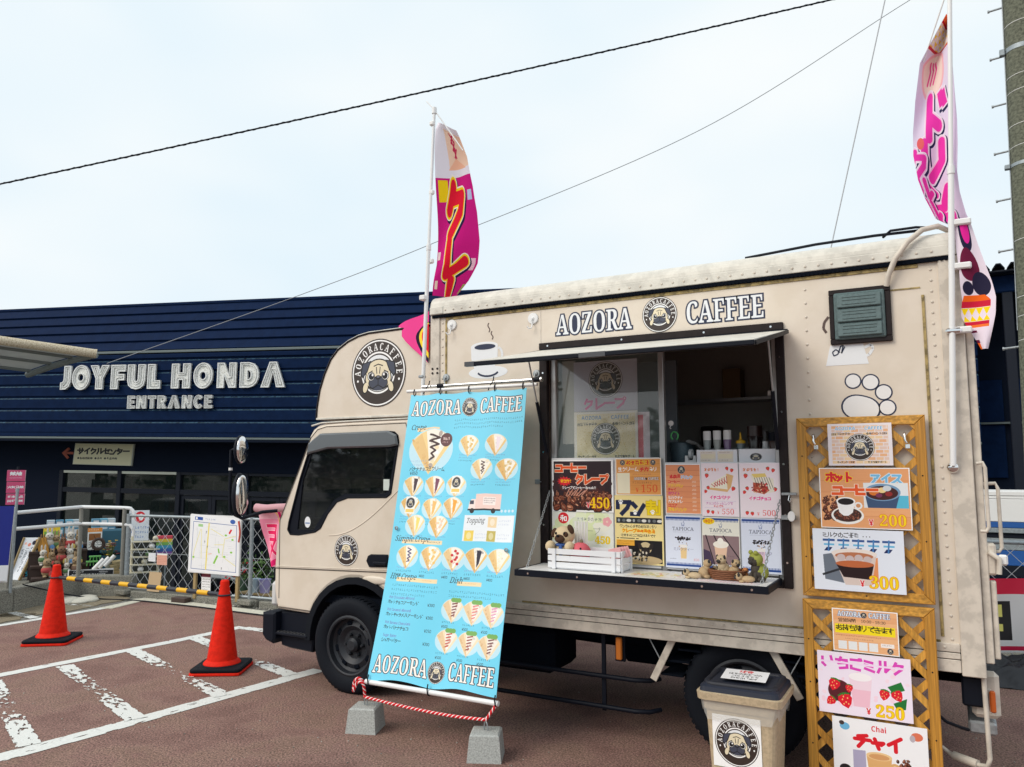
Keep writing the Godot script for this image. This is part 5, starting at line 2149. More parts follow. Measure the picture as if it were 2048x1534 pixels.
	part(t, "grey_panel", bx(-2.16,-1.50,1.04,2.28,-0.42,-0.40), mat(lin(0.16,0.19,0.22),0.6))
	part(t, "display_board", bx(-2.19,-1.492,1.025,1.662,-0.012,-0.006), M.paper)
	part(t, "display_board", bx(-1.456,-0.84,1.025,1.632,-0.012,-0.006), M.paper)
	part(t, "counter", bx(-2.2,-0.82,1.005,1.02,-0.5,-0.062), M.alu)
	part(t, "work_shelf", bx(-1.45,-0.842,1.58,1.60,-0.30,-0.05), M.alu)

	# the flap propped up over the window
	var k1 := Vector3(0,2.337,0.03)
	var k2 := Vector3(0,2.165,0.90)
	var up := (k2 - k1).normalized()
	var aw := S()
	aw.bar(Vector3(-1.49, k1.y, k1.z), Vector3(-1.49, k2.y, k2.z) - up * 0.016,1.50,0.012, Vector3.RIGHT)
	var flap := part(t, "upper_flap", aw, M.roof_white)
	var under := Vector3(0,-0.011,-0.003)
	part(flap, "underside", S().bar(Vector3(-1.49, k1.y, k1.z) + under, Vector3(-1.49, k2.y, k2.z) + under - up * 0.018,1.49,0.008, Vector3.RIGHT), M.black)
	part(flap, "edge_trim", S().bar(Vector3(-2.247, k2.y - 0.008, k2.z), Vector3(-0.733, k2.y - 0.008, k2.z),0.022,0.024, Vector3.UP, 0.003), M.black)
	part(flap, "tape", S().bar(Vector3(-2.249, k2.y - 0.008, k2.z + 0.001), Vector3(-2.19, k2.y - 0.008, k2.z + 0.001),0.024,0.026, Vector3.UP), mat(lin(0.06,0.065,0.075),0.5))
	part(flap, "tape", S().bar(Vector3(-1.58, k2.y - 0.008, k2.z + 0.001), Vector3(-1.44, k2.y - 0.008, k2.z + 0.001),0.024,0.026, Vector3.UP), mat(lin(0.06,0.065,0.075),0.5))
	for e in [-2.245,-0.735]:
		part(flap, "edge_trim", S().bar(Vector3(e, k1.y - 0.006, k1.z + 0.02), Vector3(e, k2.y - 0.006, k2.z - 0.018),0.010,0.020, Vector3.RIGHT), M.black)
	part(flap, "hinge", bx(-2.24,-0.74,2.340,2.3495,0.021,0.032), M.black)
	for e in [[-2.215,-2.205], [-0.80,-0.815]]:
		var a := Vector3(e[0],2.285,0.26)
		var b := Vector3(e[1],1.70,0.03)
		var st := part(t, "gas_strut", S().tube([a, a.lerp(b, 0.5)],0.005,8), M.steel)
		part(st, "cylinder", S().tube([a.lerp(b, 0.48), b],0.011,8), M.black)

	# the shelf flap folded down under the window, on two chains
	var shelf := part(t, "lower_flap", bx(-2.235,-0.835,1.004,1.018,0.022,0.355), M.white)
	for q in [bx(-2.25,-0.82,0.982,1.019,0.356,0.372,0.002), bx(-2.25,-2.236,0.982,1.0195,0.022,0.355,0.002), bx(-0.834,-0.82,0.982,1.0195,0.022,0.355,0.002)]:
		part(shelf, "edge_trim", q, M.black)
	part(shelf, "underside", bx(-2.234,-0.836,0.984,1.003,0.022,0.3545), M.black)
	for q in [-2.16,-1.85,-1.5,-1.15,-0.9]:
		part(shelf, "screw", disc(Vector3(q, 1.0,0.3745),0.006,8), M.chrome)
	var link := []
	for k in 11:
		var an := TAU * k / 10
		link.append(Vector3(cos(an) * 0.0065, sin(an) * 0.012,0))
	for q in [[Vector3(-2.19,1.46,0.02), Vector3(-2.185,1.03,0.335)], [Vector3(-0.815,1.43,0.02), Vector3(-0.86,1.03,0.335)]]:
		var ch := S()
		var d: Vector3 = q[1] - q[0]
		var y := d.normalized()
		var x := y.cross(Vector3.RIGHT).normalized()
		for k in 26:
			var b := Basis(x, y, x.cross(y))
			if k % 2:
				b = Basis(y, PI / 2) * b
			ch.t = Transform3D(b, q[0] + d * (k + 0.5) / 26)
			ch.tube(link, 0.0024,4, false)
		part(t, "chain", ch, M.steel)
	# latches and padlock
	part(t, "latch", bx(-2.30,-2.262,1.50,1.53,0.001,0.014,0.003), M.steel)
	part(t, "latch", bx(-2.29,-2.25,1.512,1.518,0.014,0.03), M.steel)
	var la := part(t, "latch", bx(-0.805,-0.725,1.455,1.470,0.02,0.032,0.003), M.steel)
	part(la, "tag_hook", S().tube([Vector3(-0.765,1.455,0.03), Vector3(-0.77,1.43,0.034), Vector3(-0.76,1.42,0.036), Vector3(-0.755,1.44,0.036)],0.003,6), M.chrome)
	part(t, "latch", bx(-0.812,-0.735,1.325,1.350,0.019,0.030,0.003), M.steel)
	var tg := S()
	tg.t = Transform3D(Basis(), Vector3(-0.757,1.345,0.034))
	tg.prism(ring_pts(0.019,0.027,0,0,20),0.0,0.006,0.002)
	part(t, "padlock", tg, M.white)

	# shutter of the ventilator
	var vf := S()
	vf.add(bx(-0.527,-0.231,2.508,2.537,0,0.022,0.003)).add(bx(-0.527,-0.231,2.246,2.274,0,0.022,0.003)).add(bx(-0.527,-0.503,2.2745,2.5075,0,0.021,0.003)).add(bx(-0.258,-0.231,2.2745,2.5075,0,0.021,0.003))
	var vent := part(t, "vent_frame", vf, M.brown)
	var teal := rough_mat(lin(0.10,0.155,0.16),0.55, M.stain, 4.0)
	part(vent, "shutter_box", bx(-0.502,-0.259,2.268,2.516,0.001,0.034,0.006), teal)
	for k in 3:
		var lv := S()
		lv.t = Transform3D(Basis(Vector3.RIGHT, -0.10), Vector3(-0.3805,2.316 + k * 0.076,0.040))
		lv.box(Vector3.ZERO, Vector3(0.212,0.070,0.012),0.004)
		for j in [-0.018,0.004,0.02]:
			lv.box(Vector3(0, j, 0.006), Vector3(0.16,0.005,0.006),0.0015)
		part(vent, "louvre", lv, teal)
	# hose that leads down from the roof to it
	part(t, "hose", S().tube([Vector3(0.06,2.80,-0.10), Vector3(0.0,2.825,-0.04), Vector3(-0.07,2.80,0.02), Vector3(-0.14,2.74,0.045), Vector3(-0.20,2.66,0.045), Vector3(-0.235,2.58,0.036), Vector3(-0.247,2.53,0.02)],0.014,10), M.beige_trim)
	part(t, "roof_cable", S().tube([Vector3(-1.0,2.83,-0.20), Vector3(-0.6,2.84,-0.14), Vector3(-0.3,2.84,-0.12), Vector3(-0.05,2.83,-0.10)],0.008,6), M.black)
	var wire := S().tube([Vector3(-0.26,2.83,-0.14), Vector3(-0.22,2.85,-0.10), Vector3(-0.1,2.845,-0.08), Vector3(0.03,2.82,-0.08)],0.007,6)
	part(t, "roof_cable", wire, M.black)

	# vinyl on the side: words, emblem, cups, paw
	var words := Node3D.new()
	words.name = "lettering"
	t.add_child(words, true)
	side_word(words, "AOZORA", -2.147,-1.640,2.437,0.128)
	side_word(words, "CAFFEE", -1.308,-0.866,2.432,0.128)
	part(t, "emblem", disc(Vector3(-1.465,2.504,0.003),0.107), emblem_mat)
	var cup := S()
	cup.prism(pts([-2.785,2.405,-2.575,2.412,-2.578,2.33,-2.60,2.265,-2.645,2.232,-2.715,2.232,-2.76,2.265,-2.782,2.33]),0,0.0015)
	cup.t = Transform3D(Basis(), Vector3(-2.68,2.408,0))
	cup.prism(ring_pts(0.105,0.030,0,0,30),0.0,0.0018)
	cup.t = Transform3D(Basis(), Vector3(-2.652,2.232,0))
	cup.prism(ring_pts(0.150,0.042,0,0,36),0.0,0.0012)
	cup.t = Transform3D()
	var cp := part(t, "cup_sticker", cup, M.vinyl_white)
	var cof := S()
	cof.t = Transform3D(Basis(), Vector3(-2.675,2.404,0.0018))
	cof.prism(ring_pts(0.082,0.019,0,0,30),0.0,0.001)
	part(cp, "coffee", cof, M.vinyl_navy)
	var hd := []
	for k in 9:
		var an := deg_to_rad(80 - 150.0 * k / 8)
		hd.append(Vector2(-2.578 + cos(an) * 0.036,2.345 + sin(an) * 0.048))
	part(cp, "cup_handle", vinyl(hd, 0.001,0.016), M.vinyl_white)
	var arc := []
	for k in 9:
		var an := deg_to_rad(205 + 130.0 * k / 8)
		arc.append(Vector2(-2.652 + cos(an) * 0.085,2.248 + sin(an) * 0.042))
	part(cp, "saucer_mark", vinyl(arc, 0.0022,0.012), M.vinyl_navy)
	for q in [[Vector2(-2.645,2.50),0.062], [Vector2(-2.620,2.45),0.055]]:
		var st := []
		for k in 7:
			st.append(q[0] + Vector2(sin(k * 1.05) * 0.008, q[1] * (k / 6.0)))
		part(cp, "steam", vinyl(st, 0.001,0.007), M.vinyl_brown)
	var mug := S()
	mug.prism(pts([-0.557,2.137,-0.349,2.137,-0.372,2.244,-0.532,2.244]),0,0.0015)
	var mg := part(t, "cup_sticker", mug, M.vinyl_white)
	part(mg, "cup_handle", vinyl([Vector2(-0.366,2.222), Vector2(-0.335,2.236), Vector2(-0.325,2.216), Vector2(-0.345,2.185), Vector2(-0.362,2.178)],0.001,0.014), M.vinyl_white)
	part(mg, "script", vinyl([Vector2(-0.485,2.205), Vector2(-0.505,2.222), Vector2(-0.522,2.208), Vector2(-0.516,2.188), Vector2(-0.496,2.196), Vector2(-0.48,2.238), Vector2(-0.468,2.24), Vector2(-0.478,2.20), Vector2(-0.46,2.235)],0.0022,0.006), M.vinyl_navy)
	part(mg, "steam", vinyl([Vector2(-0.548,2.315), Vector2(-0.562,2.34), Vector2(-0.556,2.372), Vector2(-0.534,2.40)],0.001,0.013), M.vinyl_brown)
	var pawn := Node3D.new()
	pawn.name = "paw_sticker"
	t.add_child(pawn, true)
	var pale := mat(lin(0.80,0.79,0.79),0.4)
	for q in [[-0.429,2.050,0.041], [-0.346,2.040,0.043], [-0.287,1.985,0.042], [-0.273,1.906,0.042]]:
		var ring := S()
		ring.t = Transform3D(Basis(), Vector3(q[0], q[1],0))
		ring.prism(ring_pts(q[2], q[2],0,0,28),0,0.0012)
		var o := part(pawn, "toe", ring, M.vinyl_navy)
		var fill := S()
		fill.t = ring.t
		fill.prism(ring_pts(q[2] - 0.007, q[2] - 0.007,0,0,28),0.0012,0.002,0.0, false)
		part(o, "fill", fill, pale)
	for q in [[0.0, M.vinyl_navy, 0.0012], [0.008, pale, 0.0022]]:
		var pd := S()
		var op := PackedVector2Array()
		for k in 30:
			var an := TAU * k / 30
			var r := 1.0 + 0.16 * cos(2 * an + 0.6)
			op.append(Vector2(-0.398 + cos(an) * (0.083 - q[0]) * r, 1.908 + sin(an) * (0.080 - q[0]) * r))
		pd.prism(op, 0.0 if q[0] == 0.0 else 0.0012, q[2],0.0, false)
		part(pawn, "pad", pd, q[1])

	# rear fittings: handles on the door, bar and lamp, step
	for q in [[0.135,1.62,1.30,0.02], [0.185,1.52,1.20,-0.06]]:
		part(t, "grab_handle", S().tube([Vector3(0.10, q[1], q[3]), Vector3(q[0] - 0.01, q[1] + 0.005, q[3]), Vector3(q[0], q[1] - 0.02, q[3]), Vector3(q[0], q[2] + 0.02, q[3]), Vector3(q[0] - 0.01, q[2], q[3]), Vector3(0.10, q[2], q[3])],0.0085,8), M.beige_trim)
	var lock := part(t, "door_lock", bx(0.11,0.16,1.09,1.24,-0.08,-0.02,0.01), M.beige_trim)
	part(lock, "lever", S().tube([Vector3(0.13,1.2,-0.01), Vector3(0.17,1.17,0.0), Vector3(0.165,1.10,0.0)],0.012,8), M.beige_trim)
	part(lock, "lever", bx(0.165,0.205,1.14,1.19,-0.03,-0.01,0.008), M.white)
	part(t, "door_edge", bx(0.127,0.152,0.70,1.06,-0.09,-0.03,0.004), M.beige_trim)
	var dome := S()
	dome.t = Transform3D(Basis(Vector3.RIGHT, PI / 2), Vector3(0.002,1.602,0.016))
	dome.lathe([Vector2(0.028,0), Vector2(0.028,0.012), Vector2(0.02,0.026), Vector2(0.0,0.03)],16, true)
	part(t, "pole_socket", dome, M.chrome)
	part(t, "pole_clamp", bx(0.005,0.075,2.255,2.28,0.017,0.075,0.008), M.chrome)

func build_cab() -> void:
	var t := TR
	var cab := Node3D.new()
	cab.name = "cab"
	t.add_child(cab, true)
	var arch := []
	for k in 13:
		var an := deg_to_rad(37 + 121.5 * k / 12)
		arch.append_array([-3.83 + cos(an) * 0.465,0.335 + sin(an) * 0.465])
	var out := pts([-4.62,0.515,-4.662,0.66,-4.665,0.80,-4.655,1.0,-4.635,1.19,-4.47,1.52,-4.325,1.85,-4.29,1.90,-4.24,1.93,-4.15,1.948,-3.95,1.958,-3.20,1.966,-3.175,1.94,-3.175,0.615] + arch)
	out.reverse()
	if Geometry2D.is_polygon_clockwise(out):
		out.reverse()
	var hole := pts([-4.514,1.183,-4.524,1.127,-4.497,1.093,-4.412,1.092,-4.244,1.120,-4.189,1.150,-4.12,1.260,-4.032,1.350,-3.926,1.383,-3.567,1.392,-3.527,1.418,-3.462,1.790,-3.47,1.835,-3.50,1.858,-3.56,1.864,-4.192,1.858,-4.302,1.788,-4.407,1.521])
	var e := 0.03
	var inn := inset(out, e)
	var z1 := -0.10
	var s := S()
	for q in cut(inn, hole):
		s.prism(q, z1 - 0.03, z1,0.0)
	var mid := inset(out, 0.009)
	s.add(strip_loft(mid, z1 - 0.009, inn, z1))
	s.add(strip_loft(out, z1 - e, mid, z1 - 0.009))
	var body := part(cab, "side_shell", s, M.beige)
	var far := S()
	far.t = Transform3D(Basis.from_scale(Vector3(1,1,-1)), Vector3(0,0,-1.9))
	var f2 := S()
	for q in cut(inn, hole):
		f2.prism(q, -1.80,-1.77)
	part(cab, "side_shell", f2, M.beige)
	# roof, front and back skins between the two sides
	var skin := S()
	var n := out.size()
	for i in n:
		var a := out[i]
		var b := out[(i + 1) % n]
		var m := (a + b) / 2
		if m.x < -4.3 and m.y > 1.2 and m.y < 1.86:
			continue
		skin.quad(Vector3(a.x, a.y, -1.80), Vector3(b.x, b.y, -1.80), Vector3(b.x, b.y, z1 - e), Vector3(a.x, a.y, z1 - e))
	part(cab, "roof_and_front", skin, M.beige)
	var ws := S()
	ws.quad(Vector3(-4.635,1.19,-1.79), Vector3(-4.325,1.85,-1.79), Vector3(-4.325,1.85, z1 - e), Vector3(-4.635,1.19, z1 - e))
	var dark_glass := mat(Color(0.05,0.07,0.09,0.35),0.03)
	dark_glass.transparency = BaseMaterial3D.TRANSPARENCY_ALPHA
	part(cab, "windscreen", ws, dark_glass)
	# door: window with its black border, glass, visor
	var glass := pts([-4.432,1.130,-4.263,1.136,-4.174,1.249,-4.068,1.360,-3.962,1.409,-3.590,1.417,-3.552,1.440,-3.488,1.74,-4.115,1.748,-4.3,1.717,-4.387,1.508])
	var bd := S()
	for q in cut(hole, glass):
		bd.prism(q, z1 - 0.026, z1 - 0.006,0.0)
	var win := part(cab, "door_window", bd, M.black)
	var gl := S()
	gl.prism(glass, z1 - 0.018, z1 - 0.013)
	part(win, "pane", gl, dark_glass)
	var vis := S()
	vis.prism(pts([-4.335,1.70,-4.315,1.79,-4.20,1.862,-3.545,1.870,-3.470,1.838,-3.452,1.765,-3.535,1.752,-4.115,1.748,-4.285,1.715]), z1 + 0.004, z1 + 0.028,0.012)
	var smoke := mat(lin(0.10,0.115,0.13),0.2)
	smoke.clearcoat_enabled = true
	part(cab, "rain_visor", vis, smoke)
	var rim := S()
	for i in hole.size():
		var a := hole[i]
		var b := hole[(i + 1) % hole.size()]
		rim.tube([Vector3(a.x, a.y, z1), Vector3(b.x, b.y, z1)],0.007,6, false)
	part(win, "seal", rim, M.rubber)
	var stk := S()
	stk.t = Transform3D(Basis(), Vector3(-4.333,1.189, z1 - 0.0125))
	stk.prism(ring_pts(0.030,0.042,0,0,24),0.0,0.0008)
	part(cab, "sticker", stk, M.vinyl_white)
	part(cab, "sticker", bx(-4.356,-4.31,1.178,1.186, z1 - 0.0115, z1 - 0.011), mat(lin(0.05,0.15,0.4),0.5))
	part(cab, "mirror_card", bx(-3.60,-3.545,1.44,1.52, z1 - 0.009, z1 - 0.006,0.001), mat(lin(0.6,0.66,0.62),0.4))
	# seams: door edge, belt crease, the swage that sweeps down from the window
	var dark := mat(lin(0.10,0.08,0.065),0.7)
	var line := func(p: Array, wd: float) -> Shape:
		var q := S()
		for i in p.size() - 1:
			q.tube([Vector3(p[i].x, p[i].y, z1), Vector3(p[i + 1].x, p[i + 1].y, z1)], wd, 6, false)
		return q
	part(body, "door_seam", line.call([Vector2(-4.60,0.60), Vector2(-4.612,1.20), Vector2(-4.44,1.55), Vector2(-4.31,1.83), Vector2(-4.24,1.895), Vector2(-4.15,1.915), Vector2(-3.40,1.922), Vector2(-3.385,1.88), Vector2(-3.40,0.88)],0.0035), dark)
	part(body, "belt_crease", line.call([Vector2(-4.64,0.828), Vector2(-3.40,0.866)],0.005), dark)
	part(body, "belt_crease", line.call([Vector2(-4.635,0.843), Vector2(-3.40,0.882)],0.0035), M.beige)
	part(body, "gutter", line.call([Vector2(-4.30,1.925), Vector2(-4.2,1.945), Vector2(-3.95,1.950), Vector2(-3.2,1.956)],0.007), M.roof_white)
	part(body, "sill_seam", line.call([Vector2(-4.62,0.535), Vector2(-4.27,0.530)],0.0035), dark)
	var sw := []
	for k in 13:
		var f := k / 12.0
		sw.append(Vector2(lerpf(-3.44,-4.1, f),1.46 - 0.36 * sin(f * PI / 2)))
	part(body, "swage", line.call(sw, 0.0042), M.beige)
	var hn := S()
	hn.prism(pts([-3.734,0.934,-3.72,0.968,-3.693,0.982,-3.54,0.988,-3.53,0.90,-3.708,0.891]), z1 + 0.001, z1 + 0.012,0.008)
	var handle := part(body, "door_handle", hn, M.black)
	part(handle, "grip", bx(-3.66,-3.54,0.912,0.935, z1 + 0.012, z1 + 0.030,0.006), M.black)
	part(cab, "emblem", disc(Vector3(-3.930,0.998, z1 + 0.003),0.112), emblem_mat)
	var tank := S()
	tank.t = Transform3D(Basis(), Vector3(-3.66,0.80, z1))
	tank.ball(Vector3.ZERO, Vector3(0.12,0.03,0.012),14,6)
	part(body, "fuel_flap", tank, M.beige)
	# inside: seat back, wheel and dashboard, dimly seen
	part(cab, "seat", bx(-3.75,-3.55,0.95,1.65,-0.75,-0.25,0.05), M.black_matt)
	part(cab, "headrest", bx(-3.66,-3.56,1.66,1.82,-0.62,-0.38,0.03), M.black_matt)
	part(cab, "dashboard", bx(-4.6,-4.32,0.95,1.20,-1.7,-0.15,0.05), M.black_matt)
	part(cab, "cab_floor", bx(-4.6,-3.2,0.60,0.66,-1.76,-0.14), M.black_matt)
	# wheel arch lining, bumper, step, lamps
	var al := S()
	var prev := Vector2.ZERO
	for k in 17:
		var an := deg_to_rad(-4 + 186.0 * k / 16)
		var p := Vector2(-3.83 + cos(an) * 0.475,0.335 + sin(an) * 0.475)
		if k:
			var q := prev
			var c := Vector2(-3.83,0.335)
			var qi := c + (q - c) * 0.9
			var pi := c + (p - c) * 0.9
			al.quad(Vector3(qi.x, qi.y, z1 + 0.018), Vector3(q.x, q.y, z1 + 0.018), Vector3(p.x, p.y, z1 + 0.018), Vector3(pi.x, pi.y, z1 + 0.018))
			al.quad(Vector3(q.x, q.y, z1 - 0.05), Vector3(p.x, p.y, z1 - 0.05), Vector3(p.x, p.y, z1 + 0.018), Vector3(q.x, q.y, z1 + 0.018))
			al.quad(Vector3(qi.x, qi.y, -0.6), Vector3(qi.x, qi.y, z1 + 0.018), Vector3(pi.x, pi.y, z1 + 0.018), Vector3(pi.x, pi.y, -0.6))
		prev = p
	part(cab, "wheel_arch", al, M.rubber)
	var bp := S()
	bp.prism(pts([-4.737,0.490,-4.735,0.32,-4.70,0.285,-4.62,0.262,-4.60,0.30,-4.60,0.498]),-1.83,-0.06,0.015)
	part(cab, "bumper", bp, M.black)
	var stp := S()
	stp.prism(pts([-4.60,0.498,-4.61,0.34,-4.59,0.245,-4.50,0.232,-4.27,0.222,-4.262,0.30,-4.285,0.42,-4.262,0.505]),-0.45,-0.125,0.01)
	var step := part(cab, "step", stp, M.black)
	part(step, "tread", bx(-4.605,-4.285,0.332,0.352,-0.30,-0.075,0.005), M.black)
	for k in 9:
		part(step, "tread_stud", bx(-4.595 + k * 0.034,-4.575 + k * 0.034,0.352,0.357,-0.16,-0.085), mat(lin(0.05,0.05,0.055),0.5))
	part(cab, "headlamp", bx(-4.70,-4.63,0.535,0.72,-0.36,-0.105,0.02), mat(lin(0.62,0.62,0.62),0.15))
	part(cab, "corner_lamp", bx(-4.672,-4.645,0.73,0.83,-0.20,-0.104,0.006), M.black)
	part(cab, "grille", bx(-4.69,-4.66,0.56,0.76,-1.4,-0.5,0.01), M.black)
	# mirrors on their arm
	var arm := part(cab, "mirror_arm", S().tube([Vector3(-4.62,1.27,-0.08), Vector3(-4.70,1.262,0.0), Vector3(-4.76,1.235,0.06), Vector3(-4.82,1.215,0.09), Vector3(-4.86,1.24,0.12), Vector3(-4.90,1.26,0.14), Vector3(-4.91,1.45,0.14), Vector3(-4.91,1.74,0.14), Vector3(-4.88,1.75,0.13)],0.013,8), M.black)
	part(arm, "arm_band", S().tube([Vector3(-4.91,1.585,0.14), Vector3(-4.91,1.605,0.14)],0.015,8), M.white)
	var face := Basis(Vector3.UP, deg_to_rad(38))
	for q in [[Vector3(-4.845,1.745,0.105),0.085,0.112,0.036], [Vector3(-4.845,1.395,0.105),0.080,0.170,0.046]]:
		var hs := S()
		hs.t = Transform3D(Basis(Vector3.UP, deg_to_rad(90 + 18)), q[0])
		hs.ball(Vector3.ZERO, Vector3(q[1], q[2], q[3]),24,14)
		var o := part(arm, "mirror", hs, M.black)
		var g := S()
		g.t = Transform3D(Basis(Vector3.UP, deg_to_rad(90 + 18)), q[0])
		if q[2] < 0.15:
			g.ball(Vector3(0,0,0.012), Vector3(q[1] * 0.93, q[2] * 0.94, q[3] * 0.95),24,14)
		else:
			g.t = Transform3D(Basis(Vector3.UP, deg_to_rad(90 + 2)), q[0])
			g.ball(Vector3(0,0,0.03), Vector3(q[1] * 0.86, q[2] * 0.9, q[3] * 0.6),24,14)
		part(o, "mirror_glass", g, M.chrome)
	# air deflector over the cab, its edge trimmed in black
	var df := pts([-4.255,1.972,-4.250,2.06,-4.225,2.20,-4.18,2.32,-4.12,2.43,-4.05,2.50,-3.95,2.555,-3.85,2.588,-3.75,2.603,-3.30,2.612,-3.13,2.612,-3.13,1.962])
	df.reverse()
	var dp := S()
	dp.prism(df, -1.75, z1,0.006)
	var defl := part(t, "air_deflector", dp, M.beige)
	var edge := []
	for k in range(df.size() - 1,0,-1):
		edge.append(Vector3(df[k].x, df[k].y, z1 + 0.001))
	part(defl, "edge_trim", S().tube(edge.slice(0,11),0.008,6), M.brown)
	var edge2 := []
	for p in edge:
		edge2.append(p + Vector3(-0.006,0.006,-0.012))
	part(defl, "edge_trim", S().tube(edge2.slice(0,11),0.009,6), M.roof_white)
	part(defl, "emblem", disc(Vector3(-3.655,2.300, z1 + 0.003),0.253,72), emblem_mat)
	part(defl, "lower_trim", bx(-4.25,-3.14,1.969,1.984, z1, z1 + 0.01,0.002), M.roof_white)
	part(defl, "gasket", bx(-4.05,-3.2,1.952,1.968,-1.6,-0.2), M.black_matt)

func wheel(parent: Node, c: Vector3, r: float, wd: float) -> void:
	var ty := S()
	ty.t = Transform3D(Basis(Vector3.RIGHT, PI / 2), c)
	ty.lathe([Vector2(r * 0.62,-wd * 0.9), Vector2(r * 0.8,-wd), Vector2(r * 0.96,-wd * 0.88), Vector2(r, -wd * 0.7), Vector2(r, -0.12 * wd), Vector2(r * 0.965,0.0 * wd), Vector2(r * 0.88,0.06 * wd), Vector2(r * 0.74,0.05 * wd), Vector2(r * 0.64,-0.02 * wd), Vector2(r * 0.60,-0.10 * wd)],48, true)
	for k in 60:
		var b := Basis(Vector3.UP, TAU * k / 60)
		var keep := ty.t
		ty.t = keep * Transform3D(b, Vector3.ZERO)
		ty.box(Vector3(r + 0.001,-wd * 0.2,0), Vector3(0.008, wd * 0.22,0.020))
		ty.t = keep
	var w := part(parent, "wheel", ty, M.rubber)
	var rm := S()
	rm.t = Transform3D(Basis(Vector3.RIGHT, PI / 2), c)
	rm.lathe([Vector2(r * 0.62,-0.3 * wd), Vector2(r * 0.64,-0.02 * wd), Vector2(r * 0.60,0.0), Vector2(r * 0.57,-0.02 * wd), Vector2(r * 0.55,-0.2 * wd), Vector2(r * 0.50,-0.28 * wd), Vector2(r * 0.40,-0.22 * wd), Vector2(r * 0.30,-0.34 * wd), Vector2(r * 0.16,-0.36 * wd), Vector2(r * 0.15,-0.18 * wd), Vector2(r * 0.10,-0.10 * wd), Vector2(0,-0.10 * wd)],40, false)
	part(w, "rim", rm, M.rim_steel)
	for k in 8:
		var ho := S()
		ho.t = Transform3D(Basis(), c) * Transform3D(Basis(Vector3.BACK, TAU * (k + 0.3) / 8), Vector3.ZERO)
		ho.box(Vector3(r * 0.455,0,-0.235 * wd), Vector3(0.028,0.045,0.012),0.005)
		part(w, "hand_hole", ho, M.black_matt)
	for k in 6:
		var nu := S()
		nu.t = Transform3D(Basis(Vector3.RIGHT, PI / 2), c + Vector3(cos(TAU * k / 6) * r * 0.225, sin(TAU * k / 6) * r * 0.225,-0.35 * wd))
		nu.lathe([Vector2(0.014,0), Vector2(0.014,0.016), Vector2(0.008,0.028), Vector2(0,0.028)],6)
		part(w, "wheel_nut", nu, M.rim_steel)

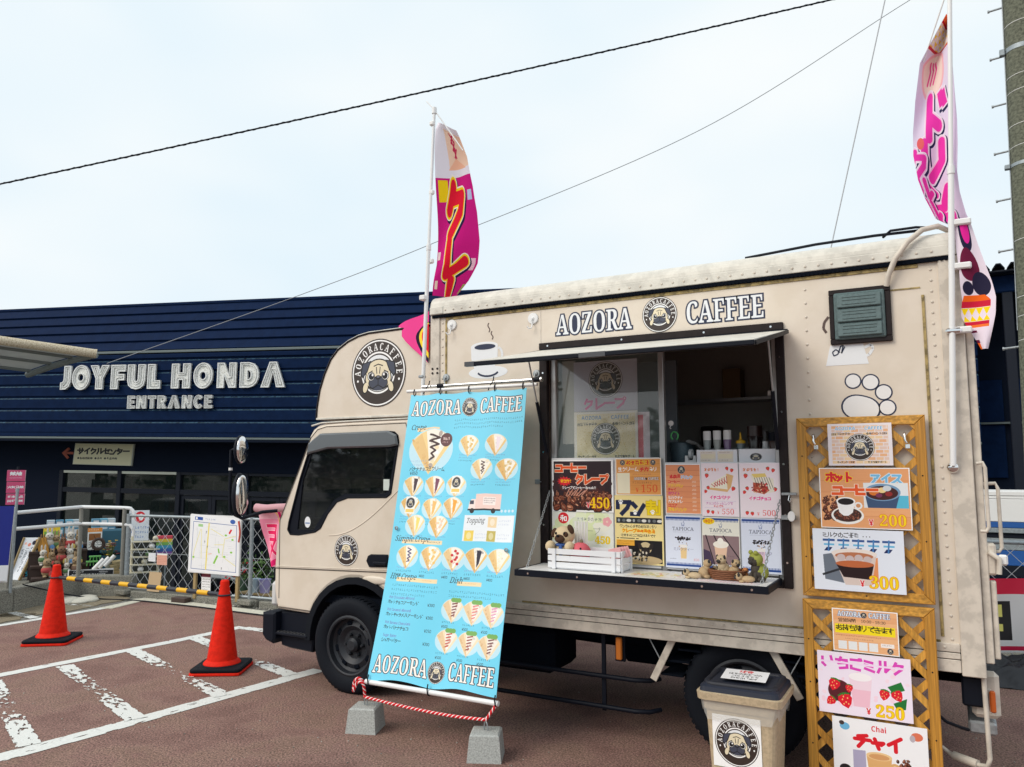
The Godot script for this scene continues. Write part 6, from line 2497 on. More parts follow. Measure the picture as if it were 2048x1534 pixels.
func build_under() -> void:
	M.rim_steel = rough_mat(lin(0.022,0.025,0.033),0.5, M.stain, 5.0, null, 0.0,0.0,0.3)
	var t := TR
	wheel(t, Vector3(-3.83,0.335,-0.03),0.335,0.20)
	wheel(t, Vector3(-1.07,0.335,-0.09),0.335,0.20)
	wheel(t, Vector3(-3.83,0.335,-1.62),0.335,0.20)
	wheel(t, Vector3(-1.07,0.335,-1.55),0.335,0.20)
	var ch := Node3D.new()
	ch.name = "chassis"
	t.add_child(ch, true)
	for z in [-0.55,-1.35]:
		part(ch, "frame_rail", bx(-4.5,0.02,0.46,0.62, z - 0.04, z + 0.04,0.01), M.black_matt)
	for x in [-4.2,-2.9,-1.9,-0.3]:
		part(ch, "cross_member", bx(x - 0.04, x + 0.04,0.50,0.60,-1.30,-0.6), M.black_matt)
	for x in [-3.83,-1.07]:
		part(ch, "axle", S().tube([Vector3(x, 0.335,-1.5), Vector3(x, 0.335,-0.25)],0.055,10), M.black_matt)
	part(ch, "fuel_tank", bx(-2.95,-2.3,0.28,0.58,-0.62,-0.22,0.04), M.black_matt)
	part(ch, "battery_box", bx(-2.0,-1.62,0.30,0.56,-1.2,-0.7,0.02), M.black_matt)
	part(ch, "drive_shaft", S().tube([Vector3(-3.4,0.42,-0.95), Vector3(-1.1,0.36,-0.95)],0.05,8), M.black_matt)
	# side guard rails with their posts
	for y in [0.355,0.178]:
		part(t, "guard_rail", S().tube([Vector3(-2.85, y, -0.10), Vector3(-1.70, y, -0.10), Vector3(-1.62, y, -0.13), Vector3(-1.58, y, -0.20)],0.014,8), M.black)
	for x in [-1.905,-2.7]:
		part(t, "guard_post", bx(x - 0.012, x + 0.012,0.15,0.62,-0.13,-0.115), M.black)
	var lamp := part(t, "side_lamp", bx(-1.798,-1.762,0.472,0.602,-0.07,-0.045,0.006), mat(lin(0.55,0.16,0.02),0.3))
	part(lamp, "bracket", bx(-1.81,-1.75,0.46,0.635,-0.09,-0.072), M.black)
	# beige stays under the floor
	for q in [[-1.445,-1.572], [-0.90,-0.765]]:
		part(t, "floor_stay", S().bar(Vector3(q[0],0.632,-0.05), Vector3(q[1],0.385,-0.06),0.040,0.014, Vector3.RIGHT, 0.002), M.beige_trim)
		part(t, "stay_wire", S().tube([Vector3(q[0] - signf(q[1] - q[0]) * -0.16,0.63,-0.07), Vector3(lerpf(q[0], q[1],0.6),0.49,-0.06)],0.004,5), M.steel)
	# mud guard, rear cross bar, lamps and the hanging step
	var mg := S()
	for k in 11:
		var an := deg_to_rad(15 + 150.0 * k / 10)
		mg.box(Vector3(-1.07 + cos(an) * 0.41,0.335 + sin(an) * 0.33,-0.20), Vector3(0.13,0.012,0.26))
	part(t, "mudguard", mg, M.black_matt)
	part(t, "spare_tray", bx(-1.95,-1.55,0.40,0.42,-1.6,-1.35), M.steel)
	part(t, "rear_bar", bx(-0.02,0.08,0.46,0.60,-1.85,-0.06,0.01), M.black)
	var tail := part(t, "tail_lamp", bx(0.06,0.11,0.42,0.55,-0.36,-0.10,0.01), M.beige_trim)
	part(tail, "amber_lens", bx(0.095,0.12,0.44,0.54,-0.095,-0.07,0.006), mat(lin(0.6,0.12,0.02),0.25))
	part(t, "rear_bumper", bx(0.02,0.14,0.40,0.62,-0.16,-0.105,0.02), M.beige_trim)
	part(t, "rear_bumper", bx(0.0,0.12,0.32,0.38,-0.5,-0.12,0.01), M.steel)
	var leg := [Vector3(0.075,0.62,-0.03), Vector3(0.080,0.24,-0.03), Vector3(0.07,0.205,-0.04), Vector3(0.04,0.195,-0.06), Vector3(-0.08,0.20,-0.14), Vector3(-0.13,0.23,-0.17), Vector3(-0.13,0.62,-0.17)]
	var stp := part(t, "hanging_step", S().tube(leg, 0.011,8), M.beige_trim)
	part(stp, "tread", S().tube([Vector3(0.03,0.197,-0.065), Vector3(-0.07,0.20,-0.132)],0.021,8), M.beige_trim)

# ---------------------------------------------------------------- posters
# a sheet of paper lying in the plane z = z, from its left, bottom, right and top; tilt in degrees
func poster(called: String, label: String, cv: Canvas, x0: float, y0: float, x1: float, y1: float, z: float, tilt := 0.0, group := "", category := "poster") -> Node3D:
	var c := Vector3((x0 + x1) / 2, (y0 + y1) / 2, z)
	var o := thing(called, label, category, Vector3(c.x, y0, z), group)
	var s := S()
	s.t = Transform3D(Basis(Vector3.BACK, deg_to_rad(tilt)), c)
	s.box(Vector3(0,0,-0.0015), Vector3(x1 - x0, y1 - y0,0.0016))
	part(o, "sheet", s, M.paper)
	var f := S()
	f.t = s.t
	var a := (x1 - x0) / 2
	var b := (y1 - y0) / 2
	f.quad(Vector3(-a, -b, 0), Vector3(a, -b, 0), Vector3(a, b, 0), Vector3(-a, b, 0))
	part(o, "printed_face", f, print_mat(cv, 0.3,0.5))
	return o

func build_posters() -> void:
	var g := "posters on the serving window"
	var z := 0.003
	poster("poster", "dark poster of coffee beans with orange lettering and a yellow 450", paint_coffee_crepe(),-2.180,1.335,-1.775,1.650, z, 0.0, g)
	poster("poster", "pale green poster with a red disc, half hidden by the plush dog", paint_wa(),-2.182,1.110,-1.778,1.332, z, 0.0, g)
	poster("poster", "orange wood grain poster with a red 150 and a cream blank", paint_topping_150(),-1.758,1.442,-1.474,1.658, z + 0.004,0.3, g)
	poster("poster", "yellow poster with thick black letters above a photo of a dog", paint_wan(),-1.768,1.042,-1.470,1.440, z + 0.002,0.0, g)
	poster("poster", "orange price list of drinks with coloured lines", paint_drinks(),-1.454,1.340,-1.246,1.622, z, 0.0, g)
	poster("poster", "pink poster of a berry crepe priced 550", paint_berry_crepe("イチゴバナナ", "550", false),-1.243,1.332,-1.036,1.628, z, 0.0, g)
	poster("poster", "pink poster of a chocolate crepe priced 500", paint_berry_crepe("イチゴチョコ", "500", true),-1.029,1.330,-0.812,1.628, z + 0.002,0.0, g)
	poster("poster", "blue bordered drink poster below the orange price list", paint_tapioca(0),-1.460,1.036,-1.252,1.328, z, 0.0, g)
	poster("poster", "drink poster with a yellow badge over a brown photograph", paint_tapioca(1),-1.246,1.036,-1.038,1.327, z + 0.002,0.0, g)
	poster("poster", "blue bordered drink poster behind the green dog figure", paint_tapioca(2),-1.030,1.034,-0.822,1.327, z, 0.0, g)
	poster("window_poster", "grey poster with the round emblem over pink letters behind the glass", paint_window_crepe(),-2.056,1.950,-1.635,2.262,-0.060,0.0, "posters behind the sliding window")
	poster("window_poster", "cream dotted poster with blue title behind the glass", paint_window_caffee(),-2.056,1.642,-1.636,1.947,-0.058,0.0, "posters behind the sliding window")
	var side := canvas(128,256, Color8(236,226,236))
	side.rect(0,14,90,242, Color8(226,90,110))
	side.rect(0,34,52,222, Color8(226,206,90))
	poster("window_poster", "poster with pink and yellow borders peeping out behind the dotted one", side, -1.70,1.62,-1.565,1.935,-0.066,0.0, "posters behind the sliding window")

# ---------------------------------------------------------------- things on and behind the counter
func bottle(called: String, label: String, c: Vector3, r: float, h: float, body: Material, cap: Material, group := "", spout := false) -> void:
	var o := thing(called, label, "bottle", c, group)
	var s := S()
	s.t = Transform3D(Basis(), c)
	s.lathe([Vector2(0,0), Vector2(r, 0.0), Vector2(r, h * 0.25), Vector2(r * 0.8, h * 0.5), Vector2(r, h * 0.74), Vector2(r * 0.92, h * 0.76)],18, true)
	part(o, "body", s, body)
	var k := S()
	k.t = Transform3D(Basis(), c)
	if spout:
		k.lathe([Vector2(r * 1.05, h * 0.74), Vector2(r * 1.05, h * 0.82), Vector2(r * 0.3, h * 0.86), Vector2(r * 0.12, h * 1.08), Vector2(0, h * 1.08)],16, false)
	else:
		k.lathe([Vector2(r * 0.95, h * 0.74), Vector2(r * 0.95, h), Vector2(0, h)],18, false)
	part(o, "cap", k, cap)

func pug_figure(called: String, label: String, c: Vector3, e: float, turn: float, fur: Material, sitting := true, hood: Material = null) -> void:
	var o := thing(called, label, "figurine", c, "dog figurines on the shelf flap")
	var t := Transform3D(Basis(Vector3.UP, turn).scaled(Vector3.ONE * e), c)
	var dark := mat(lin(0.02,0.018,0.018),0.6)
	var s := S()
	s.t = t
	if sitting:
		s.ball(Vector3(0,0.34,-0.1), Vector3(0.30,0.36,0.34),14,9)
		s.ball(Vector3(0,0.50,0.06), Vector3(0.22,0.30,0.22),12,8)
		for sg in [-1,1]:
			s.ball(Vector3(sg * 0.12,0.2,0.2), Vector3(0.08,0.22,0.09),8,6)
			s.ball(Vector3(sg * 0.26,0.12,0.0), Vector3(0.12,0.12,0.22),8,6)
		s.ball(Vector3(0,0.86,0.12), Vector3(0.27,0.25,0.25),14,9)
	else:
		s.ball(Vector3(0,0.2,-0.15), Vector3(0.26,0.2,0.44),14,8)
		for sg in [-1,1]:
			s.ball(Vector3(sg * 0.2,0.08,0.22), Vector3(0.09,0.08,0.16),8,6)
		s.ball(Vector3(0,0.34,0.36), Vector3(0.24,0.22,0.22),12,8)
	part(o, "body", s, fur)
	var hc := Vector3(0,0.86,0.12) if sitting else Vector3(0,0.34,0.36)
	var m := S()
	m.t = t
	m.ball(hc + Vector3(0,-0.06,0.2), Vector3(0.13,0.11,0.1),10,7)
	for sg in [-1,1]:
		m.ball(hc + Vector3(sg * 0.13,0.06,0.19), Vector3(0.045,0.045,0.04),8,5)
		if hood == null:
			m.ball(hc + Vector3(sg * 0.22,0.12,0.02), Vector3(0.06,0.13,0.08),8,6)
	part(o, "face_mask", m, dark)
	if hood:
		var h := S()
		h.t = t
		h.ball(hc + Vector3(0,0.04,-0.06), Vector3(0.32,0.30,0.27),14,9)
		h.ball(Vector3(0,0.38,-0.14), Vector3(0.33,0.38,0.35),14,9)
		for sg in [-1,1]:
			h.ball(hc + Vector3(sg * 0.16,0.32,0.06), Vector3(0.1,0.1,0.1),10,6)
		part(o, "hood", h, hood)

func build_counter_things() -> void:
	# the white slatted crate
	var cr := thing("slatted_crate", "small white wooden crate of toys on the shelf flap", "crate", Vector3(-1.84,1.02,0.17))
	var wm := mat(lin(0.76,0.77,0.80),0.7)
	var A := -2.09
	var B := -1.64
	var zf := 0.255
	var zb := 0.075
	for k in 3:
		var y := 1.028 + k * 0.038
		part(cr, "slat", bx(A, B, y, y + 0.031, zf - 0.007, zf, 0.001), wm)
		part(cr, "slat", bx(A, B, y, y + 0.031, zb, zb + 0.007,0.001), wm)
		part(cr, "slat", bx(A, A + 0.007, y, y + 0.031, zb + 0.0075, zf - 0.0075,0.001), wm)
		part(cr, "slat", bx(B - 0.007, B, y, y + 0.031, zb + 0.0075, zf - 0.0075,0.001), wm)
	for x in [A + 0.03, B - 0.05]:
		part(cr, "batten", bx(x, x + 0.022,1.021,1.136, zf + 0.0005, zf + 0.008,0.001), wm)
	for z in [zb + 0.01, zf - 0.03]:
		part(cr, "batten", bx(B + 0.0005, B + 0.008,1.021,1.136, z, z + 0.02,0.001), wm)
	part(cr, "bottom", bx(A + 0.008, B - 0.008,1.021,1.027, zb + 0.008, zf - 0.008), wm)
	# plush dog
	var cream := mat(lin(0.66,0.52,0.33),0.95)
	cream.rim_enabled = true
	var brown := mat(lin(0.07,0.032,0.018),0.95)
	var pd := thing("plush_dog", "cream plush dog with brown muzzle and ears in the white crate", "toy", Vector3(-2.03,1.03,0.16))
	var s := S()
	s.ball(Vector3(-2.03,1.11,0.16), Vector3(0.058,0.075,0.055),14,9)
	s.ball(Vector3(-2.025,1.205,0.165), Vector3(0.064,0.056,0.056),16,10)
	for sg in [-1,1]:
		s.ball(Vector3(-2.03 + sg * 0.062,1.145,0.215), Vector3(0.030,0.032,0.034),10,7)
	part(pd, "body", s, cream)
	var mz := S()
	mz.ball(Vector3(-2.032,1.190,0.212), Vector3(0.034,0.026,0.022),12,8)
	for q in [[-0.056,0.018,-0.4], [0.052,0.042,0.5]]:
		mz.t = Transform3D(Basis(Vector3.BACK, q[2]), Vector3(-2.025 + q[0],1.212 + q[1] - 0.01,0.185))
		mz.ball(Vector3.ZERO, Vector3(0.019,0.030,0.014),10,7)
	mz.t = Transform3D()
	mz.ball(Vector3(-1.998,1.214,0.208), Vector3(0.019,0.017,0.012),10,6)
	part(pd, "muzzle_and_ears", mz, brown)
	var ns := S()
	ns.ball(Vector3(-2.036,1.205,0.232), Vector3(0.010,0.007,0.006),8,6)
	for sg in [-1,1]:
		ns.ball(Vector3(-2.028 + sg * 0.028,1.220,0.215), Vector3(0.007,0.008,0.006),8,5)
	part(pd, "nose_and_eyes", ns, M.black)
	var sc := S()
	sc.ball(Vector3(-2.03,1.152,0.175), Vector3(0.045,0.014,0.05),14,6)
	sc.ball(Vector3(-2.02,1.120,0.228), Vector3(0.016,0.034,0.006),8,6)
	part(pd, "blue_scarf", sc, mat(lin(0.04,0.10,0.32),0.8))
	var pk := mat(lin(0.72,0.13,0.17),0.8)
	var pf := thing("plush_ball", "round pink plush face with black eyes in the white crate", "toy", Vector3(-1.92,1.03,0.17))
	var p := S()
	p.ball(Vector3(-1.92,1.115,0.17), Vector3(0.062,0.055,0.06),16,10)
	part(pf, "body", p, pk)
	var ey := S()
	for sg in [-1,1]:
		ey.ball(Vector3(-1.92 + sg * 0.022,1.135,0.217), Vector3(0.007,0.010,0.006),8,6)
	part(pf, "eyes", ey, M.black)
	var lf := S()
	lf.ball(Vector3(-1.915,1.172,0.165), Vector3(0.012,0.016,0.012),8,6)
	part(pf, "stalk", lf, mat(lin(0.2,0.17,0.1),0.8))
	var pc := S()
	for k in 4:
		pc.t = Transform3D(Basis(Vector3.BACK, 0.25 + k * 0.06), Vector3(-1.69 + k * 0.012,1.12,0.20 - k * 0.015))
		pc.box(Vector3.ZERO, Vector3(0.075,0.06,0.003),0.001)
	solo("paper_cards", "folded pink paper cards sticking up at the end of the white crate", "cards", pc, mat(lin(0.8,0.42,0.43),0.7), Vector3(-1.69,1.09,0.19))
	var st := S()
	for k in 14:
		st.bar(Vector3(-1.985 + k * 0.006,1.04,0.10), Vector3(-1.99 + k * 0.0064,1.285,0.09 + 0.004 * (k % 3)),0.004,0.004)
	solo("straw_bundle", "bundle of white straws standing in the crate behind the plush toys", "straws", st, M.white, Vector3(-1.95,1.04,0.10))

	# the basket and the little dogs
	var bs := thing("wicker_basket", "small brown wicker basket on the shelf flap", "basket", Vector3(-1.06,1.02,0.20))
	var wick := mat(lin(0.20,0.075,0.03),0.7)
	for k in 5:
		var ring := []
		for j in 33:
			var an := TAU * j / 32
			var r := 1.0 + 0.05 * k + (0.02 if (j + k) % 2 else -0.02)
			ring.append(Vector3(-1.06 + cos(an) * 0.085 * r, 1.027 + k * 0.010,0.20 + sin(an) * 0.055 * r))
		part(bs, "woven_ring", S().tube(ring, 0.0058,5, false), wick)
	part(bs, "base", bx(-1.125,-0.995,1.0195,1.024,0.155,0.245), wick)
	var tan := mat(lin(0.48,0.34,0.19),0.7)
	var tan2 := mat(lin(0.55,0.42,0.26),0.7)
	var grn := mat(lin(0.30,0.32,0.05),0.7)
	pug_figure("pug_figurine", "tan dog figurine curled up in the wicker basket", Vector3(-1.085,1.03,0.20),0.105,-0.4, tan2, true)
	pug_figure("pug_figurine", "shaggy tan dog figurine with a black face leaning out of the basket", Vector3(-1.02,1.028,0.215),0.090,0.9, tan, true)
	pug_figure("pug_figurine", "dog figurine wearing an olive green hooded costume", Vector3(-0.905,1.0195,0.21),0.125,-0.7, mat(lin(0.05,0.04,0.03),0.7), true, grn)
	pug_figure("pug_figurine", "small tan dog figurine lying by the flap's front edge", Vector3(-1.235,1.0195,0.255),0.085,-1.6, tan2, false)
	pug_figure("pug_figurine", "tan dog figurine sitting and looking away beside the tapioca poster", Vector3(-1.175,1.0195,0.21),0.088,2.2, tan, true)
	pug_figure("pug_figurine", "tiny tan dog figurine behind the sitting one", Vector3(-1.135,1.0195,0.15),0.055,-0.3, tan2, true)
	pug_figure("pug_figurine", "tan dog figurine lying in front of the green hooded one", Vector3(-0.955,1.0195,0.27),0.085,-1.3, tan, false)
	pug_figure("pug_figurine", "tiny orange dog figurine between the basket and the green hooded one", Vector3(-0.97,1.0195,0.20),0.06,0.3, mat(lin(0.6,0.22,0.06),0.7), true)
	pug_figure("pug_figurine", "tiny white and tan dog figurine on the flap near the basket", Vector3(-1.205,1.0195,0.18),0.045,0.2, mat(lin(0.66,0.6,0.5),0.7), true)
	var sheet := canvas(256,96, Color8(246,240,226))
	dot_field(sheet, 40,20,20,216,60,9, [Color8(236,210,120), Color8(236,170,150), Color8(200,206,150)],4)
	var fl := S()
	fl.quad(Vector3(-1.60,1.0192,0.30), Vector3(-1.27,1.0192,0.30), Vector3(-1.29,1.0192,0.10), Vector3(-1.60,1.0192,0.10))
	solo("printed_mat", "laminated sheet with faded food pictures lying on the flap", "mat", fl, print_mat(sheet, 0.3), Vector3(-1.44,1.0192,0.2))
	var sheet2 := canvas(256,96, Color8(246,240,248))
	sheet2.lines(20,20,210,3,24, Color8(226,120,140),6)
	var fl2 := S()
	fl2.quad(Vector3(-1.20,1.0192,0.335), Vector3(-0.88,1.0192,0.335), Vector3(-0.88,1.0192,0.24), Vector3(-1.20,1.0192,0.24))
	solo("printed_mat", "laminated sheet with pink print under the dog figurines", "mat", fl2, print_mat(sheet2,0.3), Vector3(-1.04,1.0192,0.29))

	# behind the board: boxes with cards, bottles, bucket, tape
	var b0 := thing("card_box", "white box with business cards behind the price list", "box", Vector3(-1.17,1.60,-0.1))
	part(b0, "box", bx(-1.288,-1.056,1.6005,1.704,-0.16,-0.075,0.002), M.white)
	var f0 := S()
	f0.quad(Vector3(-1.286,1.602,-0.0735), Vector3(-1.058,1.602,-0.0735), Vector3(-1.058,1.702,-0.0735), Vector3(-1.286,1.702,-0.0735))
	part(b0, "cards", f0, print_mat(paint_card(0),0.4))
	var b1 := thing("napkin_box", "plain white box with a small dog emblem behind the crepe posters", "box", Vector3(-0.94,1.60,-0.1))
	part(b1, "box", bx(-1.048,-0.842,1.6005,1.706,-0.16,-0.075,0.002), M.white)
	var f1 := S()
	f1.quad(Vector3(-1.046,1.602,-0.0735), Vector3(-0.844,1.602,-0.0735), Vector3(-0.844,1.704,-0.0735), Vector3(-1.046,1.704,-0.0735))
	part(b1, "printed_face", f1, print_mat(paint_card(1),0.4))
	var clear := mat(lin(0.30,0.33,0.33),0.15)
	var viol := mat(lin(0.20,0.12,0.24),0.15)
	bottle("shaker_bottle", "white capped shaker bottle of silver sprinkles", Vector3(-1.258,1.6005,-0.20),0.024,0.215, clear, M.white, "shakers behind the white box")
	bottle("shaker_bottle", "white capped shaker bottle of grey sprinkles", Vector3(-1.199,1.6005,-0.20),0.024,0.217, mat(lin(0.36,0.37,0.34),0.15), M.white, "shakers behind the white box")
	bottle("shaker_bottle", "white capped shaker bottle of violet sprinkles", Vector3(-1.139,1.6005,-0.20),0.024,0.218, viol, M.white, "shakers behind the white box")
	bottle("squeeze_bottle", "clear squeeze bottle with a yellow spout", Vector3(-1.068,1.6005,-0.22),0.026,0.19, mat(lin(0.14,0.17,0.18),0.2), mat(lin(0.75,0.42,0.01),0.4), "", true)
	bottle("sauce_bottle", "dark sauce bottle with a red rimmed label", Vector3(-0.985,1.6005,-0.22),0.045,0.24, mat(lin(0.02,0.012,0.012),0.2), mat(lin(0.03,0.012,0.01),0.3))
	bottle("sauce_bottle", "brown ribbed syrup bottle beside the hatch frame", Vector3(-0.875,1.6005,-0.20),0.032,0.20, mat(lin(0.06,0.022,0.015),0.3), M.black)
	bottle("sauce_bottle", "small white tube of syrup between the brown bottles", Vector3(-0.925,1.6005,-0.21),0.018,0.15, M.white, M.white)
	var bk := thing("steel_bucket", "dented bluish steel pot behind the counter", "pot", Vector3(-1.46,1.02,-0.35))
	part(bk, "stand", bx(-1.53,-1.36,1.021,1.60,-0.44,-0.28), M.black_matt)
	var bu := S()
	bu.t = Transform3D(Basis(), Vector3(-1.455,1.601,-0.36))
	bu.lathe([Vector2(0,0), Vector2(0.07,0), Vector2(0.08,0.15), Vector2(0.084,0.155), Vector2(0.076,0.15), Vector2(0.07,0.02)],24, false)
	part(bk, "pot", bu, rough_mat(lin(0.12,0.18,0.22),0.4, M.stain, 8.0, null, 0.0,0.0,0.3))
	var clh := S()
	var rows := []
	for i in 5:
		var row := []
		for k in 8:
			row.append(Vector3(-1.40 + k * 0.032,1.765 - k * 0.016 + 0.006 * sin(k * 2.0 + i),-0.36 + i * 0.03))
		rows.append(row)
	clh.sheet(rows, 0.004)
	solo("tea_towel", "crumpled white towel hung over the pot's edge", "towel", clh, M.white, Vector3(-1.3,1.7,-0.3))
	var tp := thing("tape_dispenser", "white tape dispenser beside the card box", "tape dispenser", Vector3(-1.33,1.60,-0.12))
	var tb := S()
	tb.prism(pts([-1.372,1.6005,-1.298,1.6005,-1.303,1.672,-1.318,1.672,-1.322,1.645,-1.348,1.645,-1.352,1.672,-1.368,1.672]),-0.14,-0.11,0.002)
	part(tp, "body", tb, M.white)
	var tr := S()
	tr.t = Transform3D(Basis(Vector3.BACK, PI / 2), Vector3(-1.335,1.682,-0.125))
	tr.lathe([Vector2(0.018,-0.009), Vector2(0.028,-0.009), Vector2(0.028,0.009), Vector2(0.018,0.009), Vector2(0.018,-0.009)],20)
	part(tp, "roll", tr, mat(lin(0.5,0.53,0.55),0.4))
	var hk := thing("round_hook", "small white round hook on the inner window edge", "hook", Vector3(-1.435,1.85,-0.06))
	part(hk, "disc", disc(Vector3(-1.435,1.862,-0.070),0.016,20), M.white)
	part(hk, "hook", S().tube([Vector3(-1.435,1.85,-0.066), Vector3(-1.438,1.835,-0.058), Vector3(-1.430,1.83,-0.052)],0.003,6), M.white)
	solo("price_tag", "white tag stuck inside the hatch near the ceiling", "tag", bx(-0.92,-0.845,2.02,2.048,-0.30,-0.296), M.white, Vector3(-0.88,2.02,-0.3))
	var ring := []
	for k in 17:
		var an := deg_to_rad(-60 + 300.0 * k / 16)
		ring.append(Vector3(-1.44 + cos(an) * 0.022,1.79 + sin(an) * 0.024,-0.15))
	solo("green_hook", "curved green hook hanging inside the window", "hook", S().tube(ring, 0.005,6), mat(lin(0.10,0.5,0.16),0.5), Vector3(-1.44,1.77,-0.15))

# ---------------------------------------------------------------- hooks, banner, weights
func magnet_hook(label: String, x: float, y: float, white: bool) -> void:
	var o := thing("magnet_hook", label, "hook", Vector3(x, y - 0.04,0.01), "magnet hooks on the truck's side")
	var m: Material = M.white if white else M.steel
	var r := 0.037 if white else 0.026
	var s := S()
	s.t = Transform3D(Basis(Vector3.RIGHT, PI / 2), Vector3(x, y, 0.001))
	s.lathe([Vector2(r, 0), Vector2(r, 0.006), Vector2(r - 0.003,0.010), Vector2(0.012,0.011), Vector2(0.010,0.018), Vector2(0,0.019)],24)
	part(o, "disc", s, m)
	part(o, "hook", S().tube([Vector3(x, y, 0.02), Vector3(x - 0.004, y - 0.02,0.024), Vector3(x + 0.004, y - 0.045,0.024), Vector3(x + 0.002, y - 0.066,0.032), Vector3(x - 0.012, y - 0.07,0.040), Vector3(x - 0.022, y - 0.055,0.044)],0.0045,8), m)

func build_banner() -> void:
	magnet_hook("white magnet hook on the truck left of the steaming cup", -2.938,2.575, true)
	magnet_hook("white magnet hook on the truck right of the steaming cup", -2.310,2.560, true)
	magnet_hook("steel magnet hook carrying the rods at the truck's front corner", -2.983,2.215, false)
	magnet_hook("steel magnet hook carrying the rods beside the hatch", -2.286,2.200, false)
	var rd := thing("hanging_rod", "chrome tension rod hung on the magnet hooks above the banner", "rod", Vector3(-2.66,2.13,0.07))
	var ra := Vector3(-3.130,2.152,0.075)
	var rb := Vector3(-2.215,2.152,0.085)
	part(rd, "tube", S().tube([ra, ra.lerp(rb, 0.62)],0.0105,12), M.chrome)
	part(rd, "tube", S().tube([ra.lerp(rb, 0.62), rb],0.013,12), M.chrome)
	for f in [0.14,0.94]:
		part(rd, "joint", S().tube([ra.lerp(rb, f), ra.lerp(rb, f + 0.055)],0.0155,12), M.black)
	part(rd, "end_cap", S().tube([rb, rb + Vector3(0.01,0,0)],0.0165,12), M.chrome)

	# banner: hangs from a thin rod, leans out to the weights
	var bn := thing("menu_banner", "tall sky blue menu banner of crepes leaning against the truck", "banner", Vector3(-2.75,0.2,0.3))
	var TL := Vector3(-3.175,2.095,0.14)
	var TRp := Vector3(-2.285,2.098,0.14)
	var BL := Vector3(-3.225,0.30,0.49)
	var BR := Vector3(-2.305,0.318,0.49)
	var rows := []
	for i in 41:
		var f := i / 40.0
		var row := []
		for k in 25:
			var u := k / 24.0
			var p := TL.lerp(TRp, u).lerp(BL.lerp(BR, u), f)
			p.z += 0.022 * sin(f * PI) * -1.0 + 0.006 * sin(u * 9.0 + f * 7.0) + 0.004 * sin(u * 23.0 - f * 11.0) * f
			p.y -= 0.010 * absf(sin(u * PI * 4)) * (1.0 - f) * (1.0 - f)
			p.y += (0.022 * pow(sin(u * PI * 2.0),2.0)) * pow(f, 30.0)
			row.append(p)
		rows.append(row)
	var sheet := S().sheet(rows, 0.0015)
	var bm := print_mat(paint_banner(),0.42,0.5)
	part(bn, "cloth", sheet, bm)
	var r1 := Vector3(-3.215,2.120,0.132)
	var r2 := Vector3(-2.215,2.116,0.135)
	part(bn, "top_rod", S().tube([r1, r2],0.011,12), M.white_pipe)
	var b1 := Vector3(-3.235,0.292,0.495)
	var b2 := Vector3(-2.285,0.292,0.495)
	part(bn, "bottom_rod", S().tube([b1, b2],0.015,12), M.white_pipe)
	for u in [0.03,0.27,0.52,0.74,0.97]:
		var p := TL.lerp(TRp, u)
		var ring := []
		for k in 13:
			var an := TAU * k / 12
			ring.append(p + Vector3(0.003 * sin(an),0.012 + cos(an) * 0.022,-0.004 + sin(an) * 0.016))
		part(bn, "cable_tie", S().tube(ring, 0.0038,6, false), M.black)
	for u in [0.03,0.5,0.985]:
		var p := b1.lerp(b2, u)
		part(bn, "cable_tie", S().tube([p + Vector3(-0.004,0.045,0.004), p + Vector3(0,0.018,0.018), p + Vector3(0.004,-0.01,0.018), p + Vector3(0.004,-0.02,0.0)],0.004,6), M.black)
	for q in [[0.04,0.49], [0.96,0.55]]:
		var p := TL.lerp(TRp, q[0]).lerp(BL.lerp(BR, q[0]), q[1])
		var e := S()
		e.t = Transform3D(Basis(Vector3.RIGHT, PI / 2), p + Vector3(0,0,-0.012))
		e.lathe([Vector2(0.005,0), Vector2(0.013,0.0), Vector2(0.013,0.003), Vector2(0.006,0.004), Vector2(0.005,0)],14)
		part(bn, "eyelet", e, M.steel)
	for q in [[-3.07,0.075], [-2.56,0.08]]:
		part(bn, "strap", S().tube([Vector3(q[0],2.19, q[1]), Vector3(q[0] + 0.006,2.165, q[1] + 0.016), Vector3(q[0] + 0.004,2.12, q[1] + 0.06), Vector3(q[0] - 0.004,2.095, q[1] + 0.064)],0.004,6), M.black)

	# the two concrete weights
	var spots := [[Vector3(-3.235,0,0.490),0.35, "weathered concrete weight by the truck's front wheel with a loop of rope"], [Vector3(-2.345,0,0.530),0.42, "weathered concrete weight under the banner's corner nearest the bin"]]
	for q in spots:
		var o := thing("concrete_weight", q[2], "weight", q[0], "concrete weights of the banner")
		var s := S()
		s.t = Transform3D(Basis(Vector3.UP, q[1]), q[0])
		var a := 0.096
		var b := 0.080
		var h := 0.150
		var e := 0.008
		var lo := [Vector3(-a, 0, a), Vector3(a, 0, a), Vector3(a, 0,-a), Vector3(-a, 0,-a)]
		var m := [Vector3(-b - 0.002, h - e, b + 0.002), Vector3(b + 0.002, h - e, b + 0.002), Vector3(b + 0.002, h - e, -b - 0.002), Vector3(-b - 0.002, h - e, -b - 0.002)]
		var hi := [Vector3(-b + e, h, b - e), Vector3(b - e, h, b - e), Vector3(b - e, h, -b + e), Vector3(-b + e, h, -b + e)]
		for k in 4:
			var j := (k + 1) % 4
			s.quad(lo[k], lo[j], m[j], m[k])
			s.quad(m[k], m[j], hi[j], hi[k])
		s.quad(hi[0], hi[1], hi[2], hi[3])
		part(o, "block", s, M.block)
		var c: Vector3 = q[0] + Vector3(0, h, 0)
		part(o, "wire_loop", S().tube([c + Vector3(-0.012,-0.005,0), c + Vector3(-0.010,0.035,0), c + Vector3(0.0,0.055,0.004), c + Vector3(0.010,0.035,0.003), c + Vector3(0.012,-0.005,0)],0.004,6), M.steel)
	# red and white rope, twisted
	var rope := S()
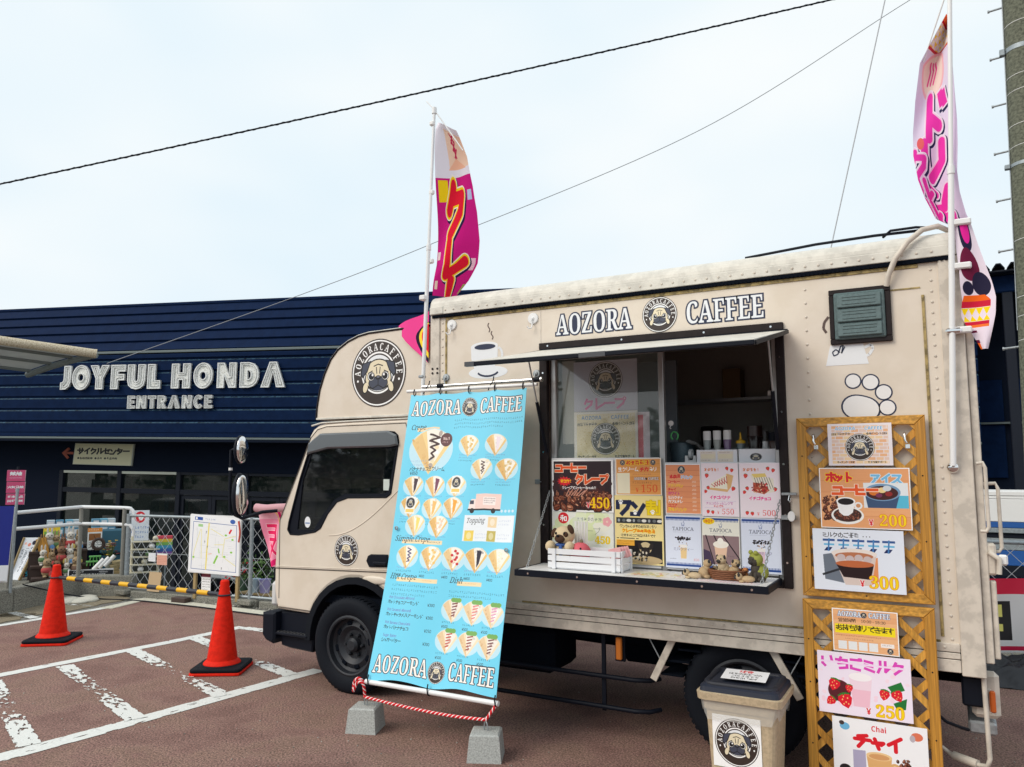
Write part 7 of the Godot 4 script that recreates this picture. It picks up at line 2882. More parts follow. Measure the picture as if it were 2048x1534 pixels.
	var path := [Vector3(-3.245,0.285,0.50), Vector3(-3.275,0.31,0.515), Vector3(-3.305,0.285,0.52), Vector3(-3.31,0.235,0.52), Vector3(-3.295,0.245,0.535), Vector3(-3.27,0.29,0.53), Vector3(-3.238,0.285,0.52), Vector3(-3.232,0.24,0.51), Vector3(-3.235,0.206,0.50), Vector3(-3.2,0.200,0.505), Vector3(-2.9,0.190,0.515), Vector3(-2.6,0.191,0.525), Vector3(-2.37,0.205,0.53), Vector3(-2.343,0.212,0.53), Vector3(-2.322,0.245,0.515), Vector3(-2.296,0.285,0.50)]
	var cu := Curve3D.new()
	for k in path.size():
		var d: Vector3 = (path[mini(k + 1, path.size() - 1)] - path[maxi(k - 1,0)]) / 6.0
		cu.add_point(path[k],-d, d)
	cu.bake_interval = 0.008
	var pt := Array(cu.get_baked_points())
	rope.tube(pt, 0.0095,8)
	var im := Image.create(64,64, false, Image.FORMAT_RGBA8)
	for y in 64:
		for x in 64:
			im.set_pixel(x, y, Color8(246,240,238) if (x + y) % 32 < 9 else Color8(206,16,30))
	var rm := mat(Color.WHITE, 0.8)
	rm.albedo_texture = ImageTexture.create_from_image(im)
	rm.uv1_scale = Vector3(1,17,1)
	var ro := solo("tie_rope", "red and white rope tying the banner to its concrete weights", "rope", rope, rm, Vector3(-2.8,0.2,0.51))

# ---------------------------------------------------------------- lattice panels and their posters
func lattice(label: String, x0: float, y0: float, x1: float, y1: float, z: float) -> void:
	var o := thing("lattice_panel", label, "trellis", Vector3((x0 + x1) / 2, y0, z), "wooden lattice panels")
	var w := 0.048
	var rng := RandomNumberGenerator.new()
	rng.seed = roundi(y0 * 1000) + 3
	var fr := [[pts([x0, y0, x0 + w, y0 + w, x0 + w, y1 - w, x0, y1])], [pts([x1, y0, x1, y1, x1 - w, y1 - w, x1 - w, y0 + w])], [pts([x0, y1, x0 + w, y1 - w, x1 - w, y1 - w, x1, y1])], [pts([x0, y0, x1, y0, x1 - w, y0 + w, x0 + w, y0 + w])]]
	for k in 4:
		var s := S()
		s.prism(inset(fr[k][0] if not Geometry2D.is_polygon_clockwise(fr[k][0]) else rev(fr[k][0]),0.0006), z, z + 0.026,0.003)
		part(o, "frame_board", s, M.pine[k % 3])
	var inner := pts([x0 + w - 0.004, y0 + w - 0.004, x1 - w + 0.004, y0 + w - 0.004, x1 - w + 0.004, y1 - w + 0.004, x0 + w - 0.004, y1 - w + 0.004])
	var step := 0.098
	for dirn in 2:
		var k := -12
		while k < 22:
			var c := Vector2(x0 + k * step * 1.414, y0)
			var d := Vector2(1,1).normalized() if dirn == 0 else Vector2(-1,1).normalized()
			var n := Vector2(-d.y, d.x) * 0.0165
			var strip := PackedVector2Array([c - d * 0.2 + n, c - d * 0.2 - n, c + d * 2.2 - n, c + d * 2.2 + n])
			if dirn == 1:
				for i in 4:
					strip[i].x += 0.04
			for q in Geometry2D.intersect_polygons(strip, inner):
				var s := S()
				s.prism(q, z + 0.003 + dirn * 0.0082, z + 0.011 + dirn * 0.0082,0.0012)
				part(o, "lattice_strip", s, M.pine[rng.randi() % 3])
			k += 1
	for q in [[x0 + 0.024, y0 + 0.2], [x0 + 0.024, y0 + 0.5], [x0 + 0.024, y1 - 0.2], [x1 - 0.024, y0 + 0.3], [x1 - 0.024, y1 - 0.3], [(x0 + x1) / 2, y0 + 0.02]]:
		part(o, "nail", disc(Vector3(q[0], q[1], z + 0.0272),0.004,8), M.brown)

func rev(p: PackedVector2Array) -> PackedVector2Array:
	var q := p.duplicate()
	q.reverse()
	return q

func build_lattices() -> void:
	lattice("upper orange stained lattice panel hung on the truck by S hooks", -0.712,0.943,-0.106,1.862,0.028)
	lattice("lower orange stained lattice panel standing under the upper one", -0.716,0.015,-0.112,0.928,0.034)
	for x in [-0.628,-0.200]:
		var o := thing("hanging_hook", "steel S hook at the %s of the upper lattice panel" % ["window side" if x < -0.4 else "rear side"], "hook", Vector3(x, 1.74,0.06), "S hooks of the lattice panel")
		part(o, "hook", S().tube([Vector3(x, 1.765,0.03), Vector3(x, 1.772,0.05), Vector3(x, 1.765,0.066), Vector3(x + 0.002,1.735,0.068), Vector3(x + 0.008,1.722,0.066)],0.006,8), M.chrome)
		part(o, "plate", bx(x + 0.0, x + 0.022,1.695,1.718,0.056,0.062,0.002), M.chrome)
	var g := "posters on the lattice panels"
	var z := 0.066
	poster("menu_card", "brick patterned card with blue title and round emblem on the lattice", paint_brick_caffee(),-0.556,1.612,-0.256,1.826, z, 0.0, g)
	poster("menu_card", "orange coffee card with a white cup and a yellow 200", paint_coffee_200(),-0.606,1.296,-0.186,1.600, z + 0.002,0.0, g)
	poster("menu_card", "pale blue iced latte card with a yellow 300", paint_latte_300(),-0.650,0.984,-0.228,1.290, z + 0.004,0.0, g)
	poster("menu_card", "orange card of opening hours with a yellow band", paint_hours(),-0.573,0.686,-0.273,0.895, z + 0.004,0.0, g)
	poster("menu_card", "lilac strawberry milk card with a yellow 250", paint_berry_milk(),-0.652,0.380,-0.228,0.679, z + 0.006,0.0, g)
	poster("menu_card", "white chai card with thick red letters and a brown cup", paint_chai(),-0.594,0.070,-0.172,0.366, z + 0.006,0.0, g)
	part(TR, "tether", S().tube([Vector3(-0.13,0.44,0.05), Vector3(-0.09,0.40,0.03), Vector3(-0.03,0.36,-0.05), Vector3(0.0,0.34,-0.1)],0.008,6), M.black)

# ---------------------------------------------------------------- rubbish bin
func build_bin() -> void:
	var c := Vector3(-0.980,0,0.225)
	var tan := rough_mat(lin(0.56,0.44,0.29),0.55, M.stain, 3.0)
	var o := thing("rubbish_bin", "square beige plastic bin with a black lid and emblem label", "bin", c)
	var sq := func(y: float, a: float, b: float, r: float) -> Array:
		var p := []
		for k in 4:
			for j in 4:
				var an := PI / 2 * k + PI / 2 * j / 3.0
				var cx: float = (a - r) * [1,-1,-1,1][k]
				var cz: float = (b - r) * [1,1,-1,-1][k]
				p.append(c + Vector3(cx + cos(an) * r, y, cz + sin(an) * r))
		return p
	var loft := func(rings: Array) -> Shape:
		var s := S()
		for i in rings.size() - 1:
			var a: Array = rings[i]
			var b: Array = rings[i + 1]
			for k in a.size():
				var j: int = (k + 1) % a.size()
				s.quad(a[j], a[k], b[k], b[j])
		return s
	part(o, "body", loft.call([sq.call(0.004,0.150,0.13,0.03), sq.call(0.40,0.172,0.150,0.03), sq.call(0.402,0.180,0.158,0.03), sq.call(0.475,0.186,0.164,0.03)]), tan)
	part(o, "rim", loft.call([sq.call(0.452,0.190,0.168,0.032), sq.call(0.452,0.206,0.184,0.036), sq.call(0.487,0.210,0.188,0.036), sq.call(0.491,0.196,0.174,0.034)]), tan)
	var lid := part(o, "lid", loft.call([sq.call(0.490,0.198,0.176,0.034), sq.call(0.513,0.194,0.172,0.034), sq.call(0.529,0.170,0.148,0.03), sq.call(0.523,0.11,0.095,0.02), sq.call(0.524,0.001,0.001,0.0005)]), mat(lin(0.012,0.017,0.035),0.55))
	# a rolled black sack lies round the lid
	var roll := []
	for q in sq.call(0.523,0.168,0.146,0.04):
		roll.append(q)
	roll.append(roll[0])
	part(lid, "folded_sack", S().tube(roll, 0.016,8, false), mat(lin(0.010,0.012,0.022),0.6))
	var nt := S()
	nt.t = Transform3D(Basis(Vector3.UP, 0.06) * Basis(Vector3.RIGHT, -PI / 2 + 0.05), c + Vector3(0.0,0.547,0.0))
	nt.quad(Vector3(-0.11,-0.085,0), Vector3(0.11,-0.085,0), Vector3(0.11,0.085,0), Vector3(-0.11,0.085,0))
	var np := part(lid, "notice", nt, print_mat(paint_notice(),0.5), "white paper notice taped to the black lid")
	# clear liner turned over the rim
	var film := mat(Color(0.9,0.9,0.88,0.35),0.35)
	film.transparency = BaseMaterial3D.TRANSPARENCY_ALPHA
	var ra := []
	var rb := []
	var up: Array = sq.call(0.453,0.194,0.172,0.03)
	var dn: Array = sq.call(0.40,0.186,0.164,0.03)
	for k in up.size():
		ra.append(up[k])
		rb.append(dn[k] + Vector3(0,0.028 * sin(k * 1.3) - 0.02,0))
	part(o, "liner", loft.call([rb, ra]), film)
	var lc := canvas(400,400)
	lc.emblem(200,200,184)
	var lb := S()
	lb.t = Transform3D(Basis(Vector3.RIGHT, 0.05), Vector3(c.x - 0.018,0.257, c.z + 0.1465))
	lb.quad(Vector3(-0.118,-0.126,0), Vector3(0.118,-0.126,0), Vector3(0.118,0.126,0), Vector3(-0.118,0.126,0))
	part(o, "label", lb, print_mat(lc, 0.45), "white label with the round dog emblem")

# ---------------------------------------------------------------- cones and bar
func build_cones() -> void:
	var proto: Node3D
	var spots := [[Vector3(-7.345,0.008,0.01),0.62, "red traffic cone farther from the truck, carrying one end of the striped bar"], [Vector3(-5.150,0.008,-0.05),0.55, "red traffic cone standing nearest the truck's front bumper"]]
	for q in spots:
		var c: Vector3 = q[0]
		var o := thing("traffic_cone", q[2], "traffic cone", c, "traffic cones")
		var b := S()
		b.t = Transform3D(Basis(Vector3.UP, q[1]), c)
		var foot := pts([-0.19,-0.19,-0.16,-0.20,0.16,-0.20,0.19,-0.19,0.20,-0.16,0.20,0.16,0.19,0.19,0.16,0.20,-0.16,0.20,-0.19,0.19,-0.20,0.16,-0.20,-0.16])
		b.t = b.t * Transform3D(Basis(Vector3.RIGHT, -PI / 2), Vector3.ZERO)
		b.prism(foot, 0.0,0.020,0.004)
		part(o, "base", b, M.cone_red)
		var w := S()
		w.t = Transform3D(Basis(Vector3.UP, q[1]), c + Vector3(0,0.021,0)) * Transform3D(Basis(Vector3.RIGHT, -PI / 2), Vector3.ZERO)
		w.prism(inset(foot, 0.006),0.0,0.028,0.008)
		var wt := part(o, "weight_plate", w, M.rubber)
		var ring := S()
		ring.t = Transform3D(Basis(), c + Vector3(0,0.048,0))
		ring.lathe([Vector2(0.158,0.0), Vector2(0.150,0.010), Vector2(0.138,0.004)],32, true)
		part(wt, "plate_ring", ring, M.rubber)
		var s := S()
		s.t = Transform3D(Basis(), c)
		s.lathe([Vector2(0.145,0.045), Vector2(0.142,0.062), Vector2(0.128,0.078), Vector2(0.116,0.088), Vector2(0.036,0.655), Vector2(0.034,0.69), Vector2(0.026,0.700), Vector2(0,0.702)],40, false)
		part(o, "cone", s, M.cone_red)
	var a := Vector3(-7.345,0.592,0.01)
	var b := Vector3(-5.150,0.592,-0.05)
	var o := thing("striped_bar", "black and yellow striped cone bar between the two traffic cones", "bar", a.lerp(b, 0.5) + Vector3(0,-0.02,0))
	var blk := mat(lin(0.014,0.017,0.03),0.5)
	var yel := mat(lin(0.78,0.42,0.005),0.5)
	var d := (b - a).normalized()
	for q in [a, b]:
		var ring := []
		for k in 25:
			ring.append(q + Vector3(cos(TAU * k / 24) * 0.052,0, sin(TAU * k / 24) * 0.052))
		part(o, "end_ring", S().tube(ring, 0.007,6, false), blk)
	var e0 := a + d * 0.056 + Vector3(0,0.0,0)
	var e1 := b - d * 0.056
	for k in 17:
		part(o, "stripe_yellow" if k % 2 else "stripe_black", S().tube([e0.lerp(e1, k / 17.0), e0.lerp(e1, (k + 1) / 17.0)],0.0165 if k in [0,16] else 0.0195,16), yel if k % 2 else blk)

# ---------------------------------------------------------------- fence, handrail and what stands along them
func fz(x: float) -> float:
	return -1.95 - 0.11 * (x + 9.0)

func build_fence() -> void:
	var xs := [-9.12,-7.16,-5.2,-3.2,-1.2,0.8,2.8]
	for b in xs.size() - 1:
		var x0: float = xs[b]
		var x1: float = xs[b + 1]
		var o := thing("chain_link_fence", ["chain link fence bay between the handrail and the map board's far leg", "chain link fence bay in front of the truck's cab", "chain link fence bay hidden behind the cab", "chain link fence bay behind the truck's box", "chain link fence bay behind the truck's rear wheels", "chain link fence bay that carries the red edged banner"][b], "fence", Vector3((x0 + x1) / 2,0.08, fz((x0 + x1) / 2)), "bays of the chain link fence")
		var top := 1.0
		var low := 0.11
		for x in ([x0, x1] if b == 0 else [x1]):
			var p := part(o, "post", S().tube([Vector3(x, 0.05, fz(x)), Vector3(x, top + 0.02, fz(x))],0.024 if x > -9 else 0.03,10), M.galv)
			part(p, "base_block", S().box(Vector3(x, 0.06, fz(x)), Vector3(0.22,0.06,0.2),0.01), M.concrete)
		for y in [top, low]:
			part(o, "rail", S().tube([Vector3(x0, y, fz(x0)), Vector3(x1, y, fz(x1))],0.0165,8), M.galv)
		part(o, "tension_wire", S().tube([Vector3(x0,0.55, fz(x0)), Vector3(x1,0.55, fz(x1))],0.0028,5), M.galv)
		# woven wire: each strand runs zigzag up the fence
		var s := S()
		var pitch := 0.078
		var n := int((x1 - x0) / pitch)
		var rows := int((top - low) / pitch)
		for k in n:
			var line := []
			for r in rows + 1:
				var x := x0 + (k + ((r + k) % 2) * 0.98 + 0.02) * pitch
				var y := low + (top - low) * r / rows
				line.append(Vector3(minf(x, x1), y, fz(x) + (0.004 if (r + k) % 2 else -0.004)))
			s.tube(line, 0.0034,4, false)
		var w := part(o, "wire_mesh", s, M.wire)
		w.set_meta("kind", "stuff")

func bend(p: Array, step := 0.03) -> Array:
	var cu := Curve3D.new()
	for k in p.size():
		var d: Vector3 = (p[mini(k + 1, p.size() - 1)] - p[maxi(k - 1,0)]) / 6.0
		cu.add_point(p[k],-d, d)
	cu.bake_interval = step
	return Array(cu.get_baked_points())

func build_rail() -> void:
	var o := thing("handrail", "white two rail handrail with grey posts on the low wall", "handrail", Vector3(-9.45,0.26,-1.3))
	var a := Vector3(-9.30,0,-0.60)
	var b := Vector3(-9.63,0,-1.63)
	var c := Vector3(-9.16,0,-1.90)
	for y in [[1.095,1.110], [0.915,0.900]]:
		part(o, "rail", S().tube([a + Vector3(0, y[0],0), b + Vector3(0, y[1],0)],0.021,12), M.white_pipe)
		part(o, "rail", S().tube(bend([b + Vector3(0, y[1],0), c + Vector3(0, y[1] - 0.015,0), c + Vector3(0.07, y[1] - 0.035,-0.045), c + Vector3(0.10, y[1] - 0.09,-0.065), c + Vector3(0.10, y[1] - 0.16,-0.065)]),0.021,12), M.white_pipe)
	var pm := rough_mat(lin(0.25,0.245,0.22),0.8, M.stain, 5.0)
	for q in [a.lerp(b, 0.02), b, c]:
		part(o, "post", S().tube([q + Vector3(0,0.25,0), q + Vector3(0,1.09,0)],0.024,10), pm)
	# a thin galvanised pole beside it
	var p := thing("sign_pole", "thin galvanised pole strapped to the end of the handrail", "pole", Vector3(-9.22,0.2,-0.62))
	part(p, "tube", S().tube([Vector3(-9.22,0.22,-0.60), Vector3(-9.20,1.36,-0.60)],0.016,8), M.galv)
	part(p, "cap", S().tube([Vector3(-9.20,1.34,-0.60), Vector3(-9.20,1.375,-0.60)],0.020,8), M.galv)
	# blue banner at the edge of the picture
	var bl := thing("blue_sign", "blue and white upright board at the end of the handrail", "sign", Vector3(-9.3,0.38,-0.3))
	var f := S()
	var q0 := Vector3(-9.06,0.38,-0.47)
	var q1 := Vector3(-9.00,1.19,-0.47)
	var dx := Vector3(-0.50,0,0.62)
	part(bl, "printed_face", quad_uv(q0 + dx, q0, q1, q1 + dx), print_mat(paint_blue_sign(),0.5))
	var nb := Vector3(-0.03,0,-0.024)
	part(bl, "back_board", S().bar((q0 + q0 + dx) / 2 + nb, (q1 + q1 + dx) / 2 + nb, 0.79,0.025, dx), M.white)
	# board on two wooden legs with a street map
	var mp := thing("map_board", "white street map board on two wooden legs in front of the fence", "notice board", Vector3(-7.65,0.1, fz(-7.65) + 0.08))
	var zf := 0.075
	var m0 := Vector3(-8.03,0.37, fz(-8.03) + zf)
	var m1 := Vector3(-7.26,0.35, fz(-7.26) + zf)
	var m2 := Vector3(-7.27,1.01, fz(-7.27) + zf)
	var m3 := Vector3(-8.01,1.05, fz(-8.01) + zf)
	part(mp, "printed_face", quad_uv(m0, m1, m2, m3), print_mat(paint_map(),0.4))
	var nz := Vector3(0.0,0,-0.014)
	part(mp, "board", S().bar((m0 + m1) / 2 + nz + Vector3(0,-0.005,0), (m2 + m3) / 2 + nz + Vector3(0,0.008,0),0.78,0.022, m1 - m0), M.white)
	for q in [[-7.95,0.0], [-7.31,0.0]]:
		part(mp, "leg", S().box(Vector3(q[0],0.46, fz(q[0]) + 0.036), Vector3(0.045,0.82,0.03),0.003), M.light_wood)
	part(mp, "rope", S().tube(bend([Vector3(-7.26,0.98, fz(-7.26) + 0.1), Vector3(-7.235,0.85, fz(-7.24) + 0.1), Vector3(-7.25,0.74, fz(-7.25) + 0.1)]),0.011,6), mat(lin(0.6,0.08,0.05),0.8))
	# A-board
	var ab := thing("sandwich_board", "white lettered A board with an orange wooden frame behind the handrail", "sign", Vector3(-10.7,0.1,-1.65))
	var s0 := Vector3(-10.93,0.14,-1.50)
	var s1 := Vector3(-10.72,0.14,-1.52)
	var s2 := Vector3(-10.62,0.68,-1.70)
	var s3 := Vector3(-10.80,0.68,-1.60)
	part(ab, "printed_face", quad_uv(s0, s1, s2, s3), print_mat(paint_sandwich(),0.5))
	part(ab, "frame", S().bar(s1, s2,0.03,0.03).bar(s0, s3,0.02,0.03), M.light_wood)
	part(ab, "rear_leg", S().bar(Vector3(-10.62,0.67,-1.71), Vector3(-10.50,0.14,-1.80),0.12,0.03, Vector3(0.5,0,-0.4)), M.pine[1])
	part(ab, "stand", bx(-10.95,-10.45,0.08,0.135,-1.95,-1.45), M.concrete)
	part(ab, "stand", bx(-10.9,-10.5,-1.3,0.08,-1.9,-1.5), M.dark_wall)
	# three pink warning plates on the store's post
	var names := ["top pink warning plate with two white characters", "middle pink warning plate with one line of white print", "bottom pink warning plate with two lines of white print"]
	for k in 3:
		var o0 := Vector3(-12.38 + k * 0.006,1.40 - k * 0.175,-2.16)
		var w := Vector3(0.125,0,-0.20)
		var pl := thing("warning_plate", names[k] + " by the store entrance", "sign", o0, "pink warning plates")
		var h := Vector3(0.004,0.165,0)
		part(pl, "plate", S().bar(o0 + w / 2 - Vector3(0.012,0,0.012), o0 + w / 2 + h - Vector3(0.012,0,0.012),0.237,0.012, w), M.white)
		part(pl, "printed_face", quad_uv(o0, o0 + w, o0 + w + h, o0 + h), print_mat(paint_pink_sign(k),0.4))
	var pp := thing("plate_post", "slim dark post that carries the pink warning plates", "post", Vector3(-12.33,-1.3,-2.30))
	part(pp, "post", S().tube([Vector3(-12.34,-1.3,-2.30), Vector3(-12.34,1.62,-2.30)],0.02,8), M.dark_frame)

# a flat printed face from its lower left, lower right, upper right and upper left corners
func quad_uv(a: Vector3, b: Vector3, c: Vector3, d: Vector3) -> Shape:
	var s := S()
	s.quad(a, b, c, d)
	return s

func card(called: String, label: String, category: String, cv: Canvas, at: Vector3, w: float, h: float, turn: float, group := "") -> void:
	var o := thing(called, label, category, at, group)
	var t := Transform3D(Basis(Vector3.UP, turn), at)
	var s := S()
	s.t = t
	s.box(Vector3(0, h / 2,-0.003), Vector3(w, h, 0.004))
	part(o, "sheet", s, M.paper)
	var f := S()
	f.t = t
	f.quad(Vector3(-w / 2,0,0), Vector3(w / 2,0,0), Vector3(w / 2, h, 0), Vector3(-w / 2, h, 0))
	part(o, "printed_face", f, print_mat(cv, 0.45))

func rabbit(label: String, at: Vector3, e: float, turn: float, fur: Material, coat: Material) -> void:
	var o := thing("rabbit_ornament", label, "ornament", at, "animal ornaments on the garden stand")
	var t := Transform3D(Basis(Vector3.UP, turn).scaled(Vector3.ONE * e), at)
	var s := S()
	s.t = t
	s.ball(Vector3(0,0.30,0), Vector3(0.24,0.30,0.22),12,8)
	s.ball(Vector3(0,0.70,0.04), Vector3(0.19,0.19,0.19),12,8)
	for sg in [-1,1]:
		s.ball(Vector3(sg * 0.09,0.98,0.0), Vector3(0.05,0.19,0.04),8,6)
		s.ball(Vector3(sg * 0.12,0.05,0.16), Vector3(0.09,0.06,0.14),8,5)
	part(o, "body", s, fur)
	var c := S()
	c.t = t
	c.ball(Vector3(0,0.32,0.02), Vector3(0.26,0.20,0.23),12,7)
	part(o, "coat", c, coat)
	var g := S()
	g.t = t
	for sg in [-1,1]:
		g.ball(Vector3(sg * 0.08,0.74,0.20), Vector3(0.028,0.034,0.02),6,5)
	g.ball(Vector3(0,0.66,0.23), Vector3(0.03,0.022,0.02),6,5)
	part(o, "face", g, M.black)
	var tg := S()
	tg.t = t
	tg.ball(Vector3(0.12,0.16,0.24), Vector3(0.11,0.14,0.015),10,6)
	part(o, "price_tag", tg, [M.tag_red, M.tag_yellow, M.tag_blue][roundi(absf(at.x * 100)) % 3])

func build_goods() -> void:
	M.tag_red = mat(lin(0.7,0.10,0.10),0.6)
	M.tag_yellow = mat(lin(0.72,0.55,0.15),0.6)
	M.tag_blue = mat(lin(0.12,0.3,0.6),0.6)
	var dark := rough_mat(lin(0.06,0.035,0.028),0.7, M.stain, 5.0)
	var face := deg_to_rad(62)   # goods face the car park
	# tiered stand
	var st := thing("garden_stand", "dark tiered stand for garden ornaments behind the handrail", "stand", Vector3(-10.4,-1.3,-1.9))
	for q in [[-10.56,-1.92,0.485], [-10.37,-1.84,0.315], [-10.19,-1.76,0.185]]:
		var a := Vector3(q[0] - 0.16, q[2], q[1] + 0.30)
		var b := Vector3(q[0] + 0.16, q[2], q[1] - 0.30)
		part(st, "tier", S().bar(a, b, 0.19,0.028, Vector3(0.88,0,0.47)), dark)
		part(st, "riser", S().bar(a + Vector3(0.05,-0.8,0.03), b + Vector3(0.05,-0.8,0.03),0.03,1.57, Vector3(0.88,0,0.47)), dark)
	var fur := [mat(lin(0.22,0.11,0.06),0.8), mat(lin(0.60,0.56,0.50),0.8), mat(lin(0.36,0.25,0.14),0.8)]
	var coat := [mat(lin(0.45,0.06,0.06),0.8), mat(lin(0.5,0.44,0.36),0.8), mat(lin(0.10,0.20,0.08),0.8), mat(lin(0.16,0.09,0.06),0.8)]
	var top := [[-10.65,0.50,-1.75], [-10.61,0.50,-1.82], [-10.57,0.50,-1.89], [-10.53,0.50,-1.96], [-10.48,0.50,-2.03], [-10.43,0.50,-2.11]]
	var mid := [[-10.46,0.33,-1.66], [-10.41,0.33,-1.75], [-10.36,0.33,-1.84], [-10.31,0.33,-1.93], [-10.27,0.33,-2.02]]
	var low := [[-10.26,0.20,-1.60], [-10.21,0.20,-1.70], [-10.16,0.20,-1.80], [-10.11,0.20,-1.90]]
	var rows := [top, mid, low]
	var words := ["top tier", "middle tier", "bottom tier"]
	var ord := ["first", "second", "third", "fourth", "fifth", "sixth"]
	for r in 3:
		for k in rows[r].size():
			var q: Array = rows[r][k]
			var i: int = k + r
			rabbit("%s rabbit ornament, %s from the A board on the stand's %s" % [["brown", "white", "tan"][i % 3], ord[k], words[r]], Vector3(q[0], q[1], q[2]),0.19 + 0.04 * ((k * 2 + r) % 3), face + 0.3 * sin(k * 3.1 + r), fur[i % 3], coat[(k + 2 * r) % 4])
	var sg := thing("hanging_basket_sign", "black sign strip with white capitals along the low wall", "sign", Vector3(-9.6,0.2,-1.9))
	var h0 := Vector3(-9.84,0.215,-1.64)
	var h1 := Vector3(-9.57,0.195,-2.06)
	part(sg, "printed_face", quad_uv(h0, h1, h1 + Vector3(0,0.088,0), h0 + Vector3(0,0.088,0)), print_mat(paint_basket_sign(),0.5))
	part(sg, "board", S().bar(h0 + Vector3(-0.012,-0.55,-0.008), h0 + Vector3(-0.012,0.10,-0.008) , 0.02,0.02).bar((h0 + h1) / 2 + Vector3(-0.014,-0.01,-0.009), (h0 + h1) / 2 + Vector3(-0.014,0.098,-0.009),0.51,0.012, h1 - h0), M.white)
	var e := thing("easter_sign", "black sign with multicoloured capitals behind the A board's leg", "sign", Vector3(-11.02,0.1,-1.8))
	var e0 := Vector3(-11.11,0.11,-1.62)
	var e1 := Vector3(-10.93,0.11,-1.97)
	part(e, "printed_face", quad_uv(e0, e1, e1 + Vector3(0,0.12,0), e0 + Vector3(0,0.12,0)), print_mat(paint_feast_sign(),0.5))
	part(e, "board", S().bar((e0 + e1) / 2 + Vector3(-0.013,-0.01,-0.007), (e0 + e1) / 2 + Vector3(-0.013,0.13,-0.007),0.375,0.012, e1 - e0).bar((e0 + e1) / 2 + Vector3(-0.03,-1.5,-0.02), (e0 + e1) / 2 + Vector3(-0.03,0.05,-0.02),0.03,0.03), M.black)
	# wreath and dried flowers
	var wr := []
	for k in 25:
		var an := TAU * k / 24
		wr.append(Vector3(-10.02,0.585,-2.13) + Vector3(0.47,0,-0.88) * cos(an) * 0.066 + Vector3(0, sin(an) * 0.066,0))
	var ws := S().tube(wr, 0.021,8, false)
	var rng := RandomNumberGenerator.new()
	rng.seed = 31
	for k in 90:
		var p: Vector3 = wr[rng.randi() % 24]
		var q := p + Vector3(rng.randfn(), rng.randfn(), rng.randfn()) * 0.015
		ws.bar(p, q + (q - p),0.004,0.003)
	solo("twig_wreath", "dark twig wreath hanging over the dried flowers", "wreath", ws, dark, Vector3(-10.02,0.52,-2.13))
	var bq := thing("flower_bunch", "bunch of yellow and cream dried flowers beside the wreath", "flowers", Vector3(-9.96,0.36,-2.28))
	var stems := S()
	var heads := [S(), S(), S()]
	for k in 34:
		var hd := Vector3(-9.965,0.53,-2.275) + Vector3(rng.randfn() * 0.045, rng.randfn() * 0.05 + 0.03, rng.randfn() * 0.045)
		stems.bar(Vector3(-9.965,0.34,-2.275) + Vector3(rng.randfn(),0, rng.randfn()) * 0.008, hd, 0.004,0.004)
		for j in 6:
			var sh: Shape = heads[k % 3]
			sh.t = Transform3D(Basis.from_euler(Vector3(rng.randf() * TAU, rng.randf() * TAU, 0)), hd)
			sh.box(Vector3(0.012,0,0), Vector3(0.022,0.004,0.013))
			sh.t = Transform3D()
	part(bq, "stems", stems, mat(lin(0.12,0.16,0.05),0.8))
	for k in 3:
		part(bq, "blossoms", heads[k], mat([lin(0.68,0.48,0.08), lin(0.64,0.52,0.34), lin(0.16,0.04,0.05)][k],0.8))
	part(bq, "pot", S().tube([Vector3(-9.965,-1.29,-2.275), Vector3(-9.965,0.35,-2.275)], [0.08,0.05],14), mat(lin(0.20,0.23,0.2),0.7))
	# paper rolls, baskets, wood chips
	for k in 3:
		var c := Vector3(-9.90 + k * 0.04,0.27 + 0.02 * k, -2.0 - k * 0.05)
		solo("paper_roll", "white paper roll %s of the heap beside the sign strip" % ["at the bottom", "in the middle", "on top"][k], "roll", S().tube([c, c + Vector3(0.06,0.13,-0.10)],0.026,12), M.white, c, "white paper rolls")
	for k in 3:
		var c := Vector3(-9.77 + 0.01 * k, 0.24 + k * 0.045,-2.20 - 0.02 * k)
		var b := S()
		b.t = Transform3D(Basis(Vector3.RIGHT, 0.1), c)
		b.lathe([Vector2(0,0), Vector2(0.06,0), Vector2(0.075,0.04), Vector2(0.07,0.042), Vector2(0.055,0.006)],18)
		solo("wicker_tray", "%s tray of the pale wicker stack beside the fence post" % ["lowest", "middle", "uppermost"][k], "tray", b, mat(lin(0.42,0.35,0.2),0.8), c, "wicker trays")
	var tb := thing("display_bench", "rough wooden bench under the paper rolls and trays", "bench", Vector3(-9.85,-1.3,-2.1))
	part(tb, "top", S().bar(Vector3(-9.98,0.225,-1.92), Vector3(-9.70,0.225,-2.36),0.26,0.03, Vector3(0.84,0,0.54)), M.light_wood)
	for q in [Vector3(-9.95,0,-1.97), Vector3(-9.73,0,-2.31)]:
		part(tb, "leg", S().tube([q + Vector3(0,-1.3,0), q + Vector3(0,0.21,0)],0.02,8), M.light_wood)
	for k in 2:
		var c := Vector3(-10.09 + k * -0.03,0.30 + k * 0.06,-2.10 + k * -0.06)
		var fs := S()
		for j in 4:
			fs.tube([c + Vector3(0.02 * (j - 1.5),0,-0.035 * (j - 1.5)), c + Vector3(0.016 * (j - 1.5),0.05,-0.03 * (j - 1.5))],0.008,6)
		fs.bar(c + Vector3(-0.04,0.055,0.06), c + Vector3(0.04,0.055,-0.06),0.06,0.016, Vector3(0.84,0,0.54))
		solo("green_stool", "%s light green plastic stool among the ornaments" % ["lower", "upper"][k], "stool", fs, mat(lin(0.16,0.5,0.14),0.5), c, "green toy stools")
	# cartons piled by the window
	var cm := [mat(lin(0.18,0.46,0.62),0.6), mat(lin(0.5,0.6,0.66),0.6), mat(lin(0.10,0.28,0.42),0.6)]
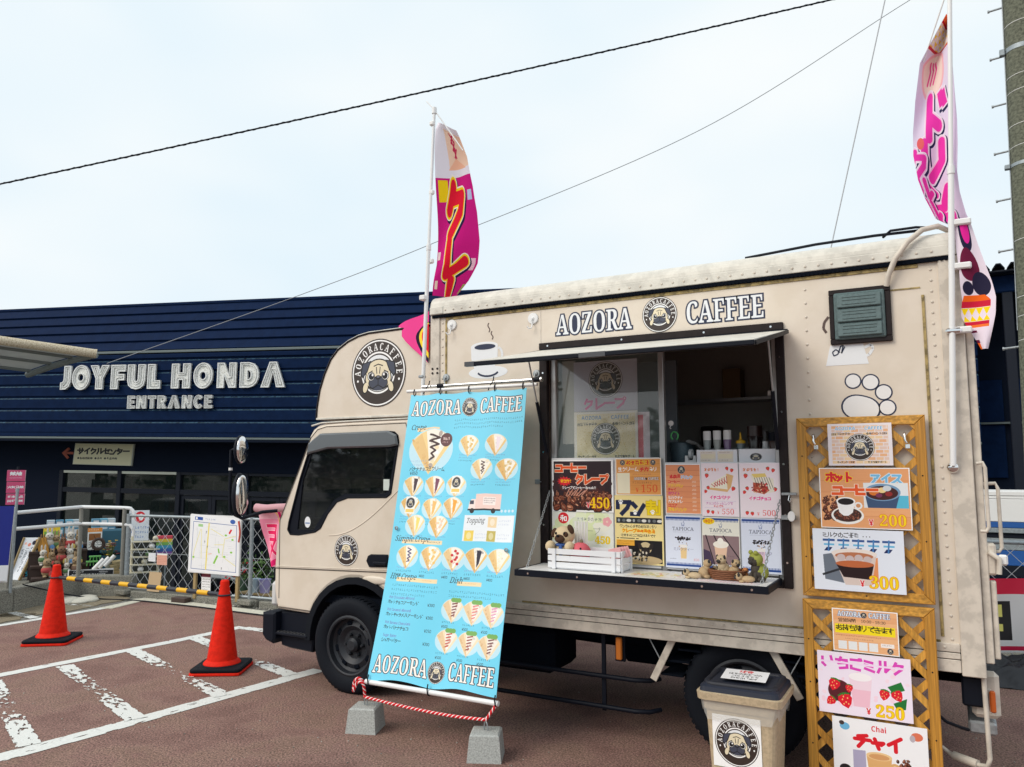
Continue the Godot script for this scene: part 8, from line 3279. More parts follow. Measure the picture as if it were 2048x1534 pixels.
	var cs := [[-11.13,-2.13], [-11.07,-2.22], [-11.01,-2.32], [-10.96,-2.40], [-10.83,-2.60], [-10.78,-2.69], [-10.72,-2.77]]
	var tbl := thing("carton_table", "low dark table under the blue cartons by the shop window", "table", Vector3(-10.95,-1.3,-2.45))
	part(tbl, "top", S().bar(Vector3(-11.2,0.51,-2.0), Vector3(-10.65,0.51,-2.9),0.3,0.03, Vector3(0.85,0,0.52)), dark)
	part(tbl, "skirt", S().bar(Vector3(-11.2,-0.4,-2.0), Vector3(-10.65,-0.4,-2.9),0.26,1.78, Vector3(0.85,0,0.52)), M.dark_wall)
	for k in cs.size():
		for j in 3:
			var b := S()
			b.t = Transform3D(Basis(Vector3.UP, face + 0.03 * sin(k + j * 2.0)), Vector3(cs[k][0],0.525 + j * 0.115, cs[k][1]))
			b.box(Vector3(0,0.055,0), Vector3(0.098,0.11,0.15),0.003)
			var ob := thing("tissue_carton", "%s carton, %s up in the %s pile from the A board" % [["light blue", "pale grey", "dark blue"][(k + j * 2) % 3], ["first", "second", "third"][j], ["first", "second", "third", "fourth", "fifth", "sixth", "seventh"][k]], "carton", Vector3(cs[k][0],0.525 + j * 0.115, cs[k][1]), "cartons piled by the shop window")
			part(ob, "box", b, cm[(k + j * 2) % 3])
			var lb := S()
			lb.t = b.t
			lb.box(Vector3(0,0.06,0.0765), Vector3(0.07,0.06,0.002))
			part(ob, "label", lb, M.paper)
	# small sale cards standing among them
	var c1 := canvas(160,220, Color8(250,220,60))
	c1.rect(8,50,144,90, Color8(130,190,80))
	c1.lines(14,12,130,1,34, RED, 2)
	c1.rect(8,150,144,62, Color8(246,246,240))
	c1.lines(20,160,110,2,26, INK, 4)
	card("sale_card", "yellow and green sale card standing before the blue cartons", "card", c1, Vector3(-10.84,0.50,-1.98),0.20,0.30, face, "sale cards among the goods")
	var c2 := canvas(160,220, Color8(244,244,240))
	c2.rect(0,0,160,40, Color8(240,150,60))
	c2.lines(10,8,140,1,30, Color.WHITE, 2)
	c2.rect(14,56,132,70, Color8(150,96,50))
	c2.lines(14,140,130,3,24, INK, 7)
	card("sale_card", "white sale card with an orange head beside the middle rail post", "card", c2, Vector3(-10.52,0.46,-2.40),0.18,0.30, face, "sale cards among the goods")
	var c3 := canvas(128,96, Color8(60,180,90))
	c3.lines(10,20,100,2,30, Color.WHITE, 3)
	card("sale_card", "small green card on the handrail's pole", "card", c3, Vector3(-11.5,0.70,-1.4),0.12,0.16, face, "sale cards among the goods")
	var c4 := canvas(128,160, Color8(226,232,240))
	c4.oval(70,36,34,30, RED)
	c4.oval(76,36,16,18, Color.WHITE)
	c4.lines(10,84,108,3,24, Color8(60,110,180),4)
	card("sale_card", "pale poster with a red emblem just behind the fence post", "card", c4, Vector3(-10.02,0.58,-2.72),0.26,0.42, face - 0.3, "sale cards among the goods")
	solo("blue_crate", "dark teal plastic crate behind the dried flowers", "crate", S().bar(Vector3(-10.72,0.55,-2.62), Vector3(-10.50,0.55,-2.92),0.2,0.34, Vector3(0.8,0,0.6),0.02).bar(Vector3(-10.72,-0.5,-2.62), Vector3(-10.50,-0.5,-2.92),0.1,1.7, Vector3(0.8,0,0.6)), mat(lin(0.03,0.12,0.18),0.5), Vector3(-10.6,-1.3,-2.77))
	# white tiered rack, seen through the wire
	var rk := thing("plant_rack", "cream wooden ladder rack behind the first fence bay", "rack", Vector3(-9.36,-1.3,-2.42))
	var cr := mat(lin(0.62,0.58,0.44),0.7)
	for q in [Vector3(-9.52,-1.3,-2.28), Vector3(-9.30,-1.3,-2.52)]:
		part(rk, "upright", S().bar(q, q + Vector3(-0.06,2.0,-0.04),0.03,0.02), cr)
	for k in 5:
		part(rk, "shelf", S().bar(Vector3(-9.54,0.22 + k * 0.10,-2.27), Vector3(-9.30,0.22 + k * 0.10,-2.54),0.09,0.014, Vector3(0.75,0,0.66)), cr)
		part(rk, "pot", S().ball(Vector3(-9.45 + 0.03 * k, 0.262 + k * 0.10,-2.37 - 0.03 * k), Vector3(0.04,0.033,0.04),10,6), [M.white, cr, coat[2]][k % 3])
	# rainbow windmill bag, papers tied to the wire, cardboard
	var rb := thing("rainbow_bag", "rainbow striped bag hanging behind the fence", "bag", Vector3(-9.27,0.46,-2.57))
	var cols := [lin(0.6,0.06,0.1), lin(0.7,0.5,0.05), lin(0.2,0.45,0.1), lin(0.05,0.3,0.5), lin(0.04,0.12,0.4), lin(0.2,0.08,0.3)]
	for k in 6:
		part(rb, "stripe", S().bar(Vector3(-9.33,0.67 - k * 0.042,-2.50), Vector3(-9.20,0.67 - k * 0.042,-2.65),0.05,0.042, Vector3(0.75,0,0.66),0.004), mat(cols[k],0.7))
	part(rb, "stand", S().tube([Vector3(-9.265,-1.3,-2.60), Vector3(-9.265,0.70,-2.60)],0.012,6), M.galv)
	var n1 := canvas(128,128, Color8(236,238,242))
	n1.lines(12,10,104,6,18, Color8(90,100,120),5)
	card("fence_notice", "white printed sheet tied to the wire fence", "notice", n1, Vector3(-8.675,0.45, fz(-8.675) + 0.022),0.115,0.10,0.11, "sheets tied to the fence")
	var n2 := canvas(128,150, Color8(226,170,150))
	n2.rect(0,0,128,18, Color8(238,236,232))
	n2.lines(14,30,100,5,22, Color8(176,90,70),5)
	card("fence_notice", "salmon printed sheet tied to the wire fence", "notice", n2, Vector3(-8.51,0.415, fz(-8.51) + 0.022),0.165,0.135,0.11, "sheets tied to the fence")
	var cb := thing("cardboard_sheet", "plain brown cardboard piece leaning on the fence", "cardboard", Vector3(-8.60,0.10, fz(-8.6)))
	part(cb, "sheet", S().bar(Vector3(-8.60,0.095, fz(-8.6) + 0.05), Vector3(-8.60,0.325, fz(-8.6) + 0.022),0.20,0.004, Vector3(1,0,-0.11)), mat(lin(0.52,0.37,0.22),0.8))
	var fb := S().bar(Vector3(-8.2,0.035,-1.94), Vector3(-7.98,0.035,-1.96),0.1,0.06, Vector3(0,0,1),0.006)
	solo("dark_brick", "dark block lying at the foot of the fence", "block", fb, dark, Vector3(-8.09,0.005,-1.95))
	# garden wares behind the second bay: barrow, pots, buckets, flowers
	var wb := thing("wheelbarrow", "grey wheelbarrow behind the map board", "wheelbarrow", Vector3(-8.5,-1.3,-3.0))
	var tray := S()
	tray.prism(pts([-8.75,0.12,-8.2,0.12,-8.08,0.28,-8.85,0.28]),-3.25,-2.9,0.02)
	part(wb, "tray", tray, mat(lin(0.42,0.46,0.5),0.5))
	part(wb, "frame", S().tube([Vector3(-8.9,-1.2,-3.05), Vector3(-8.3,0.1,-3.05)],0.02,8).tube([Vector3(-8.1,-1.3,-3.05), Vector3(-8.3,0.1,-3.05)],0.02,8), M.black)
	for q in [[-7.26,0.11,-2.47, lin(0.36,0.33,0.62), "violet"], [-7.40,0.11,-2.44, lin(0.45,0.58,0.66), "pale blue"]]:
		var b := S()
		b.t = Transform3D(Basis(), Vector3(q[0], q[1], q[2]))
		b.lathe([Vector2(0,0), Vector2(0.055,0), Vector2(0.07,0.15), Vector2(0.076,0.155), Vector2(0.066,0.15), Vector2(0.052,0.01)],20)
		var o := thing("plastic_bucket", "%s plastic bucket behind the fence in front of the cab" % q[4], "bucket", Vector3(q[0], q[1], q[2]), "plastic buckets")
		part(o, "bucket", b, mat(q[3],0.5))
	var pal := thing("timber_pallet", "pale timber pallet under the plastic buckets", "pallet", Vector3(-7.3,-1.3,-2.5))
	for k in 3:
		part(pal, "slat", bx(-7.6,-6.7,0.085,0.108,-2.62 + k * 0.085,-2.55 + k * 0.085,0.003), M.light_wood)
	part(pal, "stack", bx(-7.55,-6.75,-1.3,0.084,-2.60,-2.38), dark)
	var leafm := [mat(lin(0.05,0.12,0.03),0.7), mat(lin(0.09,0.18,0.04),0.7)]
	for k in 5:
		var c := Vector3([-8.05,-7.85,-7.62,-7.05,-6.85][k],0.18,-2.85 - 0.06 * k)
		var o := thing("potted_plant", "%s behind the fence" % ["red flowering pot plant right of the map board", "leafy green pot plant next to the red flowers", "dark bushy pot plant under the map board's edge", "small pot plant beside the violet bucket", "tall pot plant nearest the truck's cab"][k], "plant", Vector3(c.x, -1.3, c.z), "potted plants behind the fence")
		part(o, "pot", S().tube([Vector3(c.x, -1.3, c.z), Vector3(c.x, 0.16, c.z)], [0.10,0.08],14), mat(lin(0.05,0.10,0.06),0.6))
		var lv := S()
		var fl := S()
		for j in 110:
			var p := c + Vector3(rng.randfn() * 0.075, absf(rng.randfn()) * 0.13, rng.randfn() * 0.075)
			var b := Basis.from_euler(Vector3(rng.randf_range(-1,1), rng.randf() * TAU, rng.randf_range(-1,1)))
			lv.t = Transform3D(b, p)
			lv.quad(Vector3(-0.012,0,0.022), Vector3(0.012,0,0.022), Vector3(0.008,0,-0.03), Vector3(-0.008,0,-0.03))
			if k in [0,3] and j % 5 == 0:
				fl.t = Transform3D(b, p + Vector3(0,0.03,0.03))
				fl.ball(Vector3.ZERO, Vector3(0.016,0.014,0.016),6,4)
		part(o, "leaves", lv, leafm[k % 2])
		if k in [0,3]:
			part(o, "flowers", fl, mat(lin(0.5,0.03,0.04),0.7))
	var fly := canvas(120,220, Color8(244,244,246))
	fly.rect(0,0,120,76, Color8(120,40,60))
	fly.rect(30,6,60,40, Color8(240,150,40))
	fly.lines(10,90,100,5,24, INK, 4)
	card("fence_notice", "purple headed leaflet hung on the fence below the map board", "notice", fly, Vector3(-7.80,0.13, fz(-7.8) + 0.022),0.14,0.27,0.11, "sheets tied to the fence")
	# stacks of black planters stand behind the wire
	for k in 8:
		var c := Vector3(-9.15 + k * 0.33,-1.3,-3.15 - 0.10 * (k % 3))
		var o := thing("planter_stack", "stack of black plastic planters, %s from the ladder rack behind the fence" % ["first", "second", "third", "fourth", "fifth", "sixth", "seventh", "eighth"][k], "planters", c, "black planter stacks behind the fence")
		var n: int = [9,8,10,9,7,9,8,10][k]
		for j in n:
			var b := S()
			b.t = Transform3D(Basis(), c + Vector3(0.008 * sin(j * 3.0 + k), j * 0.21,0))
			b.lathe([Vector2(0.12,0.0), Vector2(0.145,0.19), Vector2(0.158,0.195), Vector2(0.158,0.208), Vector2(0.14,0.208)],16)
			part(o, "planter", b, M.black)
	# black cable along the kerb
	var p := [Vector3(-9.25,0.29,-0.75), Vector3(-9.35,0.10,-1.3), Vector3(-9.1,0.02,-1.6), Vector3(-8.6,0.018,-1.74), Vector3(-7.6,0.018,-1.80), Vector3(-6.6,0.018,-1.80), Vector3(-5.4,0.018,-1.86), Vector3(-4.2,0.018,-1.7)]
	solo("ground_cable", "thin black cable lying along the pale edging", "cable", S().tube(bend(p, 0.06),0.008,6), M.black, Vector3(-7.5,0.01,-1.8))
	var bag := S()
	for k in 7:
		bag.ball(Vector3(-9.35 + 0.10 * (k % 3),0.02,-1.25 - 0.11 * (k / 2)), Vector3(0.13,0.03 + 0.012 * (k % 2),0.12),10,6)
	solo("sand_sack", "flattened white sack lying in the sand by the low wall", "sack", bag, rough_mat(lin(0.62,0.60,0.52),0.9, M.stain, 6.0), Vector3(-9.25,0.0,-1.4))

# ---------------------------------------------------------------- canopy on the left
func build_canopy() -> void:
	var o := thing("carport_canopy", "walkway canopy with a cream tube edge and milky roof sheets", "canopy", Vector3(-12,-1.3,-2.6))
	var cream := rough_mat(lin(0.68,0.62,0.50),0.6, noise_tex(51,0.09,4, [[0.25, Color8(170,150,120)], [0.45, Color8(240,236,226)], [0.8, grey(1.0)]],256),2.0)
	var a := Vector3(-10.56,3.215,-2.30)
	var dirn := Vector3(-0.57,0.10,0.98).normalized()
	var b := a + dirn * 4.0
	part(o, "edge_tube", S().tube([a, b],0.062,16), cream)
	part(o, "end_cap", S().tube([a - dirn * 0.008, a + dirn * 0.012],0.066,16), cream)
	# the roof runs back and down behind the tube, curved
	var back := Vector3(-0.99,0,0.147).normalized()
	var sheet := mat(Color(0.82,0.84,0.84,0.75),0.4)
	sheet.transparency = BaseMaterial3D.TRANSPARENCY_ALPHA
	var beam := mat(lin(0.16,0.19,0.19),0.5)
	var at := func(u: float, v: float) -> Vector3:
		return a + dirn * u + back * v + Vector3(0,0.03 - 0.10 * v - 0.05 * v * v, 0)
	for k in 3:
		var rows := []
		for i in 7:
			var row := []
			for j in 5:
				row.append(at.call(0.02 + j, 0.03 + k * 0.42 + 0.40 * (6 - i) / 6.0))
			rows.append(row)
		part(o, "roof_sheet", S().sheet(rows, 0.006), sheet)
		part(o, "purlin", S().tube([at.call(0.0,0.44 + k * 0.42), at.call(4.0,0.44 + k * 0.42)],0.035,6), beam)
	for u in [0.0,2.0,4.0]:
		var line := []
		for i in 8:
			line.append(at.call(u, 1.35 * i / 7.0) - Vector3(0,0.05,0))
		part(o, "rafter", S().tube(line, 0.045,6), beam)
	for u in [2.0,4.0]:
		var q: Vector3 = at.call(u, 1.35)
		part(o, "post", S().tube([Vector3(q.x, -1.3, q.z), q],0.05,10), beam)

# ---------------------------------------------------------------- flags and poles
func flag_pole(o: Node, a: Vector3, b: Vector3, f: float) -> void:
	var m := a.lerp(b, f)
	part(o, "pole", S().tube([a, m],0.0145,10), M.white_pipe)
	part(o, "pole", S().tube([m, b],0.0115,10), M.white_pipe)
	part(o, "collar", S().tube([m - Vector3(0,0.02,0), m + Vector3(0,0.02,0)],0.018,10), M.white_pipe)

func cloth(rows: Array, m: Material, parent: Node, called: String) -> void:
	part(parent, called, S().sheet(rows, 0.001), m)

func build_flags() -> void:
	var o := thing("crepe_flag", "magenta banner flag with red characters on a white pole at the truck's front", "flag", Vector3(-3.17,2.0,0.03))
	var a := Vector3(-3.168,2.00,0.025)
	var b := Vector3(-3.115,4.165,-0.02)
	flag_pole(o, a, b, 0.53)
	part(o, "finial", S().tube([b - Vector3(0,0.03,0), b + Vector3(0,0.015,0)],0.018,10), M.white_pipe)
	part(o, "cross_rod", S().tube([Vector3(-3.19,4.25,-0.03), b, Vector3(-2.895,3.83,-0.06)],0.0045,6), M.white_pipe)
	part(o, "bracket", S().box(Vector3(-3.165,2.785,0.02), Vector3(0.05,0.035,0.05),0.006), M.white)
	part(o, "bracket", S().box(Vector3(-3.172,2.23,0.02), Vector3(0.04,0.02,0.045),0.005), M.steel)
	for y in [4.06,3.55,3.05]:
		part(o, "loop", S().box(Vector3(-3.125, y, -0.01), Vector3(0.04,0.035,0.03),0.008), M.white)
	var fm := print_mat(paint_flag_crepe(),0.75,0.3)
	fm.backlight_enabled = true
	fm.backlight = Color(0.5,0.5,0.5)
	# rows: height and x of the left edge, the same of the right edge, depth of the right edge
	var ctl := [[4.067,-3.089,4.015,-2.985,-0.05], [4.005,-3.093,3.968,-2.974,-0.1], [3.79,-3.096,3.841,-2.944,-0.18], [3.55,-3.098,3.623,-2.913,-0.22], [3.35,-3.1,3.432,-2.887,-0.22], [3.168,-3.103,3.221,-2.87,-0.2], [3.023,-3.098,3.06,-2.895,-0.2], [2.916,-3.101,2.946,-2.975,-0.22], [2.80,-3.104,2.84,-3.085,-0.25]]
	var rows := []
	for i in 33:
		var f := i / 32.0 * (ctl.size() - 1)
		var k := mini(int(f), ctl.size() - 2)
		var g := f - k
		var row := []
		for j in 13:
			var u := j / 12.0
			var l := Vector2(ctl[k][1], ctl[k][0]).lerp(Vector2(ctl[k + 1][1], ctl[k + 1][0]), g)
			var r := Vector2(ctl[k][3], ctl[k][2]).lerp(Vector2(ctl[k + 1][3], ctl[k + 1][2]), g)
			var z := lerpf(ctl[k][4], ctl[k + 1][4], g)
			var p2 := l.lerp(r, u)
			row.append(Vector3(p2.x, p2.y, -0.03 + z * u + 0.03 * sin(u * 5.0 + i * 0.25)))
		rows.append(row)
	# only the upper part of the print shows here
	var up := S()
	up.sheet(rows, 0.001)
	for i in up.u.size():
		up.u[i] = Vector2(up.u[i].x, up.u[i].y * 0.72)
	part(o, "cloth", up, fm)
	var low := []
	for i in 9:
		var f := i / 8.0
		var row := []
		for j in 7:
			var u := j / 6.0
			var tip := Vector3(-3.52,2.63,-0.14)
			var edge := Vector3(-3.16, lerpf(2.70,2.33, f),-0.03)
			row.append(tip.lerp(edge, u) + Vector3(0, (0.03 - 0.10 * f) * sin(u * PI) * 0.3,0.02 * sin(u * 6.0)))
		low.append(row)
	var tailm := canvas(200,200, Color8(240,70,150))
	tailm.oval(210,120,90,80, Color8(30,20,50))
	tailm.oval(214,112,78,70, Color8(252,220,60))
	tailm.oval(218,104,66,58, Color8(230,20,50))
	cloth(low, print_mat(tailm, 0.75,0.3), o, "cloth_tail")

	var p := thing("drink_flag", "lilac banner flag with pink characters on a white pole at the truck's rear corner", "flag", Vector3(0.004,1.6,0.06))
	var c := Vector3(0.003,1.61,0.056)
	var d := Vector3(0.118,4.05,0.056)
	flag_pole(p, c, d, 0.60)
	for f in [[0.27,0.06], [0.40,0.0], [0.49,0.07]]:
		var q := c.lerp(d, f[0])
		part(p, "loop", S().box(q + Vector3(0.035,0,-0.01), Vector3(0.10,0.032,0.036),0.006), M.white)
	part(p, "cross_rod", S().tube([d, Vector3(-0.02,3.70,-0.02)],0.0045,6), M.white_pipe)
	var dm := print_mat(paint_flag_drink(),0.75,0.3)
	dm.backlight_enabled = true
	dm.backlight = Color(0.5,0.5,0.5)
	var c2 := [[3.93,0.098,0.118], [3.81,0.035,0.113], [3.69,-0.035,0.108], [3.50,-0.067,0.110], [3.34,-0.086,0.112], [3.21,-0.091,0.108], [3.07,-0.075,0.098], [2.97,-0.049,0.104], [2.86,-0.006,0.124], [2.80,0.09,0.141]]
	rows = []
	for i in 37:
		var f := i / 36.0 * (c2.size() - 1)
		var k := mini(int(f), c2.size() - 2)
		var g := f - k
		var row := []
		for j in 13:
			var u := j / 12.0
			row.append(Vector3(lerpf(lerpf(c2[k][1], c2[k + 1][1], g), lerpf(c2[k][2], c2[k + 1][2], g), u), lerpf(c2[k][0], c2[k + 1][0], g),0.03 - 0.09 * sin(u * PI) - 0.05 * (1.0 - u) + 0.02 * sin(u * 8.0 + i * 0.3)))
		rows.append(row)
	cloth(rows, dm, p, "cloth")
	var tm := print_mat(paint_flag_tail(),0.75,0.3)
	tm.backlight_enabled = true
	tm.backlight = Color(0.35,0.35,0.35)
	var c3 := [[2.82,0.070,0.138], [2.67,0.073,0.172], [2.565,0.08,0.198], [2.49,0.08,0.216], [2.42,0.085,0.226], [2.338,0.075,0.220], [2.28,0.101,0.207], [2.225,0.129,0.194], [2.17,0.151,0.180]]
	rows = []
	for i in 29:
		var f := i / 28.0 * (c3.size() - 1)
		var k := mini(int(f), c3.size() - 2)
		var g := f - k
		var row := []
		for j in 11:
			var u := j / 10.0
			row.append(Vector3(lerpf(lerpf(c3[k][1], c3[k + 1][1], g), lerpf(c3[k][2], c3[k + 1][2], g), u), lerpf(c3[k][0], c3[k + 1][0], g),0.036 + 0.014 * sin(u * 4.0 + i * 0.2)))
		rows.append(row)
	cloth(rows, tm, p, "cloth_tail")
	# the pink flag tied behind the mirror arm
	var q := thing("pink_flag", "rolled pink flag with rose characters hanging behind the cab's mirror arm", "flag", Vector3(-4.95,0.8,-0.25))
	var c4 := [[1.27,-5.06,-4.84], [1.18,-5.03,-4.80], [1.05,-5.0,-4.80], [0.92,-4.96,-4.80], [0.80,-4.90,-4.80]]
	rows = []
	for i in 17:
		var f := i / 16.0 * (c4.size() - 1)
		var k := mini(int(f), c4.size() - 2)
		var g := f - k
		var row := []
		for j in 9:
			var u := j / 8.0
			row.append(Vector3(lerpf(lerpf(c4[k][1], c4[k + 1][1], g), lerpf(c4[k][2], c4[k + 1][2], g), u), lerpf(c4[k][0], c4[k + 1][0], g),-0.30 - 0.06 * u + 0.02 * sin(u * 7.0 + i * 0.4)))
		rows.append(row)
	cloth(rows, print_mat(paint_flag_pink(),0.75,0.3), q, "cloth")
	part(q, "rolled_cloth", S().tube(bend([Vector3(-5.05,1.275,-0.26), Vector3(-4.95,1.268,-0.27), Vector3(-4.86,1.275,-0.29), Vector3(-4.66,1.285,-0.32)]),0.035,10), mat(lin(0.62,0.34,0.38),0.8))

# ---------------------------------------------------------------- pole, cables, far things on the right
func build_right() -> void:
	var o := thing("utility_pole", "mossy concrete utility pole with step bolts and bands", "pole", Vector3(0.79,-1.3,-5.2))
	var at := func(y: float) -> Vector3: return Vector3(0.800 + 0.0157 * y, y, -5.2)
	part(o, "shaft", S().tube([at.call(-1.3), at.call(11.0)], [0.195,0.14],28), M.pole_concrete)
	for y in [6.0,5.47,4.94,4.42,3.87,2.83,6.55]:
		var c: Vector3 = at.call(y)
		var r: float = 0.185 - 0.0045 * y
		part(o, "step_bolt", S().tube([c + Vector3(-r + 0.01,0,0), c + Vector3(-r - 0.135,-0.012,0)],0.011,8).tube([c + Vector3(-r - 0.13,-0.012,0), c + Vector3(-r - 0.148,-0.013,0)],0.017,8), M.steel)
	for q in [[6.02,0.05], [4.75,0.035]]:
		var c: Vector3 = at.call(q[0])
		var r: float = 0.188 - 0.0045 * q[0]
		part(o, "band", S().tube([c - Vector3(0, q[1] / 2,0), c + Vector3(0, q[1] / 2,0)], r + 0.006,28), M.galv)
		part(o, "band_clamp", S().box(c + Vector3(-r - 0.03,0,0.03), Vector3(0.05, q[1] * 1.4,0.06),0.006), M.galv)
	for y in [6.3,5.72,5.55,5.18,4.95,3.95,3.35,3.15,2.9]:
		var c: Vector3 = at.call(y)
		var r: float = 0.186 - 0.0045 * y
		var ring := []
		for k in 25:
			var an := TAU * k / 24
			ring.append(c + Vector3(cos(an) * (r + 0.002),0.012 * cos(an), sin(an) * (r + 0.002)))
		part(o, "tie_wire", S().tube(ring, 0.004,5, false), M.white)
	part(o, "earth_wire", S().tube(bend([at.call(7.0) + Vector3(-0.165,0,0.03), at.call(6.0) + Vector3(-0.17,0,0.03), at.call(5.0) + Vector3(-0.172,0,0.03), at.call(3.0) + Vector3(-0.18,0,0.03)],0.2),0.006,5), M.steel)

	# overhead lines
	var A := Vector3(-12.545,5.943,-1.877)
	var D := Vector3(-1.261,8.721,-7.878)
	var dir := (D - A)
	var p0 := A - dir * 0.5
	var p1 := D + dir * 0.6
	var line := []
	for k in 41:
		var f := k / 40.0
		var t := -0.5 + f * 2.1
		line.append(A + dir * t + Vector3(0,-0.12 * (t * (1.0 - t)),0))
	var cable := thing("power_cable", "thick twisted power cable crossing the sky", "cable", A.lerp(D, 0.5))
	part(cable, "core", S().tube(line, 0.013,8, false), M.black)
	var helix := []
	for k in 1200:
		var f := k / 1199.0
		var t := -0.5 + f * 2.1
		var c := A + dir * t + Vector3(0,-0.12 * (t * (1.0 - t)),0)
		var an := f * TAU * 150
		helix.append(c + Vector3(0,1,0) * cos(an) * 0.012 + dir.normalized().cross(Vector3.UP) * sin(an) * 0.012)
	part(cable, "strand", S().tube(helix, 0.0075,4, false), M.black)
	var t1 := [Vector3(-8.6,2.55,-1.1), Vector3(-6.459,3.578,-2.117), Vector3(-5.069,4.176,-2.826), Vector3(-2.333,5.458,-4.207), Vector3(-0.141,6.943,-5.260), Vector3(1.6,8.1,-6.1)]
	t1[0] = Vector3(-8.45,2.80,-1.10)
	solo("thin_wire", "thin grey wire slanting up across the sky behind the flags", "wire", S().tube(bend(t1,0.3),0.0045,5, false), mat(lin(0.25,0.27,0.3),0.6), Vector3(-4,4.8,-3.3))
	solo("stay_wire", "pale stay wire rising steeply behind the truck's roof", "wire", S().tube([Vector3(-1.10,2.4,-2.96), Vector3(-0.846,3.553,-2.964), Vector3(-0.556,4.735,-2.986), Vector3(-0.305,5.761,-3.004), Vector3(0.1,7.6,-3.03)],0.0055,5, false), mat(lin(0.45,0.47,0.5),0.6), Vector3(-0.5,4.5,-2.98))

	# dark shed behind, with a corrugated roof edge
	var sh := thing("storage_shed", "dark open shed with a corrugated roof behind the utility pole", "building", Vector3(2.5,-1.3,-12))
	part(sh, "back_wall", bx(-3.5,9,-1.3,4.9,-13.2,-13.0), M.dark_wall)
	part(sh, "front_beam", bx(-3.5,9,4.62,4.93,-11.75,-11.6,0.02), M.navy)
	for k in 56:
		var x := -3.4 + k * 0.22
		var rs := S()
		rs.prism(pts([x, 4.98, x + 0.06,5.07, x + 0.13,5.07, x + 0.19,4.98, x + 0.19,4.962, x + 0.12,5.05, x + 0.07,5.05, x, 4.962]),-13.2,-11.25)
		part(sh, "roof_rib", rs, M.dark_frame)
	part(sh, "roof_deck", bx(-3.5,9,4.932,4.958,-13.2,-11.3), M.dark_frame)
	for x in [-3.2,1.0,5.0,8.8]:
		part(sh, "post", bx(x - 0.08, x + 0.08,-1.3,4.62,-11.75,-11.6,0.01), M.dark_frame)
	for q in [[-3.1,2.4,3.2], [-3.1,1.35,2.35]]:
		part(sh, "wall_panel", bx(-3.1,0.9, q[1], q[2],-12.98,-12.92,0.01), M.navy)
		part(sh, "wall_panel", bx(1.1,4.9, q[1], q[2],-12.98,-12.92,0.01), M.navy)
	part(sh, "sill", bx(-3.1,4.9,2.36,2.395,-12.98,-12.85), M.trim_green)

	# stacked white and blue panels behind the fence
	var st := thing("panel_stack", "stack of white and blue sheets on a rack behind the fence", "stack", Vector3(0.9,-1.3,-6.6))
	var blue := mat(lin(0.02,0.10,0.35),0.4)
	var lay := [[0.30,0.42, M.dark_frame], [0.425,0.60, blue], [0.605,0.74, M.galv], [0.745,0.80, M.dark_frame], [0.805,0.86, M.galv], [0.865,0.93, blue], [0.935,1.20, M.white], [1.205,1.235, M.white], [1.24,1.29, M.white]]
	for q in lay:
		part(st, "sheet", bx(-0.6,3.2, q[0], q[1],-7.4,-6.6 + 0.02 * sin(q[0] * 40),0.004), q[2])
	for x in [-0.4,1.2,3.0]:
		part(st, "rack_leg", bx(x - 0.05, x + 0.05,-1.3,0.30,-7.3,-6.7), M.dark_frame)
	# vinyl banner tied on the fence
	var vb := thing("vinyl_banner", "white vinyl banner with red edges and a big black exclamation mark on the fence", "banner", Vector3(0.6,0.14, fz(0.6) + 0.03))
	var rows := []
	for i in 9:
		var row := []
		for j in 25:
			var u := j / 24.0
			var x := lerpf(-0.19,1.10, u)
			row.append(Vector3(x, lerpf(0.72,0.155, i / 8.0) - 0.01 * sin(u * 9.0), fz(x) + 0.035 + 0.008 * sin(u * 21.0 + i)))
		rows.append(row)
	part(vb, "cloth", S().sheet(rows, 0.001), print_mat(paint_bang_banner(),0.5))
	# black tarpaulin heaped at its foot
	var rng := RandomNumberGenerator.new()
	rng.seed = 8
	var f := FastNoiseLite.new()
	f.seed = 6
	f.frequency = 2.6
	rows = []
	for i in 18:
		var row := []
		for j in 34:
			var u := j / 33.0
			var v := i / 17.0
			var x := lerpf(0.0,1.3, u)
			var z := fz(x) + 0.14 + 0.42 * v
			var h := 0.21 * pow(sin(clampf(v * 0.75 + 0.25,0,1) * PI),0.8) * pow(sin(clampf(u * 0.94 + 0.05,0.0,1.0) * PI),0.4)
			row.append(Vector3(x, 0.008 + maxf(0.0, h * (0.85 + 0.5 * f.get_noise_2d(x * 1.6, z * 4.0)) + 0.02 * f.get_noise_2d(x * 6.0, z * 9.0)), z))
		rows.append(row)
	solo("black_tarpaulin", "crumpled black tarpaulin heaped at the foot of the fence", "tarpaulin", S().sheet(rows, 0.002), mat(lin(0.012,0.014,0.02),0.45), Vector3(0.6,0.0,-2.85))
	var sp := thing("red_pole", "slim red banner pole beside the vinyl banner", "pole", Vector3(0.47,0.1,-3.05))
	part(sp, "pole", S().tube([Vector3(0.482,0.06,-3.07), Vector3(0.525,1.38,-3.07)],0.014,8), mat(lin(0.6,0.05,0.12),0.5))

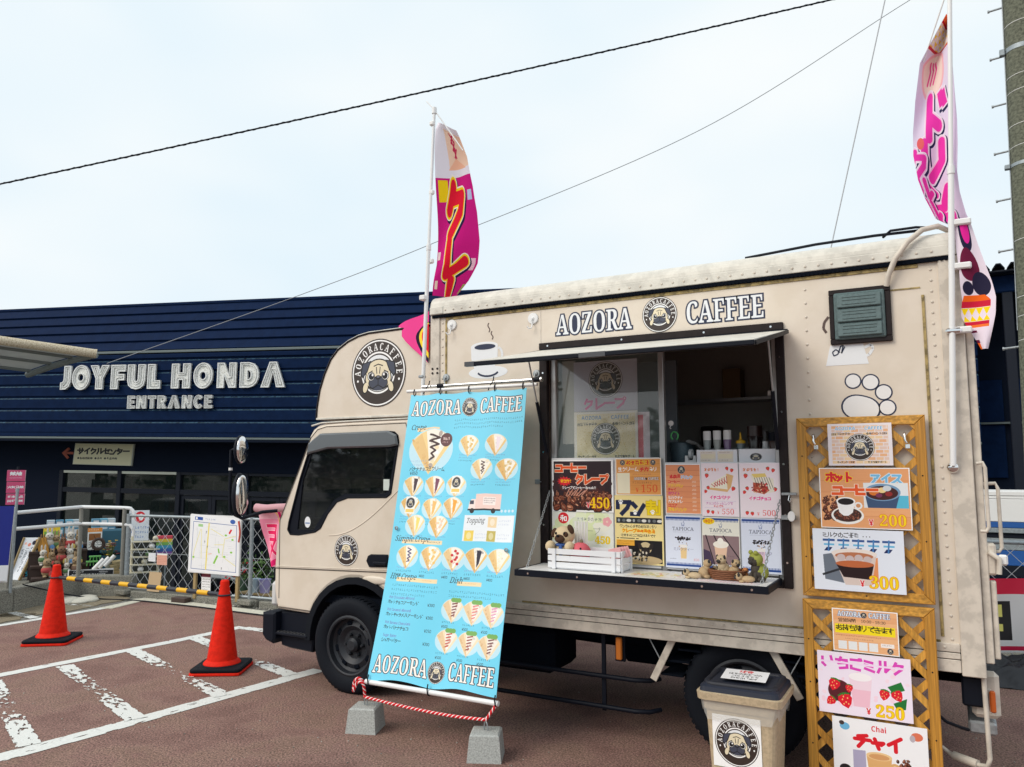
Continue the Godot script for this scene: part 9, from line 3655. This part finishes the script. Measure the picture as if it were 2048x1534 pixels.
# ---------------------------------------------------------------- what the shop glass mirrors: cars and a hedge across the yard
func build_mirrored() -> void:
	var paint := [lin(0.55,0.56,0.58), lin(0.03,0.035,0.05), lin(0.75,0.75,0.74)]
	var spots := [[-14.6,6.6], [-18.2,6.9], [-21.8,7.1]]
	for k in 3:
		var c := Vector3(spots[k][0],-1.3, spots[k][1])
		var o := thing("parked_car", "%s hatchback parked across the yard from the shop windows" % ["silver", "black", "white"][k], "car", c, "cars parked across the yard")
		var T := Transform3D(Basis(Vector3.UP, deg_to_rad(15.5)), c)
		var body := S()
		body.t = T
		body.prism(pts([-2.0,0.28,2.05,0.28,2.1,0.55,2.05,0.78,1.2,0.92,-1.95,0.98,-2.05,0.7]),-0.85,0.85,0.06)
		var m := mat(paint[k],0.25)
		m.clearcoat_enabled = true
		part(o, "body", body, m)
		var gl := S()
		gl.t = T
		gl.prism(pts([-1.9,0.97,1.15,0.91,0.45,1.42,-1.4,1.45]),-0.72,0.72,0.05)
		part(o, "glasshouse", gl, mat(lin(0.02,0.025,0.03),0.05))
		var rf := S()
		rf.t = T
		rf.prism(pts([-1.5,1.44,0.5,1.41,0.2,1.50,-1.2,1.52]),-0.66,0.66,0.03)
		part(o, "roof", rf, m)
		for x in [-1.3,1.3]:
			for z in [-0.78,0.78]:
				var w := S()
				w.t = T * Transform3D(Basis(Vector3.RIGHT, PI / 2), Vector3(x, 0.31, z))
				w.lathe([Vector2(0,-0.1), Vector2(0.31,-0.1), Vector2(0.31,0.1), Vector2(0.2,0.1), Vector2(0.18,0.06), Vector2(0,0.06)],24)
				part(o, "wheel", w, M.rubber)
		for z in [-0.6,0.6]:
			var h := S()
			h.t = T
			h.box(Vector3(2.04,0.66, z), Vector3(0.08,0.14,0.3),0.03)
			part(o, "headlamp", h, mat(lin(0.6,0.6,0.6),0.1))
	var rng := RandomNumberGenerator.new()
	rng.seed = 90
	var leafs := [mat(lin(0.035,0.075,0.025),0.8), mat(lin(0.05,0.10,0.03),0.8)]
	for k in 9:
		var c := Vector3(-42 + k * 4.6,-1.3,21 + 1.5 * sin(k * 2.0))
		var o := thing("yard_tree", "%s broadleaf tree of the row across the yard" % ["first", "second", "third", "fourth", "fifth", "sixth", "seventh", "eighth", "ninth"][k], "tree", c, "row of trees across the yard")
		var tr := S().tube([c, c + Vector3(0.1,1.6,0), c + Vector3(0.0,3.4,0.1)], [0.18,0.13,0.05],8)
		for j in 5:
			tr.tube([c + Vector3(0.05,1.5 + 0.3 * j, 0), c + Vector3(1.1 * sin(j * 2.4),2.6 + 0.35 * j, 1.1 * cos(j * 2.4))], [0.06,0.02],6)
		part(o, "trunk", tr, M.brown)
		var cr := S()
		for j in 900:
			var d := Vector3(rng.randfn(), rng.randfn(), rng.randfn()).normalized() * pow(rng.randf(),0.4)
			var p := c + Vector3(d.x * 2.4,3.1 + d.y * 1.9, d.z * 2.0)
			cr.t = Transform3D(Basis.from_euler(Vector3(rng.randf() * TAU, rng.randf() * TAU, 0)), p)
			cr.quad(Vector3(-0.14,-0.1,0), Vector3(0.14,-0.1,0), Vector3(0.10,0.12,0), Vector3(-0.10,0.12,0))
		part(o, "crown", cr, leafs[k % 2])
